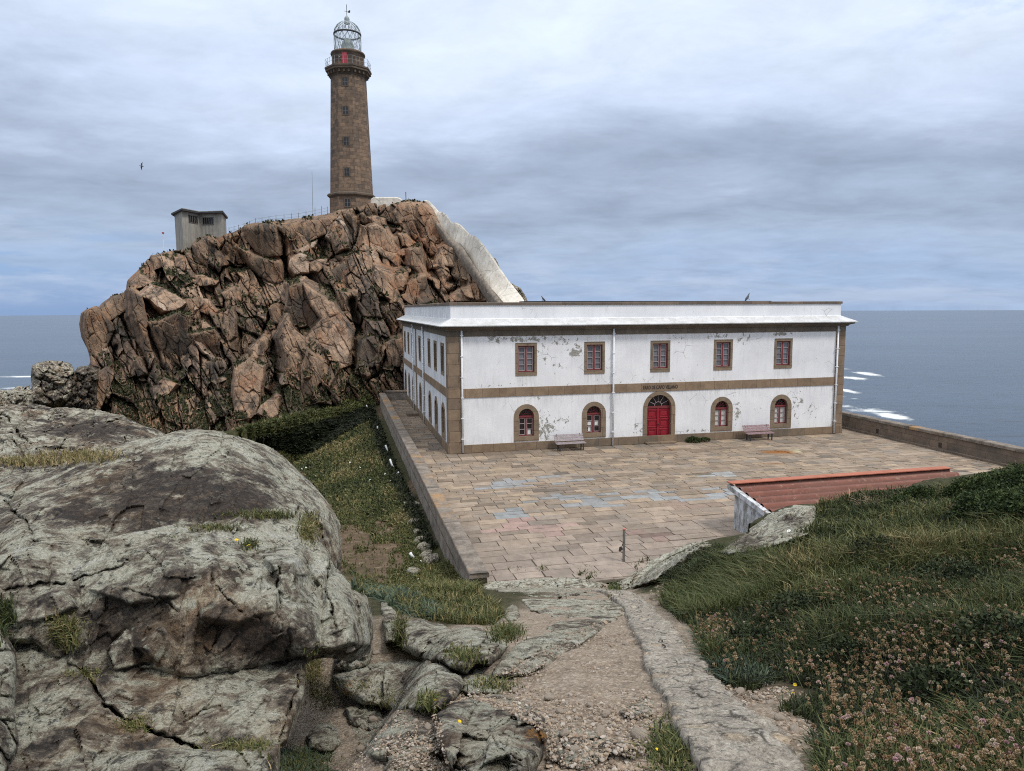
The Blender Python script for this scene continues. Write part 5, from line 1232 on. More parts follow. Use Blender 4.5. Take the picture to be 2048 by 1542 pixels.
# ------------------------------------------------------------------ post on the terrace edge
pp = np.array(FRONT.p(2.80, 18.15, 0))
t = empty('metal_post', tuple(pp), 'rusty grey metal post with red top and hanging latch near the terrace edge', 'post')
b = MB(); b.box(WORLD, pp[0] - .038, pp[0] + .038, pp[1] - .038, pp[1] + .038, -.4, 1.02); b.build('shaft', M['metal'], t, bevel=.006)
b = MB(); b.box(WORLD, pp[0] - .044, pp[0] + .044, pp[1] - .044, pp[1] + .044, 1.02, 1.075); b.build('cap', M['pink'], t, bevel=.01)
b = MB(); b.tube([(pp[0] - .03, pp[1] - .04, .62), (pp[0] - .07, pp[1] - .05, .52), (pp[0] - .11, pp[1] - .05, .45)], .012, 6)
b.prism(Fr((pp[0], pp[1] - .05, 0), (1, 0, 0), (0, 1, 0)), [(-.17, .36), (-.13, .33), (-.05, .41), (-.06, .46), (-.10, .50), (-.15, .48)], -.02, .02); b.tube([(pp[0] - .04, pp[1] - .04, .42), (pp[0] - .10, pp[1] - .05, .42)], .012, 6); b.build('latch', M['iron'], t)

# ------------------------------------------------------------------ shed with the red corrugated roof
def mat_redroof():
    t = NT('red_corrugated_roof'); p = t.tc()
    n = t.noise(p, 1.4, 9, .7); f = t.noise(t.map(p, (.6, 6, 6), rot=(0, 0, -ANG)), 2.5, 6, .7)
    col = t.ramp(n, [(.3, (.12, .052, .038)), (.6, (.215, .08, .055)), (.75, (.27, .11, .075))])
    col = t.mix(t.mr(f, .5, .7, 0, .55), col, (.10, .05, .04))
    col = t.mix(t.math('MULTIPLY', t.mr(t.math('ADD', t.attr('brown_area'), t.math('MULTIPLY', t.math('SUBTRACT', n, .5), .8)), .5, .8), .8), col, (.075, .04, .032))  # darker brown along the corrugation valleys so the ribs read
    col = t.mix(t.mr(t.attr('sheet'), 0, 1, 0, .45), col, (.15, .085, .065))
    col = t.mix(t.mr(t.noise(p, 6, 10, .78), .56, .64, 0, .7), col, (.30, .22, .16))
    return t.out(col, t.bump(n, .3, .02), .8, .25)
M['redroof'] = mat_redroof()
M['shedwall'] = mat_wall('flaking_grey_white_wash'); 
def mat_shedwall():
    t = NT('flaking_white_wash'); p = t.tc(); n = t.noise(t.map(p, (1, 1, .5)), 3.5, 12, .75)
    col = t.ramp(n, [(.36, (.13, .125, .115)), (.47, (.34, .34, .33)), (.56, (.58, .60, .63))])
    col = t.mix(t.mr(t.noise(p, 2, 8, .7), .56, .64), col, (.22, .16, .12))
    return t.out(col, t.bump(n, .4, .02), .9, .2)
M['shedwall'] = mat_shedwall()
shed = empty('shed', FRONT.p(7.9, 15.9, 0), 'low whitewashed shed with a red corrugated roof sunk into the slope beside the terrace', 'shed')
b = MB(); b.prism(Fr(FRONT.p(0, 0, 0), FRONT.N, FRONT.U), [(16.0, -.05), (16.0, 1.47), (19.6, .90), (19.6, -.05)], 7.98, 17.2); b.build('wall', M['shedwall'], shed)
b = MB(); b.prism(Fr(FRONT.p(0, 0, 0), FRONT.N, FRONT.U), [(15.80, 1.45), (15.80, 1.63), (19.7, 1.02), (19.7, .84)], 7.78, 7.96); b.build('fascia', M['shedwall'], shed)
ns = np.linspace(15.82, 19.7, 160); us = np.linspace(7.962, 17.35, 220)
Ng, Ug = np.meshgrid(ns, us)
zz = 1.64 - .157 * (Ng - 15.8) + .055 * np.clip(1.6 * np.sin((Ng - 15.8) * 2 * np.pi / .46), -1, 1) + .01 * fbm2(Ug * .8, Ng, 3, 3)
zz = np.where(Ng < 16.05, 1.66, zz)
Vr = FRONT.O + Ug[..., None] * FRONT.U + Ng[..., None] * FRONT.N + zz[..., None] * FRONT.Z
mesh_np('roof', np.concatenate([Vr.reshape(-1, 3)]), grid_faces(*Ng.shape), M['redroof'], True, {'brown_area': (.5 - .5 * np.sin((Ng - 15.8) * 2 * np.pi / .46)).ravel(), 'sheet': hid(np.floor(Ug / 1.15).astype(np.int64) * 17 + np.floor((Ng - 15.8) / 1.38).astype(np.int64), 4).ravel()}, shed)
b = MB(); b.box(FRONT, 7.79, 17.35, 15.76, 16.12, 1.675, 1.72); b.build('ridge_cap', simple('orange_red_ridge', (.42, .155, .095), (.29, .10, .062), 2.5, .8, .1), shed, bevel=.01)

# ------------------------------------------------------------------ lighthouse tower
TX, TY = -21.42, 98.0
tower = empty('lighthouse', (TX, TY, 20), 'tall octagonal brown granite lighthouse with an open lattice lantern on the hilltop', 'lighthouse')
tc_ = np.array([TX, TY]); cdir = -tc_ / np.linalg.norm(tc_); rdir = np.array([-cdir[1], cdir[0]])
if rdir[0] < 0: rdir = -rdir
def tz(py, D=98.0): return float(8 + (617.5 - 0.0054 * (695 - 1024) * 1 - py) / F_PX * D) if False else None
def odir(th): return cdir * math.cos(th) + rdir * math.sin(th)
TH0 = rad(10)
def octa(b, prof, n=8, th0=TH0):
    for (r0, z0), (r1, z1) in zip(prof[:-1], prof[1:]):
        L = 0
        for k in range(n):
            a, c = odir(th0 + 2 * math.pi * k / n), odir(th0 + 2 * math.pi * (k + 1) / n)
            w = 2 * max(r0, r1) * math.sin(math.pi / n); s = abs(r1 - r0) if abs(z1 - z0) < .02 else 0
            b.face([(*(tc_ + a * r0), z0), (*(tc_ + c * r0), z0), (*(tc_ + c * r1), z1), (*(tc_ + a * r1), z1)], [(L, z0), (L + w, z0), (L + w, z1 + s), (L, z1 + s)])
            L += w + .37
    return b
ZB, ZT = 19.3, 38.3
octa(MB(), [(3.02, ZB), (2.96, 22.75)]).build('base', M['tower'], tower)
octa(MB(), [(2.96, 22.75), (3.06, 22.85), (3.27, 23.02), (3.29, 23.2), (3.08, 23.38), (2.86, 23.45)]).build('base_cornice', M['towertrim'], tower)
octa(MB(), [(2.86, 23.45), (2.34, ZT)]).build('shaft', M['tower'], tower)
octa(MB(), [(2.34, ZT), (2.42, 38.38), (2.42, 38.5), (2.72, 38.88), (2.98, 38.98), (3.0, 39.2), (3.08, 39.28), (3.08, 39.48), (0, 39.5)]).build('gallery', M['towertrim'], tower)
for k in range(8):
    a, c = odir(TH0 + math.pi * k / 4), odir(TH0 + math.pi * (k + 1) / 4); tn = (c - a) / np.linalg.norm(c - a); nm = odir(TH0 + math.pi * (k + .5) / 4)
    for s in (-.62, 0, .62):
        m = (a + c) / 2 * 2.42 + tn * s; fr = Fr((*(tc_ + m), 0), (*tn, 0), (*nm, 0))
        MB().box(fr, -.12, .12, -.05, .38, 38.58, 38.93).build('corbel', M['towertrim'], tower)
b = MB(); b.lathe((TX, TY), [(2.12, 39.5), (2.10, 41.2), (2.2, 41.25), (2.25, 41.38), (2.2, 41.52), (2.08, 41.58), (0, 41.6)], 40); b.build('lantern_drum', M['tower'], tower, True)
nm = odir(TH0 - math.pi / 8); tn = np.array([-nm[1], nm[0]]);
if tn @ rdir < 0: tn = -tn
dfr = Fr((TX, TY, 0), (*tn, 0), (*nm, 0))
b = MB(); b.box(dfr, -.31, .31, 2.0, 2.15, 39.52, 41.0); b.build('door', M['doorred'], tower)
for z in (21.45, 25.4, 29.35, 33.25, 36.9):
    ap = (2.99 if z < 22.7 else 2.86 - .52 * (z - 23.45) / 14.85) * math.cos(math.pi / 8)
    b = MB(); b.ring(dfr, rect_pts(-.46, .46, z - .1, z + 1.1), rect_pts(-.31, .31, z, z + .95), ap - .28, ap + .045); wn = b.build('window', M['towertrim'], tower)
    b = MB(); b.box(dfr, -.31, .31, ap - .02, ap + .012, z, z + .95); b.build('pane', M['glassdark'], wn)
    b = MB(); b.box(dfr, -.03, .03, ap + .012, ap + .03, z, z + .95); b.box(dfr, -.31, .31, ap + .012, ap + .028, z + .45, z + .5); b.build('glazing_bars', M['metal'], wn)
# gallery railing
b = MB()
pr = [tc_ + odir(TH0 + math.pi * k / 4) * 2.98 for k in range(8)]
for k in range(8):
    a, c = pr[k], pr[(k + 1) % 8]
    for j in range(4):
        q = a + (c - a) * j / 4; b.tube([(*q, 39.48), (*q, 40.5)], .022, 5)
    for z in (40.0, 40.48): b.tube([(*a, z), (*c, z)], .016, 5)
b.build('railing', M['lantern'], tower)
# lantern lattice and dome
LR, LZ0, LZ1, LZ2 = 1.74, 41.58, 43.95, 45.5
b = MB()
def lat(a, z):
    if z <= LZ1: r = LR
    else: r = LR * math.sqrt(max(0, 1 - ((z - LZ1) / (LZ2 + .12 - LZ1)) ** 2))
    return (TX + r * math.cos(a), TY + r * math.sin(a), z)
NB = 14
for k in range(NB):
    a0 = 2 * math.pi * k / NB
    for s in (1, -1):
        b.tube([lat(a0 + s * q * 2 * math.pi / NB * 1.0, LZ0 + (LZ1 - LZ0) * q) for q in np.linspace(0, 1, 7)], .034, 5)
        b.tube([lat(a0 + s * q * 2 * math.pi / NB * 1.6, LZ1 + (LZ2 - LZ1) * q) for q in np.linspace(0, .97, 10)], .034, 5)
b.build('lattice', M['lantern'], tower)
b = MB(); b.lathe((TX, TY), [(LR - .06, LZ1 - .09), (LR + .07, LZ1 - .09), (LR + .07, LZ1 + .09), (LR - .06, LZ1 + .09), (LR - .06, LZ1 - .09)], 40); b.build('ring_beam', M['iron'], tower, True)
b = MB(); b.lathe((TX, TY), [(.40, LZ2 - .16), (.42, LZ2 - .05), (.33, LZ2 + .03), (.31, LZ2 + .15), (.35, LZ2 + .38), (.3, LZ2 + .62), (.12, LZ2 + .8), (0.03, LZ2 + .95)], 20); b.build('ball_finial', M['lantern'], tower, True)
b = MB(); b.tube([(TX, TY, LZ2 + .9), (TX, TY, LZ2 + 2.25)], .035, 6); b.tube([(TX - .35, TY, LZ2 + 1.45), (TX + .35, TY, LZ2 + 1.3)], .025, 5); b.prism(Fr((TX, TY, 0), (1, 0, 0), (0, 1, 0)), [(.12, LZ2 + 1.25), (.42, LZ2 + 1.2), (.48, LZ2 + 1.5), (.3, LZ2 + 1.55)], -.02, .02); b.build('weathervane', M['iron'], tower)
b = MB(); b.lathe((TX, TY), [(1.4, 41.6), (1.15, 41.85), (.9, 42.1), (.86, 42.5), (.76, 42.8), (.6, 43.1), (.42, 43.4), (.2, 43.52), (0, 43.55)], 24); b.build('lamp_cover', M['copper'], tower, True)

def mat_lantern_glass():
    t = NT('lantern_glazing'); p = t.tc()
    t.b.inputs['Alpha'].default_value = 0.16
    return t.out(t.ramp(t.noise(p, .8, 3), [(.3, (.55, .62, .66)), (.7, (.70, .76, .80))]), None, .08, .6)
b = MB(); b.lathe((TX, TY), [(LR - .05, LZ0), (LR - .05, LZ1)] + [((LR - .05) * math.sqrt(max(0, 1 - (q * .96) ** 2)), LZ1 + (LZ2 - LZ1) * q) for q in np.linspace(.1, 1, 10)], 28); b.build('glazing', mat_lantern_glass(), tower, True)
# ------------------------------------------------------------------ concrete hut
def xy(px, d): return tuple(float(v) for v in P1(px, 450, d)[:2])
hut = empty('hut', (*xy(400, 88), 15), 'grey concrete hut with folded front, thin roof and two strip windows', 'hut')
W_ = [xy(350, 89.4), xy(365, 85.9), xy(400, 88.7), xy(444.5, 88.1), xy(452.5, 92.6), xy(420, 96), xy(372, 96)]
Rf = [xy(343.5, 89.3), xy(364, 85.2), xy(400, 88.2), xy(447.5, 87.6), xy(456.5, 93.2), xy(420, 97), xy(368, 97)]
MB().hprism(W_, 12.5, 19.72).build('wall', M['concrete'], hut)
MB().hprism(Rf, 19.72, 19.92).build('roof', M['roofgray'], hut)
MB().hprism([((x + 36.9) * .97 - 36.9, (y - 90) * .97 + 90) for x, y in Rf], 19.92, 19.99).build('roof_cap', M['concrete'], hut)
for (a, c, t0, t1, z0, z1) in ((W_[1], W_[2], .36, .86, 18.55, 19.35), (W_[2], W_[3], .14, .62, 18.45, 19.25)):
    a, c = np.array(a), np.array(c); L = np.linalg.norm(c - a); un = (c - a) / L; nn = np.array([un[1], -un[0]]); fr = Fr((*a, 0), (*un, 0), (*nn, 0))
    b = MB(); b.box(fr, t0 * L, t1 * L, -.1, .03, z0, z1); wn = b.build('window', M['glassdark'], hut)
    b = MB()
    for k in range(6): u = t0 * L + (t1 - t0) * L * k / 5; b.box(fr, u - .03, u + .03, .03, .07, z0, z1)
    b.box(fr, t0 * L - .05, t1 * L + .05, .031, .06, z0 - .05, z0); b.box(fr, t0 * L - .05, t1 * L + .05, .031, .06, z1, z1 + .05); b.build('frame', M['metal'], wn)
b = MB(); p = P1(326.5, 502, 87); q = P1(326, 466, 87); b.tube([p - np.array([0, 0, 1.2]), q], .06, 6); o = b.build('mast', M['white']); tag(o, 'thin white mast at the left of the concrete hut', 'mast')
b = MB(); b.lathe((q[0], q[1]), [(0, q[2] - .1), (.14, q[2] - .05), (.14, q[2] + .08), (0, q[2] + .12)], 8); link_o = b.build('lamp_head', M['doorred'], None); link_o.parent = o
b = MB(); p = P1(625.5, 432, 92); q = P1(624, 342, 92); b.tube([p - np.array([0, 0, 1.5]), q], .035, 5, .012); tag(b.build('antenna', M['metal']), 'tall thin antenna whip left of the lighthouse base', 'antenna')
b = MB(); p = P1(812.5, 408, 92.5); q = P1(811.5, 384, 92.5); b.tube([p - np.array([0, 0, 1.5]), q], .05, 5); tag(b.build('metal_post', M['iron']), 'short dark metal pole on the crest right of the lighthouse', 'post')

# ridge fence
fence = empty('fence', P1(560, 440, 90), 'thin wire fence with slim metal posts along the crest between hut and lighthouse', 'fence')
fx = [458, 468, 477, 488, 499, 511, 524, 538, 552, 568, 583, 597, 612, 630, 643, 655]; tops = []
for k, x in enumerate(fx):
    yb = np.interp(x, [455, 486, 512, 548, 600, 640, 672], [468, 460, 449, 443, 438, 430, 422]); D = np.interp(x, [455, 655], [88.5, 92])
    p = P1(x, yb + 4, D); q = P1(x, yb - 13 - (4 if k in (13, 14) else 0), D); b = MB(); b.tube([p, q], .028, 5); b.build('fence_post', M['metal'], fence); tops.append((P1(x, yb - 11, D), P1(x, yb - 5, D)))
for i in (0, 1):
    b = MB(); b.tube([t_[i] for t_ in tops], .010, 4); b.build('wire', M['metal'], fence)

# ------------------------------------------------------------------ cream covered stairway down the right flank
stair = empty('covered_stairway', P1(940, 500, 84), 'cream limewashed covered stairway stepping down the right side of the hill', 'stairway')
lowc = [(842, 404), (848, 405), (855, 408), (860, 418), (868, 431), (877, 444), (886, 458), (898, 473), (906, 482), (914, 484), (922, 487), (934, 504), (942, 521), (949, 534), (966, 558), (984, 578), (1005, 602), (1042, 650)]
upc = [(846, 401.5), (852, 400.5), (858, 402), (867, 411), (878, 423), (885, 424), (894, 431), (903, 445), (911, 444.5), (921, 449), (932, 460), (942, 470.5), (950, 471.5), (960, 481), (987, 516), (1012, 554), (1044, 594), (1074, 640)]
def stair_mesh():
    k = len(lowc); Dl = np.interp(np.array([p[1] for p in lowc]), [404, 606, 650], [92.6, 73.5, 70.5])
    tt = np.linspace(0, k - 1, 140); li = np.stack([np.interp(tt, range(k), [p[i] for p in lowc]) for i in (0, 1)], -1); ui = np.stack([np.interp(tt, range(k), [p[i] for p in upc]) for i in (0, 1)], -1)
    Di = np.interp(tt, range(k), Dl) - .16 * np.floor(np.interp(li[:, 1], [404, 426, 446, 473, 520, 610], [0, 1, 2, 3, 4, 4.99]))
    rows = []
    ss = [-.9, -.35, 0, .18, .4, .62, .8, .92, 1.0, 1.03, .9]
    dp = [.0, .0, 0, 0, 0, 0, 0, .02, .10, 1.2, 2.3]
    for s, d in zip(ss, dp):
        q = li + (ui - li) * (min(max(s, 0), 1.0)); P = at(q[:, 0], q[:, 1], Di + d)
        if s < 0: P[:, 2] += s * 2.2
        if s > 1 or d > 2: P[:, 2] -= (.15 if d < 2 else 1.6)
        rows.append(P)
    P = np.stack(rows, 1); P = P + .035 * np.stack([fbm(P * .9, 3, 5), fbm(P * .9 + 5, 3, 6), fbm(P * .9 + 9, 3, 7)], -1)
    return P
SP = stair_mesh()
mesh_np('vault', SP.reshape(-1, 3), grid_faces(*SP.shape[:2]), M['lime'], False, None, stair)
# grey plastered footing and step landings below the vault
fl = np.array([(870, 446), (884, 464), (894, 480), (906, 494), (918, 510), (932, 528), (946, 548), (962, 568), (978, 588), (992, 606), (1010, 630)], float)
fu = np.array([(874, 444), (887, 459), (900, 474), (913, 486), (927, 496), (938, 514), (951, 534), (966, 556), (984, 578), (1000, 600), (1020, 624)], float)
tt = np.linspace(0, len(fl) - 1, 60); fli = np.stack([np.interp(tt, range(len(fl)), fl[:, i]) for i in (0, 1)], -1); fui = np.stack([np.interp(tt, range(len(fl)), fu[:, i]) for i in (0, 1)], -1)
Df = np.interp(fli[:, 1], [446, 606, 630], [88.2, 73.2, 71]) - 1.0
FPm = np.stack([at(fli[:, 0], fli[:, 1], Df + 1.5) - np.array([0, 0, 1.0]), at(fli[:, 0], fli[:, 1], Df), at(fli[:, 0] * .5 + fui[:, 0] * .5, fli[:, 1] * .5 + fui[:, 1] * .5, Df), at(fui[:, 0], fui[:, 1], Df + .2), at(fui[:, 0], fui[:, 1], Df + 1.6)], 1)
mesh_np('footing', FPm.reshape(-1, 3), grid_faces(*FPm.shape[:2]), M['roughwall'], True, None, stair)
# top passage beside the tower
b = MB(); a_, c_ = P1(741, 409, 93.6), P1(806, 409, 93.6); zt = P1(770, 394.5, 93.6)[2]; zb = a_[2] - 1.2
pf = [(a_[0], zb), (a_[0], zt - .25), (a_[0] + .3, zt), (c_[0] - .9, zt + .05), (c_[0] - .3, zt - .12), (c_[0], zt - .5), (c_[0], zb)]
b.prism(Fr((0, 93.6, 0), (1, 0, 0), (0, 1, 0)), pf, 0, 2.2); tag(b.build('covered_passage', M['lime'], None, bevel=.12), 'low cream roofed passage joining the lighthouse to the stairway top', 'passage')
# rock shoulders right of the stairway
for lb, ol, d in (('small dark rock knob above the middle of the cream stairway', [(978, 505), (984, 513), (990, 516), (996, 524), (1002, 540), (1006, 556), (985, 556), (970, 530)], 84), ('brown rock shoulder right of the lower end of the cream stairway', [(1005, 560), (1022, 564), (1032, 570), (1042, 578), (1050, 588), (1054, 598), (1057, 612), (1064, 640), (1000, 640), (1000, 590)], 79)):
    rock('boulder', lb, ol, (lambda dd: lambda X, Y: dd + 0 * X - (Y - 560) * .03)(d), step=1.4, rnd=(8, 1.5), wrap=20, wk=3, facet=(9, 10, .5, .6, .4), noise=((.25, .4, 4), (.1, 1.5, 4)), lbase=-.5, fall=-.2)

# ------------------------------------------------------------------ stone kerb beside the gravel path
def mat_kerb():
    t = NT('mortared_kerb_stones'); p = t.tc()
    wv = t.mix(0.16, p, t.noise(p, 4, 6), 'ADD')
    d = t.vor(wv, 5.0); c = t.vor(wv, 5.0, 'F1', 'Color')
    s = t.n.new('ShaderNodeSeparateColor'); t.l.new(c, s.inputs[0])
    n = t.noise(p, 6, 12, .74); f = t.noise(p, 46, 5, .82)
    st = t.ramp(s.outputs[0], [(0, (.24, .21, .17)), (.35, (.40, .31, .21)), (.65, (.44, .375, .28)), (1, (.27, .25, .22))])
    mo = t.ramp(n, [(.3, (.18, .16, .135)), (.5, (.31, .275, .225)), (.7, (.42, .385, .325))])
    rag = t.math('ADD', d, t.math('MULTIPLY', t.math('SUBTRACT', n, .5), .55))
    m = t.math('MULTIPLY', t.mr(rag, .30, .40, 1, 0), t.mr(s.outputs[1], .35, .45))
    col = t.mix(t.math('MULTIPLY', m, .8), mo, st)
    col = t.mix(.8, col, t.ramp(f, [(.36, .34), (.5, .95), (.64, 1.5)]), 'MULTIPLY')
    col = t.mix(t.mr(t.noise(p, 11, 12, .80), .55, .60, 0, .8), col, (.07, .062, .05))
    col = t.mix(t.mr(t.noise(t.map(p, loc=(3, 2, 1)), 9, 12, .80), .56, .62, 0, .8), col, (.46, .41, .33))
    e = t.vor(wv, 5.0, 'DISTANCE_TO_EDGE')
    em = t.math('MULTIPLY', t.mr(e, .0, .05, 1, 0), t.mr(t.noise(p, 3.1, 7, .7), .44, .56))
    col = t.mix(t.math('MULTIPLY', em, .85), col, (.06, .054, .045))
    h = t.math('ADD', t.math('MULTIPLY', t.math('SUBTRACT', m, em), .5), t.math('MULTIPLY', t.math('ADD', n, t.math('MULTIPLY', f, .6)), .6))
    return t.out(col, t.bump(h, .9, .035), .93, .2)
def build_kerb():
    ys = np.concatenate([np.linspace(1.6, 8, 420), np.linspace(8.03, 15.5, 160)])
    cs = np.array([-.0, .0, .008, .03, .12, .2, .28, .36, .44, .52, .6, .68, .76, .84, .92, 1.0, 1.0])
    dz = np.array([-.5, -.06, .030, .042, .045, .045, .045, .045, .045, .045, .045, .044, .042, .04, .036, .03, -.3])
    Yg, Cg = np.meshgrid(ys, cs, indexing='ij')
    kl = kerb_l(Yg); kr = kerb_r(Yg)
    wob = .06 * fbm2(Yg * 3.1, Yg * 0 + 2, 5, 3, .6) + .02 * fbm2(Yg * 14, Yg * 0 + 7, 3, 4)
    X = kl + (kr - kl) * Cg + np.where(Cg < .5, wob, -wob * 1.4)
    d1, d2, cid, _, _ = worley(X * 4.2, Yg * 3.4, 9)
    fade = sst(15.5, 12.5, Yg)
    Z = path_z(Yg) + dz[None, :] * (0.3 + .7 * fade) + (.014 * sst(0, .15, d2 - d1) + .012 * (hid(cid, 3) - .5) + .016 * fbm2(X * 16, Yg * 16, 5, 8)) * (Cg > .01)
    V = np.stack([X, Yg, Z], -1).reshape(-1, 3)
    tag(mesh_np('kerb', V, grid_faces(*X.shape), mat_kerb(), True), 'mortared stone kerb strip curving along the right side of the path', 'kerb', kind='structure')
build_kerb()

# ------------------------------------------------------------------ scatter helpers
def sample(poly, n, dens=None):
    p = np.asarray(poly, float); X = np.zeros(0); Y = np.zeros(0)
    while len(X) < n:
        x = rng.uniform(p[:, 0].min(), p[:, 0].max(), n * 2); y = rng.uniform(p[:, 1].min(), p[:, 1].max(), n * 2)
        m = in_poly(x, y, poly)
        if dens is not None: m &= rng.random(len(x)) < dens(x, y)
        X = np.concatenate([X, x[m]]); Y = np.concatenate([Y, y[m]])
    return X[:n], Y[:n]

class Blades:
    def __init__(s): s.V = []; s.T = []
    def add(s, P, h, tint, lean=.5, wfac=1.0, az=None):
        n = len(P)
        if n == 0: return
        D = np.maximum(P[:, 1], 1.5); h = h * rng.uniform(.55, 1.35, n); w = np.maximum(.0045, D * .00075) * wfac * rng.uniform(.7, 1.4, n)
        a = rng.uniform(0, 2 * np.pi, n) if az is None else az + rng.normal(0, .9, n)
        l = np.abs(rng.normal(0, lean, n)); dx, dy = np.cos(a), np.sin(a)
        b = rng.uniform(0, 2 * np.pi, n); sx, sy = np.cos(b) * w, np.sin(b) * w
        z0 = P - np.array([0, 0, .03])
        mid = z0 + np.stack([dx * l * h * .35, dy * l * h * .35, h * .62], -1)
        tip = z0 + np.stack([dx * l * h * 1.0, dy * l * h * 1.0, h * (1 - .25 * np.minimum(l, 1.5))], -1)
        S = np.stack([sx, sy, np.zeros(n)], -1)
        s.V.append(np.stack([z0 - S, z0 + S, mid - S * .75, mid + S * .75, tip], 1)); s.T.append(np.repeat(np.clip(tint, 0, 1), 5).reshape(n, 5))
    def build(s, name, mat, label, cat='grass'):
        V = np.concatenate(s.V); n = len(V); T = np.concatenate(s.T).ravel()
        b = (np.arange(n) * 5)[:, None]
        Fc = np.concatenate([b + np.array([0, 1, 2]), b + np.array([1, 3, 2]), b + np.array([2, 3, 4])])
        return tag(mesh_np(name, V.reshape(-1, 3), Fc, mat, False, {'tint': T}), label, cat, kind='stuff')

def on(px, py, dmin=0, terr=False):
    D = hit(px, py); ok = (D < 200) & (D > dmin)
    if terr: ok &= np.abs(D - np.nan_to_num(cast(px, py), nan=1e6)) < 1e-6
    return at(px[ok], py[ok], D[ok]), ok
GR = mat_leafy('grass_blades', [(0, (.012, .015, .006)), (.25, (.036, .050, .015)), (.5, (.080, .092, .028)), (.7, (.15, .13, .05)), (1, (.33, .25, .13))])
SUCC = mat_leafy('grey_green_leaves', [(0, (.02, .03, .018)), (.5, (.05, .075, .045)), (1, (.13, .15, .09))])
LEAF = mat_leafy('shrub_leaves', [(0, (.008, .014, .005)), (.4, (.026, .045, .012)), (.75, (.06, .085, .022)), (1, (.13, .13, .05))])
DARKV = mat_leafy('dark_bank_leaves', [(0, (.006, .009, .004)), (.6, (.018, .024, .009)), (1, (.05, .055, .02))])  # dark scrub leaves, deepened further: the hollow's shade is put into their colour

# ---- right hand slope
SLOPE = [(1322, 1212), (1345, 1178), (1400, 1120), (1440, 1100), (1500, 1092), (1560, 1060), (1640, 1008), (1720, 990), (1800, 985), (1900, 985), (2440, 900), (2440, 1620), (1660, 1620), (1640, 1540), (1622, 1490), (1635, 1455), (1600, 1435), (1560, 1420), (1620, 1402), (1640, 1385), (1560, 1365), (1500, 1385), (1455, 1372), (1425, 1340), (1400, 1300), (1385, 1262)]
g = Blades()
x, y = sample(SLOPE, 185000); P, ok = on(x, y, 0, True); x, y = x[ok], y[ok]
pn = fbm2(P[:, 0] * .9, P[:, 1] * .9, 4, 21)
thr = sst(1150, 1330, y + .25 * (x - 1700) * (x > 1700) * 0 + 60 * pn)
tint = .33 + .5 * pn + .25 * fbm2(P[:, 0] * .3, P[:, 1] * .3, 2, 33) + rng.normal(0, .17, len(P)) + .24 * np.exp(-((x - 1560) / 110) ** 2 - ((y - 1165) / 50) ** 2) - .08 * thr
g.add(P, (.13 + .12 * sst(-.3, .4, pn) + .04 * (y < 1120)) * (.35 + .65 * sst(2.2, 6.0, P[:, 1])), tint, .7)
x, y = sample([(1325, 1215), (1350, 1170), (1450, 1120), (1560, 1120), (1600, 1180), (1450, 1240), (1390, 1250)], 22000); P, ok = on(x, y, 0, True); g.add(P, .24, .38 + rng.normal(0, .12, len(P)), .7)
x, y = sample([(1330, 1190), (1400, 1120), (1480, 1090), (1460, 1130), (1380, 1190)], 7000); P, ok = on(x, y, 0, True); g.add(P, .22, .12 + rng.normal(0, .07, len(P)), .5)
x, y = sample([(1640, 1600), (1650, 1500), (1760, 1440), (2110, 1380), (2110, 1620)], 12000); P, ok = on(x, y); g.add(P, .085, .32 + .3 * fbm2(P[:, 0] * 2, P[:, 1] * 2, 3, 55) + rng.normal(0, .15, len(P)), 1.0, 1.0)
g.build('grass', GR, 'dark green and straw coloured grass covering the slope right of the path')

# ---- gully, bank and tufts among the rocks
g = Blades()
x, y = sample([(560, 890), (600, 880), (700, 862), (742, 832), (752, 870), (785, 930), (815, 985), (830, 1050), (800, 1060), (690, 1010), (560, 960)], 22000); P, ok = on(x, y, 18); pn = fbm2(P[:, 0] * .5, P[:, 1] * .3, 4, 23)
g.add(P, .20, .48 + .6 * pn + rng.normal(0, .2, len(P)), .9, 1.2)
x, y = sample([(600, 960), (690, 985), (800, 985), (850, 1080), (905, 1165), (820, 1180), (640, 1200), (600, 1000)], 18000, lambda a, b: sst(-.2, .3, fbm2(a / 40, b / 22, 3, 25)) * .9 + .03 + .6 * (a > 805)); P, ok = on(x, y, 16)
g.add(P, .14, .5 + rng.normal(0, .15, len(P)), .8, 1.1)
x, y = sample([(470, 866), (560, 838), (650, 818), (738, 795), (750, 812), (640, 848), (540, 884), (480, 880)], 14000); P, ok = on(x, y, 25); g.add(P, .4, .46 + rng.normal(0, .14, len(P)), .8, 1.3)
x, y = sample([(840, 1145), (900, 1130), (950, 1170), (960, 1200), (840, 1190)], 6000); P, ok = on(x, y); g.add(P, .25, .55 + rng.normal(0, .15, len(P)), .7)
x, y = sample([(700, 1175), (780, 1165), (850, 1180), (960, 1185), (1010, 1230), (990, 1250), (920, 1250), (830, 1235), (780, 1200), (720, 1190)], 9000, lambda a, b: sst(-.35, .2, fbm2(a / 30, b / 16, 3, 27)) + .05); P, ok = on(x, y); g.add(P, .14, .5 + rng.normal(0, .2, len(P)), .7)
x, y = sample([(990, 1143), (1020, 1132), (1060, 1122), (1100, 1130), (1122, 1142), (1100, 1150), (1010, 1152)], 5000); P, ok = on(x, y); g.add(P, .28, .5 + rng.normal(0, .14, len(P)), .6)
x, y = sample([(1145, 1150), (1200, 1130), (1250, 1120), (1300, 1122), (1280, 1135), (1225, 1160), (1180, 1160)], 5000); P, ok = on(x, y); g.add(P, .25, .4 + rng.normal(0, .14, len(P)), .6)
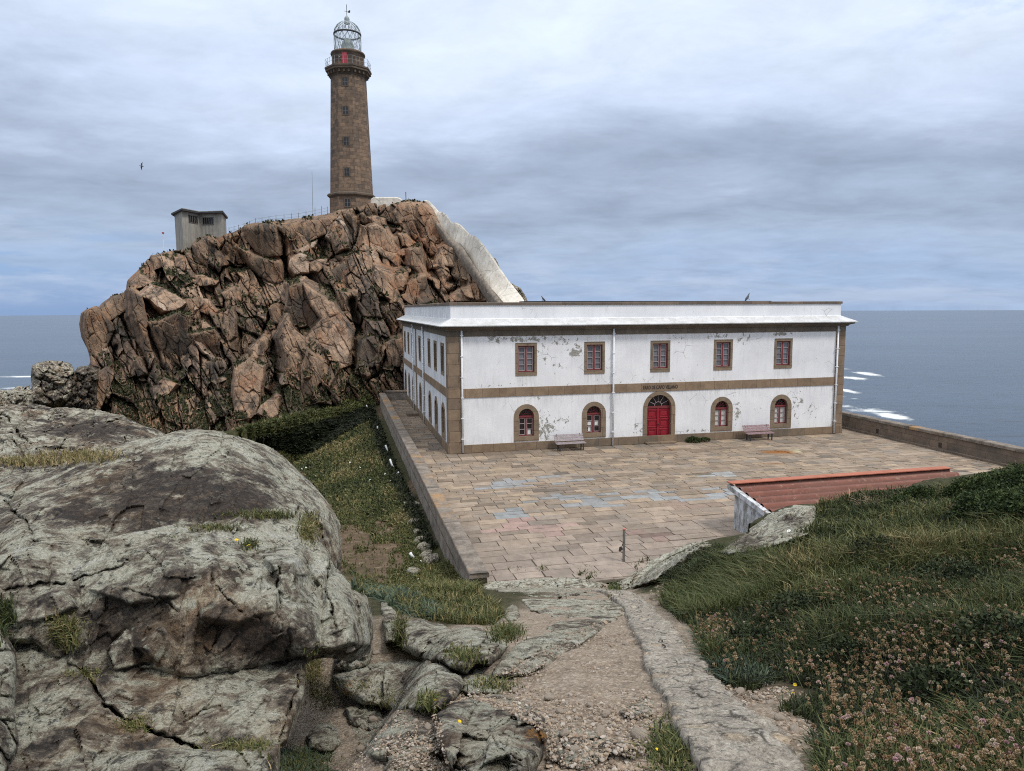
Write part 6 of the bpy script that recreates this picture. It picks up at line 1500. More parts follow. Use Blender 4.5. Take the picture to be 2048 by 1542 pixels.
for (cx, cy, rx, ry, n, h, tn) in ((618, 1056, 18, 24, 1100, .07, .65), (130, 1258, 30, 26, 1500, .06, .6), (6, 1235, 20, 30, 900, .08, .2), (628, 1350, 16, 46, 1500, .06, .65), (520, 1030, 70, 7, 700, .07, .5), (430, 1056, 50, 7, 500, .06, .5), (612, 1532, 42, 26, 2600, .06, .42), (1345, 1500, 42, 52, 2600, .06, .45), (1012, 1270, 24, 12, 900, .12, .45), (985, 1370, 40, 14, 600, .06, .5),
                                   (480, 1490, 60, 8, 700, .05, .6), (800, 1262, 12, 40, 500, .1, .5), (925, 1310, 30, 14, 500, .07, .5), (150, 912, 70, 10, 1200, .09, .8), (60, 922, 60, 7, 800, .09, .78), (270, 1445, 30, 14, 500, .04, .6), (170, 1345, 40, 10, 400, .04, .6), (360, 1075, 40, 6, 300, .04, .5), (770, 1400, 30, 20, 250, .05, .6), (500, 1085, 16, 8, 260, .04, .4), (860, 1400, 20, 14, 300, .06, .5), (1230, 1180, 12, 14, 500, .12, .35), (650, 1390, 24, 30, 600, .06, .6), (720, 1370, 40, 10, 300, .05, .65)):
    x = cx + rng.normal(0, rx * .55, n); y = cy + rng.normal(0, ry * .55, n); P, ok = on(x, y); g.add(P, h, tn + rng.normal(0, .16, len(P)), .8, .9)
sv = SLABV[np.arange(len(SLABV)) % 8 >= 4]; sv = sv[rng.choice(len(sv), 420, replace=False)]; nz_ = fbm(sv * .35, 3, 71); sv = sv[nz_ > -.05]
Pq = np.repeat(sv, 9, 0) + np.concatenate([rng.normal(0, .10, (len(sv) * 9, 2)), np.full((len(sv) * 9, 1), .03)], 1); g.add(Pq, .07, .4 + rng.normal(0, .15, len(Pq)), 1.0, 1.0)
g.build('grass', GR, 'short grass and tufts growing in the gully and between the left hand rocks')

g = Blades()
x, y = sample([(705, 1180), (790, 1172), (860, 1205), (880, 1240), (820, 1235), (770, 1205)], 5000, lambda a, b: sst(-.3, .2, fbm2(a / 26, b / 14, 3, 29))); P, ok = on(x, y); g.add(P, .12, .5 + rng.normal(0, .2, len(P)), .9, 2.2)
x, y = sample([(1385, 1262), (1425, 1340), (1460, 1372), (1540, 1365), (1480, 1300), (1420, 1255)], 5000); P, ok = on(x, y); g.add(P, .09, .4 + rng.normal(0, .2, len(P)), .9, 2.0)
x, y = sample([(560, 1500), (660, 1508), (660, 1560), (560, 1560)], 1600); P, ok = on(x, y); g.add(P, .06, .55 + rng.normal(0, .2, len(P)), .9, 2.0)
g.build('ground_cover', SUCC, 'low grey green cushion plants beside the path and the slope foot', 'ground cover')

g = Blades()
x, y = sample([(500, 885), (560, 862), (660, 842), (745, 812), (748, 836), (700, 862), (630, 905), (590, 910)], 15000); P, ok = on(x, y, 25)
g.add(P, .34 * (1 + .6 * fbm2(P[:, 0] * .5, P[:, 1] * .5, 3, 47)), .42 + .5 * fbm2(P[:, 0] * .6, P[:, 1] * .6, 3, 49) + rng.normal(0, .2, len(P)), 1.0, 2.2)
x, y = sample([(738, 815), (752, 825), (790, 930), (840, 1030), (870, 1100), (850, 1100), (800, 1000), (765, 920), (740, 850)], 5000); P, ok = on(x, y, 18); g.add(P, .26, .6 + rng.normal(0, .25, len(P)), .8, 2.2)
g.build('bank_shrubs', DARKV, 'scrub in the hollow bank beneath the hill, with the shade put into its dark leaf colour', 'scrub')

# ---- ledge plants on the hill
Pc, Nc, ic, cxg, cyg = CR
vegv = np.array([0.0] * 0)
va = crag.data.attributes['veg']; vv = np.zeros(len(crag.data.vertices), np.float32); va.data.foreach_get('value', vv)
vv = vv.reshape(Pc.shape[:2]) * ic
idx = np.argwhere(vv > .58); idx = idx[rng.choice(len(idx), min(14000, len(idx)), replace=False)]
g = Blades(); Pq = Pc[idx[:, 0], idx[:, 1]] + Nc[idx[:, 0], idx[:, 1]] * .05
g.add(Pq, .22, .5 + .3 * fbm(Pq * .4, 3, 3) + rng.normal(0, .2, len(Pq)), 1.0, 1.6)
g.build('ledge_plants', mat_leafy('ledge_plants_leaves', [(0, (.010, .012, .006)), (.4, (.026, .03, .012)), (.75, (.06, .058, .024)), (1, (.15, .115, .055))]), 'low dark plants rooted on the ledges of the hill', 'plants')

# ------------------------------------------------------------------ shrubs
def leaf_cloud(name, label, lobes, n, size, mat, parent=None, inner=True, cat='shrub', up=.3):
    t = empty(name, tuple(np.mean([l[0] for l in lobes], 0) - np.array([0, 0, lobes[0][1][2]])), label, cat) if parent is None else parent
    tot = sum(l[1][0] * l[1][2] for l in lobes); V = []; T = []
    for c, r in lobes:
        k = int(n * r[0] * r[2] / tot); d = rng.normal(0, 1, (k, 3)); d /= np.linalg.norm(d, axis=1, keepdims=True); d[:, 2] = np.where(d[:, 2] < -.4, -d[:, 2], d[:, 2])
        nn = fbm(d * 2.6 + c, 4, 61); rr = (1 + .28 * nn) * rng.uniform(.72, 1.03, k)
        p = np.asarray(c) + d * np.asarray(r) * rr[:, None]
        ax = rng.normal(0, 1, (k, 3)) + d * .8; ax /= np.linalg.norm(ax, axis=1, keepdims=True)
        sd = np.cross(ax, rng.normal(0, 1, (k, 3))); sd /= np.linalg.norm(sd, axis=1, keepdims=True)
        s = size * rng.uniform(.6, 1.4, (k, 1))
        V.append(np.stack([p, p + ax * s * .5 + sd * s * .28, p + ax * s, p + ax * s * .5 - sd * s * .28], 1))
        T.append(np.repeat(np.clip(.42 + .5 * nn + rng.normal(0, .18, k), 0, 1), 4))
    V = np.concatenate(V); b = (np.arange(len(V)) * 4)[:, None]
    mesh_np('foliage', V.reshape(-1, 3), b + np.arange(4), mat, False, {'tint': np.concatenate(T)}, t)
    b = MB()
    for c, r in lobes:
        for k in range(6):
            a = RD.uniform(0, 6.28); e = np.asarray(c) + np.array([math.cos(a) * r[0] * .7, math.sin(a) * r[1] * .7, RD.uniform(.1, .6) * r[2]])
            q = np.asarray(c) - np.array([0, 0, r[2]]); b.tube([q, (q + e) / 2 + np.array([0, 0, .1 * r[2]]), e], .02 * max(r) + .006, 5, .006)
    b.build('branches', M['twig'], t)
    return t
CUSH = mat_leafy('cushion_leaves', [(0, (.008, .012, .005)), (.4, (.020, .030, .010)), (.75, (.045, .058, .02)), (1, (.10, .10, .045))])
M['twig'] = simple('brown_twigs', (.13, .09, .06), (.07, .05, .035), 9, .9)
def lobe(px, py, D, rx, rz, ry=None): return (P1(px, py, D), (rx, ry or rx, rz))
def globe(px, py, rx, rz):
    Dk = float(hit(np.array([px * 1.0]), np.array([py * 1.0]))[0]); return (P1(px, py, Dk) + np.array([0, 0, rz * .12]), (rx, rx, rz))
leaf_cloud('shrub', 'large dense green shrub at the right picture edge in front of the sea wall', [globe(1950, 1000, .55, .42), globe(2010, 1000, .7, .48), globe(1912, 1005, .36, .30), globe(2080, 1005, .8, .52), globe(1980, 1035, .5, .32), globe(2050, 1045, .6, .34), globe(2120, 1050, .7, .4)], 60000, .042, LEAF)
leaf_cloud('shrub', 'smaller dark green shrub left of the large one above the shed roof', [lobe(1838, 1000, 15.6, .33, .3), lobe(1808, 1012, 15.4, .3, .22), lobe(1866, 1010, 15.5, .28, .22)], 11000, .04, LEAF)
leaf_cloud('shrub', 'low dark green bush beside the pale lichened boulder', [lobe(1640, 1072, 14.5, .35, .2), lobe(1590, 1090, 14, .28, .15)], 5000, .045, LEAF)
tw = empty('dead_shrub', P1(1760, 1005, 17), 'tangle of bare brown twigs above the shed roof', 'dead shrub')
b = MB()
for k in range(150):
    c = P1(RD.uniform(1720, 1815), RD.uniform(1008, 1022), 17.0); q = c + np.array([RD.uniform(-.4, .4), RD.uniform(-.3, .3), RD.uniform(.05, .32)]); b.tube([c, (c + q) / 2 + np.array([0, 0, .06]), q], .008, 4, .004)
b.build('twigs', simple('dry_twigs', (.30, .22, .14), (.19, .14, .09), 9, .9), tw)
for k, (px, py, r) in enumerate(((1372, 1172, .40), (1425, 1148, .32), (1600, 1240, .30), (1760, 1120, .34), (1900, 1180, .34), (1500, 1300, .22), (1700, 1330, .2), (2000, 1300, .26), (1880, 1400, .2))):
    Dk = float(hit(np.array([px * 1.0]), np.array([py * 1.0]))[0]); c = P1(px, py, Dk)
    leaf_cloud('cushion_shrub', ('dark low cushion shrub on the edge of the slope nearest the path bend', 'low dark cushion shrub just right of the one at the path bend', 'small dark cushion shrub in the grass above the middle of the kerb', 'dark cushion shrub in the grass below the pale flower patch', 'dark cushion shrub among grass in the upper right of the flower slope', 'small dark cushion close above the bare earth patch', 'small dark cushion among the dry flowers right of the bare earth patch', 'dark cushion among dry flowers near the right picture edge', 'small dark cushion in the middle of the dry flowers at lower right')[k],
               [(c + np.array([0, 0, .05]), (r, r * .9, r * .62)), (c + np.array([r * .7, r * .3, 0]), (r * .7, r * .7, r * .5))], int(3600 * min(1, 2.2 * r)), .030, CUSH, cat='shrub')
dp = np.array(FRONT.p(14.6, .45, .12)); leaf_cloud('plant', 'small dark green plant at the wall foot right of the red door', [(dp, (.42, .3, .2)), (dp + FU * .75, (.35, .25, .12))], 2200, .07, LEAF, cat='plant')

# ------------------------------------------------------------------ stones and gravel
M['pebble'] = simple('grey_tan_stone', (.34, .28, .215), (.17, .145, .12), 9, .92, .5, .2, detail=10)
def stone_mesh(name, seed, mat, box=0.0):
    bm = bmesh.new(); bmesh.ops.create_icosphere(bm, subdivisions=3, radius=1.0)
    co = np.array([v.co[:] for v in bm.verts])
    if box: co = np.sign(co) * np.abs(co) ** (1 - box)
    n = fbm(co * .9 + seed * 3.3, 3, seed) * .45 + np.round(fbm(co * 1.1 + seed, 2, seed + 9) * 4) / 4 * .25
    co = co * (1 + n)[:, None] * np.array([1, .8, .58])
    for v, c in zip(bm.verts, co): v.co = c
    for f in bm.faces: f.smooth = True
    me = bpy.data.meshes.new(name); bm.to_mesh(me); bm.free(); me.materials.append(mat)
    a = me.attributes.new('lich', 'FLOAT', 'POINT'); a.data.foreach_set('value', np.full(len(me.vertices), .1 if seed % 2 else .3, np.float32))
    return me
SM = [stone_mesh('stone', k, M['pebble']) for k in range(6)]
SB = [stone_mesh('stone', k, M['boulder']) for k in range(6)]
def put_stone(px, py, size, label, group, rz=None, sc_=(1, 1, 1), nm='stone'):
    D = float(hit(np.array([px]), np.array([py]))[0]); p = P1(px, py, D)
    o = link(nm, (SB if size > .2 else SM)[RD.randrange(6)]); o.location = tuple(p + np.array([0, 0, size * .18])); o.scale = tuple((size if size > .2 else size * .62) * np.array(sc_)); o.rotation_euler = (RD.uniform(-.2, .2), RD.uniform(-.2, .2), RD.uniform(0, 6.28) if rz is None else rz)
    return tag(o, label, 'stone', group)
for (x, y, s) in ((1252, 1290, .05), (1262, 1312, .045), (1246, 1322, .04), (1098, 1398, .05), (1200, 1465, .05), (1280, 1476, .07), (1180, 1412, .04), (1240, 1350, .03), (1130, 1470, .045), (858, 1460, .04), (830, 1445, .03), (1212, 1430, .04), (1150, 1500, .035), (1275, 1395, .04), (1190, 1375, .03), (1030, 1382, .035), (1120, 1425, .04)):
    put_stone(x, y, s, 'small loose stone lying on the gravel of the path', 'loose stones on the gravel path')
for (x, y, s) in ((728, 1310, .10), (752, 1308, .07), (700, 1300, .06), (715, 1330, .05), (746, 1440, .06), (700, 1470, .07), (722, 1500, .06), (690, 1515, .05)):
    put_stone(x, y, s, 'broken stone fallen at the right foot of the cracked slab', 'broken stones under the slab')
for (x, y, s, sc_) in ((862, 1122, .34, (1.2, 1, .8)), (846, 1098, .34, (1.1, 1, .9)), (842, 1082, .30, (1.2, .9, .7)), (838, 1066, .28, (1, .9, .8)), (832, 1046, .36, (1.1, 1, .8)), (826, 1030, .32, (1.1, .9, .7)), (828, 1012, .34, (1.1, .9, .5)), (812, 1012, .3, (1.2, .9, .5)), (820, 996, .3, (1.2, .8, .5)), (850, 1112, .3, (1.2, .8, .6))):
    put_stone(x, y, s, 'rough squared stone in the row along the outer foot of the terrace wall', 'stones along the wall foot', rz=RD.uniform(1.2, 1.9), sc_=sc_)
put_stone(828, 1146, .30, 'rounded grey stone among white flowers near the wall corner', None)
put_stone(1312, 1212, .11, 'small whitish stone at the toe of the grassy slope by the kerb', None)
put_stone(1506, 1236, .07, 'white pebble lying in the grass above the kerb bend', None)
put_stone(1748, 1404, .05, 'grey white lichen crusted stone among the dry flowers', None)
for (x, y, s) in ((1480, 1385, .05), (1510, 1398, .04), (1540, 1410, .045), (1470, 1402, .035), (1560, 1440, .05), (1500, 1365, .04), (1590, 1462, .05), (1530, 1372, .035)):
    put_stone(x, y, s, 'small brown stone on the bare earth between kerb and flowers', 'stones on the bare earth')

def pebbles(poly, n, smin, smax, dens=None):
    x, y = sample(poly, n, dens); P, ok = on(x, y); n = len(P)
    ph = (1 + 5 ** .5) / 2; ic = np.array([(-1, ph, 0), (1, ph, 0), (-1, -ph, 0), (1, -ph, 0), (0, -1, ph), (0, 1, ph), (0, -1, -ph), (0, 1, -ph), (ph, 0, -1), (ph, 0, 1), (-ph, 0, -1), (-ph, 0, 1)]) / 1.9
    fi = np.array([(0, 11, 5), (0, 5, 1), (0, 1, 7), (0, 7, 10), (0, 10, 11), (1, 5, 9), (5, 11, 4), (11, 10, 2), (10, 7, 6), (7, 1, 8), (3, 9, 4), (3, 4, 2), (3, 2, 6), (3, 6, 8), (3, 8, 9), (4, 9, 5), (2, 4, 11), (6, 2, 10), (8, 6, 7), (9, 8, 1)])
    s = smin * (smax / smin) ** (rng.random(n) ** 2.2); a = rng.uniform(0, 6.28, n)
    V = ic[None] * (1 + rng.uniform(-.35, .35, (n, 12, 1))) * np.stack([s * rng.uniform(.8, 1.5, n), s, s * rng.uniform(.4, .8, n)], -1)[:, None, :]
    c, q = np.cos(a)[:, None], np.sin(a)[:, None]
    V = np.stack([V[..., 0] * c - V[..., 1] * q, V[..., 0] * q + V[..., 1] * c, V[..., 2]], -1) + P[:, None, :] + np.array([0, 0, 1.0]) * (s * .15)[:, None, None]
    Fc = (np.arange(n) * 12)[:, None, None] + fi[None]
    return V.reshape(-1, 3), Fc.reshape(-1, 3), np.repeat(rng.random(n), 12)
parts = [pebbles([(1095, 1560), (1092, 1470), (1010, 1420), (930, 1390), (985, 1350), (1100, 1290), (1180, 1245), (1240, 1232), (1268, 1300), (1305, 1400), (1370, 1500), (1395, 1560)], 9000, .0022, .012),
         pebbles([(690, 1560), (690, 1440), (780, 1420), (880, 1430), (900, 1560)], 2600, .0020, .008), pebbles([(1440, 1372), (1560, 1366), (1640, 1400), (1620, 1500), (1590, 1510), (1500, 1430)], 1600, .003, .014), pebbles([(1000, 1420), (900, 1380), (860, 1420), (960, 1390), (1090, 1430)], 900, .0022, .010),
         pebbles([(1200, 1250), (1320, 1170), (1400, 1110), (1340, 1180), (1310, 1215)], 400, .008, .035)]
off = 0; Vs, Fs, Ts = [], [], []
for V, Fc, T in parts: Vs.append(V); Fs.append(Fc + off); Ts.append(T); off += len(V)
GV = mat_leafy('gravel_stones', [(0, (.14, .105, .075)), (.35, (.26, .195, .14)), (.65, (.33, .26, .19)), (.9, (.27, .235, .20)), (1, (.46, .40, .33))], .9)
tag(mesh_np('gravel', np.concatenate(Vs), np.concatenate(Fs), GV, False, {'tint': np.concatenate(Ts)}), 'loose tan gravel strewn over the path and bare earth', 'gravel', kind='stuff')

# ------------------------------------------------------------------ flowers
def head_template(seed, n=46):
    r = np.random.default_rng(seed); V, Fc = [], []
    for k in range(n):
        z = 1 - 1.45 * (k + .5) / n; a = k * 2.39996 + r.uniform(-.3, .3); q = math.sqrt(max(0, 1 - z * z)); d = np.array([q * math.cos(a), q * math.sin(a), z])
        s = np.cross(d, r.normal(0, 1, 3)); s /= np.linalg.norm(s); u = np.cross(d, s); l = r.uniform(.8, 1.2); w = r.uniform(.16, .26); b = len(V)
        V += [d * .25 - s * w * .5, d * .25 + s * w * .5, d * l + s * w + u * .05, d * l - s * w]; Fc.append((b, b + 1, b + 2, b + 3))
    return np.array(V), np.array(Fc)
TH = mat_leafy('thrift_heads', [(0, (.12, .075, .04)), (.3, (.25, .165, .085)), (.55, (.37, .27, .16)), (.75, (.50, .41, .30)), (.86, (.46, .35, .29)), (.95, (.44, .28, .27)), (1, (.45, .25, .27))], .85)
STEM = simple('dry_stems', (.075, .085, .03), (.04, .05, .018), 9, .8)
THR = [(1395, 1300), (1440, 1262), (1520, 1225), (1620, 1195), (1720, 1180), (1830, 1140), (1960, 1085), (2110, 1050), (2330, 1010), (2330, 1620), (1660, 1620), (1640, 1520), (1625, 1480), (1640, 1450), (1640, 1400), (1560, 1360), (1480, 1370), (1430, 1340)]
def thr_d(x, y):
    n = 1.5 * fbm2(x / 50, y / 32, 4, 43) - .16 + .2 * sst(1500, 1800, x)
    return np.clip(.05 + sst(-.05, .32, n + .35 * sst(1200, 1330, y) - .5 * np.exp(-((x - 2000) / 110) ** 2 - ((y - 1420) / 60) ** 2) - .3 * np.exp(-((x - 1700) / 90) ** 2 - ((y - 1290) / 30) ** 2)), 0, 1)
x, y = sample(THR, 4700, thr_d)
x2, y2 = sample([(1640, 1000), (1700, 985), (1800, 990), (1860, 1010), (1940, 1010), (1960, 1040), (1850, 1035), (1720, 1010)], 240); x3, y3 = sample([(1840, 1120), (1900, 1090), (2050, 1060), (2050, 1090), (1900, 1130)], 260); x4, y4 = sample([(1400, 1290), (1385, 1260), (1440, 1240), (1480, 1300), (1430, 1335)], 260)
x = np.concatenate([x, x2, x3, x4]); y = np.concatenate([y, y2, y3, y4])
_d0 = hit(x, y); _k = rng.random(len(x)) < .5 + .5 * sst(2.2, 5.0, _d0); x, y = x[_k], y[_k]
P, ok = on(x, y, 0, True); x, y = x[ok], y[ok]; n = len(P); hgt = rng.uniform(.05, .15, n); R = rng.uniform(.0080, .0125, n) * (1 + .35 * sst(4, 9, P[:, 1])); tint = np.clip(rng.beta(2.2, 2.4, n) * .86, 0, .86)
pk = rng.random(n) < .03 + .05 * (P[:, 1] < 5); tint = np.where(pk, rng.uniform(.86, 1, n), tint)
ln = rng.normal(0, .05, (n, 2)); H = P + np.stack([ln[:, 0], ln[:, 1], hgt], -1)
order = np.argsort(-(R / P[:, 1]) * ((x < 2035) & (y < 1530))); big, rest = order[:300], order[300:]
tv, tf = head_template(5)
def rotz(a): c, s = np.cos(a), np.sin(a); return np.stack([np.stack([c, -s, 0 * c], -1), np.stack([s, c, 0 * c], -1), np.stack([0 * c, 0 * c, 1 + 0 * c], -1)], -2)
k = len(rest); V = np.einsum('nij,vj->nvi', rotz(rng.uniform(0, 6.28, k)), tv) * R[rest][:, None, None] + H[rest][:, None, :]
Fh = (np.arange(k) * len(tv))[:, None, None] + tf[None]
w = .0022; st = np.stack([P[rest] + [-w, 0, 0], P[rest] + [w, 0, 0], H[rest] + [w, 0, 0], H[rest] + [-w, 0, 0]], 1); Fst = k * len(tv) + (np.arange(k) * 4)[:, None] + np.arange(4)
mesh_np('dry_flower_heads', np.concatenate([V.reshape(-1, 3), st.reshape(-1, 3)]), np.concatenate([Fh.reshape(-1, 4), Fst]), TH, False, {'tint': np.concatenate([np.repeat(tint[rest] + rng.normal(0, .03, k), len(tv)), np.full(4 * k, .12)])})
_me = bpy.data.objects['dry_flower_heads'].data; _me.materials.append(STEM); _mi = np.zeros(len(_me.polygons), np.int32); _mi[-k:] = 1; _me.polygons.foreach_set('material_index', _mi)
tag(bpy.data.objects['dry_flower_heads'], 'mass of faded thrift heads spread through the grass of the slope', 'flowers', kind='stuff')
def head_obj_mesh(v, tn):
    tv, tf = head_template(20 + v); b = len(tv); Rr = 1.0
    stv = np.array([(-.13, 0, -12), (.13, 0, -12), (.13, 0, 0), (-.13, 0, 0), (0, -.13, -12), (0, .13, -12), (0, .13, 0), (0, -.13, 0)])
    V = np.concatenate([tv, stv]); Fc = np.concatenate([tf, b + np.array([(0, 1, 2, 3), (4, 5, 6, 7)])])
    o = mesh_np('thrift_flower', V, Fc, TH, False, {'tint': np.concatenate([tn + np.random.default_rng(v).normal(0, .03, b), np.full(8, .1)])}); me = o.data; me.materials.append(STEM)
    for q in (-1, -2): me.polygons[len(me.polygons) + q].material_index = 1
    bpy.data.objects.remove(o); return me
tts = [.2, .34, .46, .56, .66, .78, .9, .97]; HM = [head_obj_mesh(v, t_) for v, t_ in enumerate(tts)]
for i in big:
    v = int(np.argmin(np.abs(np.array(tts) - tint[i])))
    o = link('thrift_flower', HM[v]); s = float(R[i]); o.location = tuple(H[i]); o.scale = (s, s, s); o.rotation_euler = (RD.uniform(-.35, .35), RD.uniform(-.35, .35), RD.uniform(0, 6.28))
    if v >= 6: tag(o, 'pink thrift flower head still in bloom among the dry heads on the right slope', 'flower', 'pink thrift flowers on the slope')
    else: tag(o, 'faded tan thrift flower head on a thin stem on the right slope', 'flower', 'faded thrift flowers on the slope')

def daisy_mesh(name, pc, cc, rings=2):
    V, Fc = [], []; 
    for q in range(rings):
        for k in range(13):
            a = 2 * math.pi * (k + .5 * q) / 13; d = np.array([math.cos(a), math.sin(a), 0]); s = np.array([-math.sin(a), math.cos(a), 0]); b = len(V); zz = .12 * q + .1; l = 1 - .28 * q
            V += [d * .15 - s * .08 + [0, 0, zz], d * .15 + s * .08 + [0, 0, zz], d * l + s * .2 + [0, 0, zz + .12], d * l - s * .2 + [0, 0, zz + .12]]; Fc.append((b, b + 1, b + 2, b + 3))
    b = len(V); V += [np.array(p) for p in ((-.08, 0, -7), (.08, 0, -7), (.08, 0, .1), (-.08, 0, .1))]; Fc.append((b, b + 1, b + 2, b + 3))
    o = mesh_np(name, np.array(V), np.array(Fc), pc, False); me = o.data; bpy.data.objects.remove(o)
    me.materials.append(STEM); me.polygons[len(me.polygons) - 1].material_index = 1
    return me
YEL = simple('yellow_petals', (.72, .52, .02), (.62, .40, .01), 40, .7); WHI = simple('white_petals', (.80, .79, .74), (.68, .67, .62), 40, .7); MAG = simple('magenta_petals', (.50, .04, .28), (.38, .03, .2), 40, .7)
YM, WM, MM = daisy_mesh('yellow_flower', YEL, None), daisy_mesh('white_flower', WHI, None, 1), daisy_mesh('magenta_flower', MAG, None)
def flower(me, nm, px, py, s, h, label, group=None, tilt=.5):
    D = float(hit(np.array([px]), np.array([py + 4]))[0]); p = P1(px, py, max(1.6, D - .02))
    o = link(nm, me); o.location = tuple(p); o.scale = (s, s, s); o.rotation_euler = (tilt + RD.uniform(-.2, .2), RD.uniform(-.2, .2), RD.uniform(0, 6.28)); return tag(o, label, 'flower', group)
for (x, y, lb) in ((1270, 1268, 'upper yellow flower of the pair growing against the kerb edge'), (1268, 1283, 'lower yellow flower of the pair growing against the kerb edge'), (1587, 1298, 'topmost yellow flower of the three above the bare earth patch'), (1585, 1314, 'middle yellow flower of the three above the bare earth patch'), (1564, 1325, 'lowest yellow flower of the three above the bare earth patch'),
                   (1590, 1370, 'upper yellow flower of the two right of the bare earth patch'), (1586, 1386, 'lower yellow flower of the two right of the bare earth patch'), (1310, 1488, 'upper yellow flower in the green tuft beside the lower kerb'), (1314, 1499, 'lower yellow flower in the green tuft beside the lower kerb'), (1305, 1456, 'small orange yellow flower just above the tuft beside the lower kerb'),
                   (877, 1390, 'upper yellow flower in the crevice right of the low tan ledge'), (870, 1401, 'lower yellow flower in the crevice right of the low tan ledge'), (919, 1443, 'lone yellow flower on the angular rock at the bottom centre'), (473, 1080, 'left yellow flower on top of the lichen covered slab'), (497, 1091, 'right yellow flower on top of the lichen covered slab'), (1535, 1272, 'half hidden yellow flower among the dry thrift near the kerb bend')):
    D = float(hit(np.array([x]), np.array([y + 4.0]))[0]); flower(YM, 'yellow_flower', x, y, .0046 * max(2.5, D) * .62, .1, lb)
flower(MM, 'magenta_flower', 1700, 1468, .012, .1, 'upper bloom of the small magenta flower spike near the kerb'); flower(MM, 'magenta_flower', 1709, 1484, .012, .1, 'lower bloom of the small magenta flower spike near the kerb')
for (x, y) in ((1848, 992), (1900, 999), (1932, 1013), (1978, 996), (2035, 1006), (1578, 1062), (1652, 1044), (1700, 1076), (1703, 1068), (1712, 1106), (1945, 1103), (1548, 1254), (1378, 1193), (1820, 1060), (1725, 1078), (1600, 1120), (1890, 1040), (1560, 1098), (1690, 1096), (2010, 1060)):
    flower(WM, 'white_flower', x, y, .034 if y < 1150 else .03, .1, 'small white flower head in the grass of the right slope', 'white flowers on the right slope')
for (x, y) in ((845, 1150), (858, 1138), (872, 1142), (880, 1150), (866, 1160), (850, 1164), (884, 1134), (842, 1122), (826, 1128), (818, 1120), (763, 1182), (792, 1178), (895, 1150), (808, 1108), (876, 1128), (836, 1158), (700, 925), (720, 935), (690, 950), (740, 960), (612, 935), (604, 938), (780, 962), (770, 948)):
    flower(WM, 'white_flower', x, y, .036 if y > 1000 else .06, .1, 'tiny white flower head in the gully left of the terrace wall', 'white flowers in the gully')

# white rags of plastic pipe against the outer wall
for (x0, y0, x1, y1, D) in ((733, 810, 737, 818, 58), (755, 852, 757, 862, 48), (771, 890, 779, 907, 42), (780, 918, 788, 938, 38), (798, 944, 792, 952, 36), (820, 1105, 828, 1116, 26)):
    Dh = float(hit(np.array([x1 - 2.]), np.array([float(y1)]))[0]); b = MB(); b.tube([P1(x0, y0, Dh - .1), P1((x0 + x1) / 2 - 1, (y0 + y1) / 2, Dh - .12), P1(x1, y1, Dh - .1)], .055, 6)
    tag(b.build('white_pipe', M['white'], None, True), 'short white plastic pipe end lying against the outside of the terrace wall', 'pipe', 'white pipe ends along the wall')

# ------------------------------------------------------------------ birds
def bird_mesh(name, wings):
    bm = bmesh.new(); V = []
    prof = [(-.30, .0, .01), (-.22, .0, .05), (-.05, .0, .085), (.10, .01, .085), (.2, .03, .06), (.26, .05, .045), (.31, .055, .04), (.35, .05, .02), (.41, .045, .004)]
    rings = []
    for x, z, r in prof: rings.append([bm.verts.new((x, r * math.cos(a), z + r * math.sin(a))) for a in np.linspace(0, 2 * math.pi, 9)[:-1]])
    for a, b in zip(rings[:-1], rings[1:]):
        for k in range(8): bm.faces.new((a[k], a[(k + 1) % 8], b[(k + 1) % 8], b[k]))
    bm.faces.new(rings[0][::-1]); bm.faces.new(rings[-1])
    if wings:
        for s in (-1, 1):
            top = []; bot = []
            for (yy, xf, xb, z) in ((.04, .14, -.10, .05), (.25, .17, -.04, .13), (.42, .12, -.03, .12), (.60, .0, -.08, .06), (.66, -.08, -.1, .03)):
                top.append((bm.verts.new((xf, s * yy, z)), bm.verts.new(((xf + xb) / 2, s * yy, z + .018)), bm.verts.new((xb, s * yy, z)), bm.verts.new(((xf + xb) / 2, s * yy, z - .008))))
            for a, b in zip(top[:-1], top[1:]):
                for k in range(4): bm.faces.new((a[k], a[(k + 1) % 4], b[(k + 1) % 4], b[k]))
            bm.faces.new(top[-1])
    else:
        for s in (-1, 1):
            f = [bm.verts.new(p) for p in ((.14, s * .086, .04), (-.05, s * .10, .06), (-.36, s * .03, .0), (-.05, s * .095, -.03), (.12, s * .085, -.02))]; bm.faces.new(f)
            l = [bm.verts.new(p) for p in ((.0, s * .04, -.07), (.018, s * .04, -.07), (.018, s * .045, -.22), (.0, s * .045, -.22))]; bm.faces.new(l)
            l = [bm.verts.new(p) for p in ((.07, s * .05, -.219), (.07, s * .03, -.219), (-.02, s * .035, -.219), (-.02, s * .055, -.219))]; bm.faces.new(l)
    bmesh.ops.recalc_face_normals(bm, faces=bm.faces)
    for f in bm.faces: f.smooth = True
    me = bpy.data.meshes.new(name); bm.to_mesh(me); bm.free(); me.materials.append(M['feather']); return me
M['feather'] = simple('grey_gull_feathers', (.16, .17, .19), (.07, .075, .085), 6, .8)
o = link('gull', bird_mesh('gull', True)); p = P1(283.5, 332.5, 95); o.location = tuple(p); o.scale = (.82, .82, .82); o.rotation_euler = (rad(62), rad(-12), rad(200)); tag(o, 'gull in banking flight in the sky left of the lighthouse', 'bird')
o = link('gull', bird_mesh('gull_standing', False)); o.location = FRONT.p(18.42, -.34, 8.36 + .22); o.scale = (.85, .85, .85); o.rotation_euler = (0, rad(-55), rad(10)); tag(o, 'gull standing on the parapet towards the right end of the white house', 'bird')
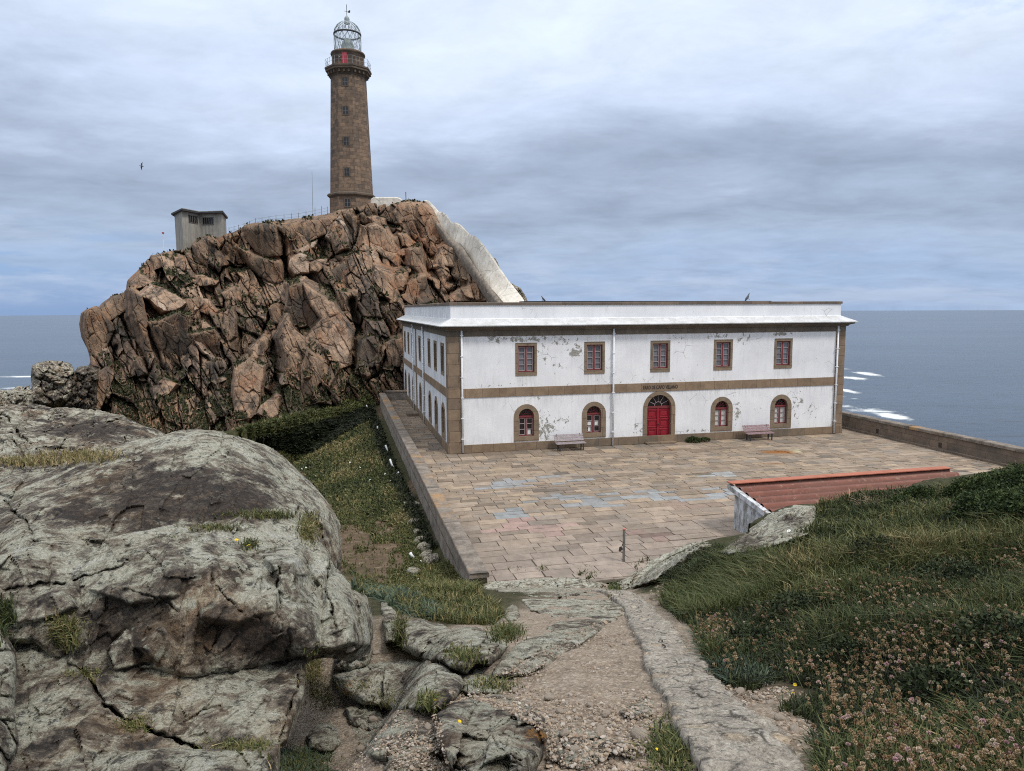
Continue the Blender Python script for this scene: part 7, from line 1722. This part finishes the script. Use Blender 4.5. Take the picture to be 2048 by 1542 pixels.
o = link('gull', o.data); o.location = FRONT.p(5.55, -.34, 8.36 + .15); o.scale = (.65, .65, .65); o.rotation_euler = (0, rad(-45), rad(190)); tag(o, 'tiny bird standing on the parapet near the left end of the dark roof panels', 'bird')

# ------------------------------------------------------------------ sky, sun, camera
SUN_EL, SUN_AZ = rad(56), rad(128)    # azimuth clockwise from +Y (view direction): right and behind the viewer
wd = bpy.data.worlds.new('World'); sc.world = wd; wd.use_nodes = True
nt = wd.node_tree; nn, ll = nt.nodes, nt.links
bg = nn['Background']; bg.inputs['Strength'].default_value = 0.1
sky = nn.new('ShaderNodeTexSky'); sky.sky_type = 'NISHITA'; sky.sun_disc = False; sky.sun_elevation = SUN_EL; sky.sun_rotation = SUN_AZ; sky.altitude = 80
class WT(NT):
    def __init__(s): s.t = nt; s.n = nn; s.l = ll; s._tc = None
w = WT(); d = w.tc('Generated')
sx = nn.new('ShaderNodeSeparateXYZ'); ll.new(d, sx.inputs[0])
zc = w.math('ADD', w.math('MAXIMUM', sx.outputs[2], 0.0), 0.14)
cv = nn.new('ShaderNodeCombineXYZ'); ll.new(w.math('DIVIDE', sx.outputs[0], zc), cv.inputs[0]); ll.new(w.math('DIVIDE', sx.outputs[1], zc), cv.inputs[1])
c1 = w.noise(w.map(cv.outputs[0], (0.42, 0.72, 1), (1.7, 0.4, 0)), 1.0, 8, 0.56, 0.25)
c2 = w.noise(w.map(cv.outputs[0], (1.15, 1.5, 1), (4.2, 7.4, 0)), 1.0, 9, 0.6, 0.25)
el = w.math('ADD', sx.outputs[2], w.math('ADD', w.math('MULTIPLY', w.math('SUBTRACT', c1, 0.5), 0.36), w.math('MULTIPLY', w.math('SUBTRACT', c2, 0.5), 0.17)))
K = 11.2
def kc(*c): return tuple(v * K for v in c)
cl = w.ramp(w.mr(el, 0.0, 0.7), [(0.0, kc(.36, .47, .66)), (0.10, kc(.40, .495, .65)), (0.20, kc(.32, .395, .525)), (0.275, kc(.38, .46, .60)), (0.36, kc(.55, .65, .83)), (0.47, kc(.68, .775, .93)), (0.62, kc(.72, .81, .965)), (0.78, kc(.85, .92, 1.04)), (1.0, kc(1.2, 1.25, 1.34))])
c3 = w.noise(w.map(cv.outputs[0], (2.3, 2.6, 1), (9.2, 2.4, 0)), 1.0, 10, 0.64, 0.3)
cl = w.mix(1.0, cl, w.ramp(c3, [(0.28, 0.86), (0.5, 1.0), (0.72, 1.12)]), 'MULTIPLY')
cu1 = w.noise(w.map(d, (5, 5, 22), (3, 1, 0)), 1.0, 7, 0.6)
lowm = w.math('MULTIPLY', w.mr(cu1, 0.50, 0.62), w.math('MULTIPLY', w.mr(sx.outputs[2], 0.0, 0.02), w.mr(sx.outputs[2], 0.05, 0.09, 1, 0)))
blue = w.mix(w.mr(sx.outputs[2], 0.0, 0.12), kc(.20, .35, .66), kc(.27, .43, .75))
gap = w.math('MULTIPLY', w.mr(c2, 0.47, 0.60), w.mr(sx.outputs[2], 0.055, 0.12, 1, 0.0))
lft = w.mr(sx.outputs[0], -0.45, 0.15, 1.0, 0.22)
gap = w.math('MAXIMUM', w.math('MULTIPLY', gap, lft), w.math('MULTIPLY', w.math('MULTIPLY', w.mr(sx.outputs[2], 0.02, 0.085, 1, 0), lft), 0.9))
gx = w.math('DIVIDE', w.math('SUBTRACT', sx.outputs[0], 0.56), 0.13); gz = w.math('DIVIDE', w.math('SUBTRACT', sx.outputs[2], 0.335), 0.06)
tr = w.math('POWER', 2.718, w.math('MULTIPLY', w.math('ADD', w.math('MULTIPLY', gx, gx), w.math('MULTIPLY', gz, gz)), -1.0))
gap = w.math('MAXIMUM', gap, w.math('MULTIPLY', tr, w.mr(c2, 0.46, 0.60, 0, 0.75)))
c = w.mix(gap, cl, w.mix(0.25, blue, sky.outputs[0]))
c = w.mix(w.math('MULTIPLY', lowm, 0.55), c, kc(.50, .58, .74))
ll.new(c, bg.inputs['Color'])

sl = bpy.data.lights.new('sun', 'SUN'); sl.energy = 2.1; sl.angle = rad(9); sl.color = (1.0, .955, .89)
so = bpy.data.objects.new('sun', sl); COL.objects.link(so)
dv = Vector((math.sin(SUN_AZ) * math.cos(SUN_EL), math.cos(SUN_AZ) * math.cos(SUN_EL), math.sin(SUN_EL)))
so.rotation_euler = dv.to_track_quat('Z', 'Y').to_euler(); so.location = (30, -30, 60)

cam = bpy.data.cameras.new('camera'); co = bpy.data.objects.new('camera', cam); COL.objects.link(co)
cam.sensor_width = 36.0; cam.lens = 36.0 * F_PX / 2048.0; cam.clip_start = 0.1; cam.clip_end = 40000
m = Matrix(((R2[0], U2[0], -_fw[0], 0), (R2[1], U2[1], -_fw[1], 0), (R2[2], U2[2], -_fw[2], 8.0), (0, 0, 0, 1)))
co.matrix_world = m
sc.camera = co
sc.view_settings.view_transform = 'Standard'; sc.view_settings.look = 'None'; sc.view_settings.exposure = 0.0; sc.view_settings.gamma = 1.0
sc.view_settings.use_curve_mapping = False
sc.cycles.use_denoising = False
sc.cycles.filter_width = 1.05
sc.cycles.max_bounces = 5; sc.cycles.diffuse_bounces = 3; sc.cycles.glossy_bounces = 2
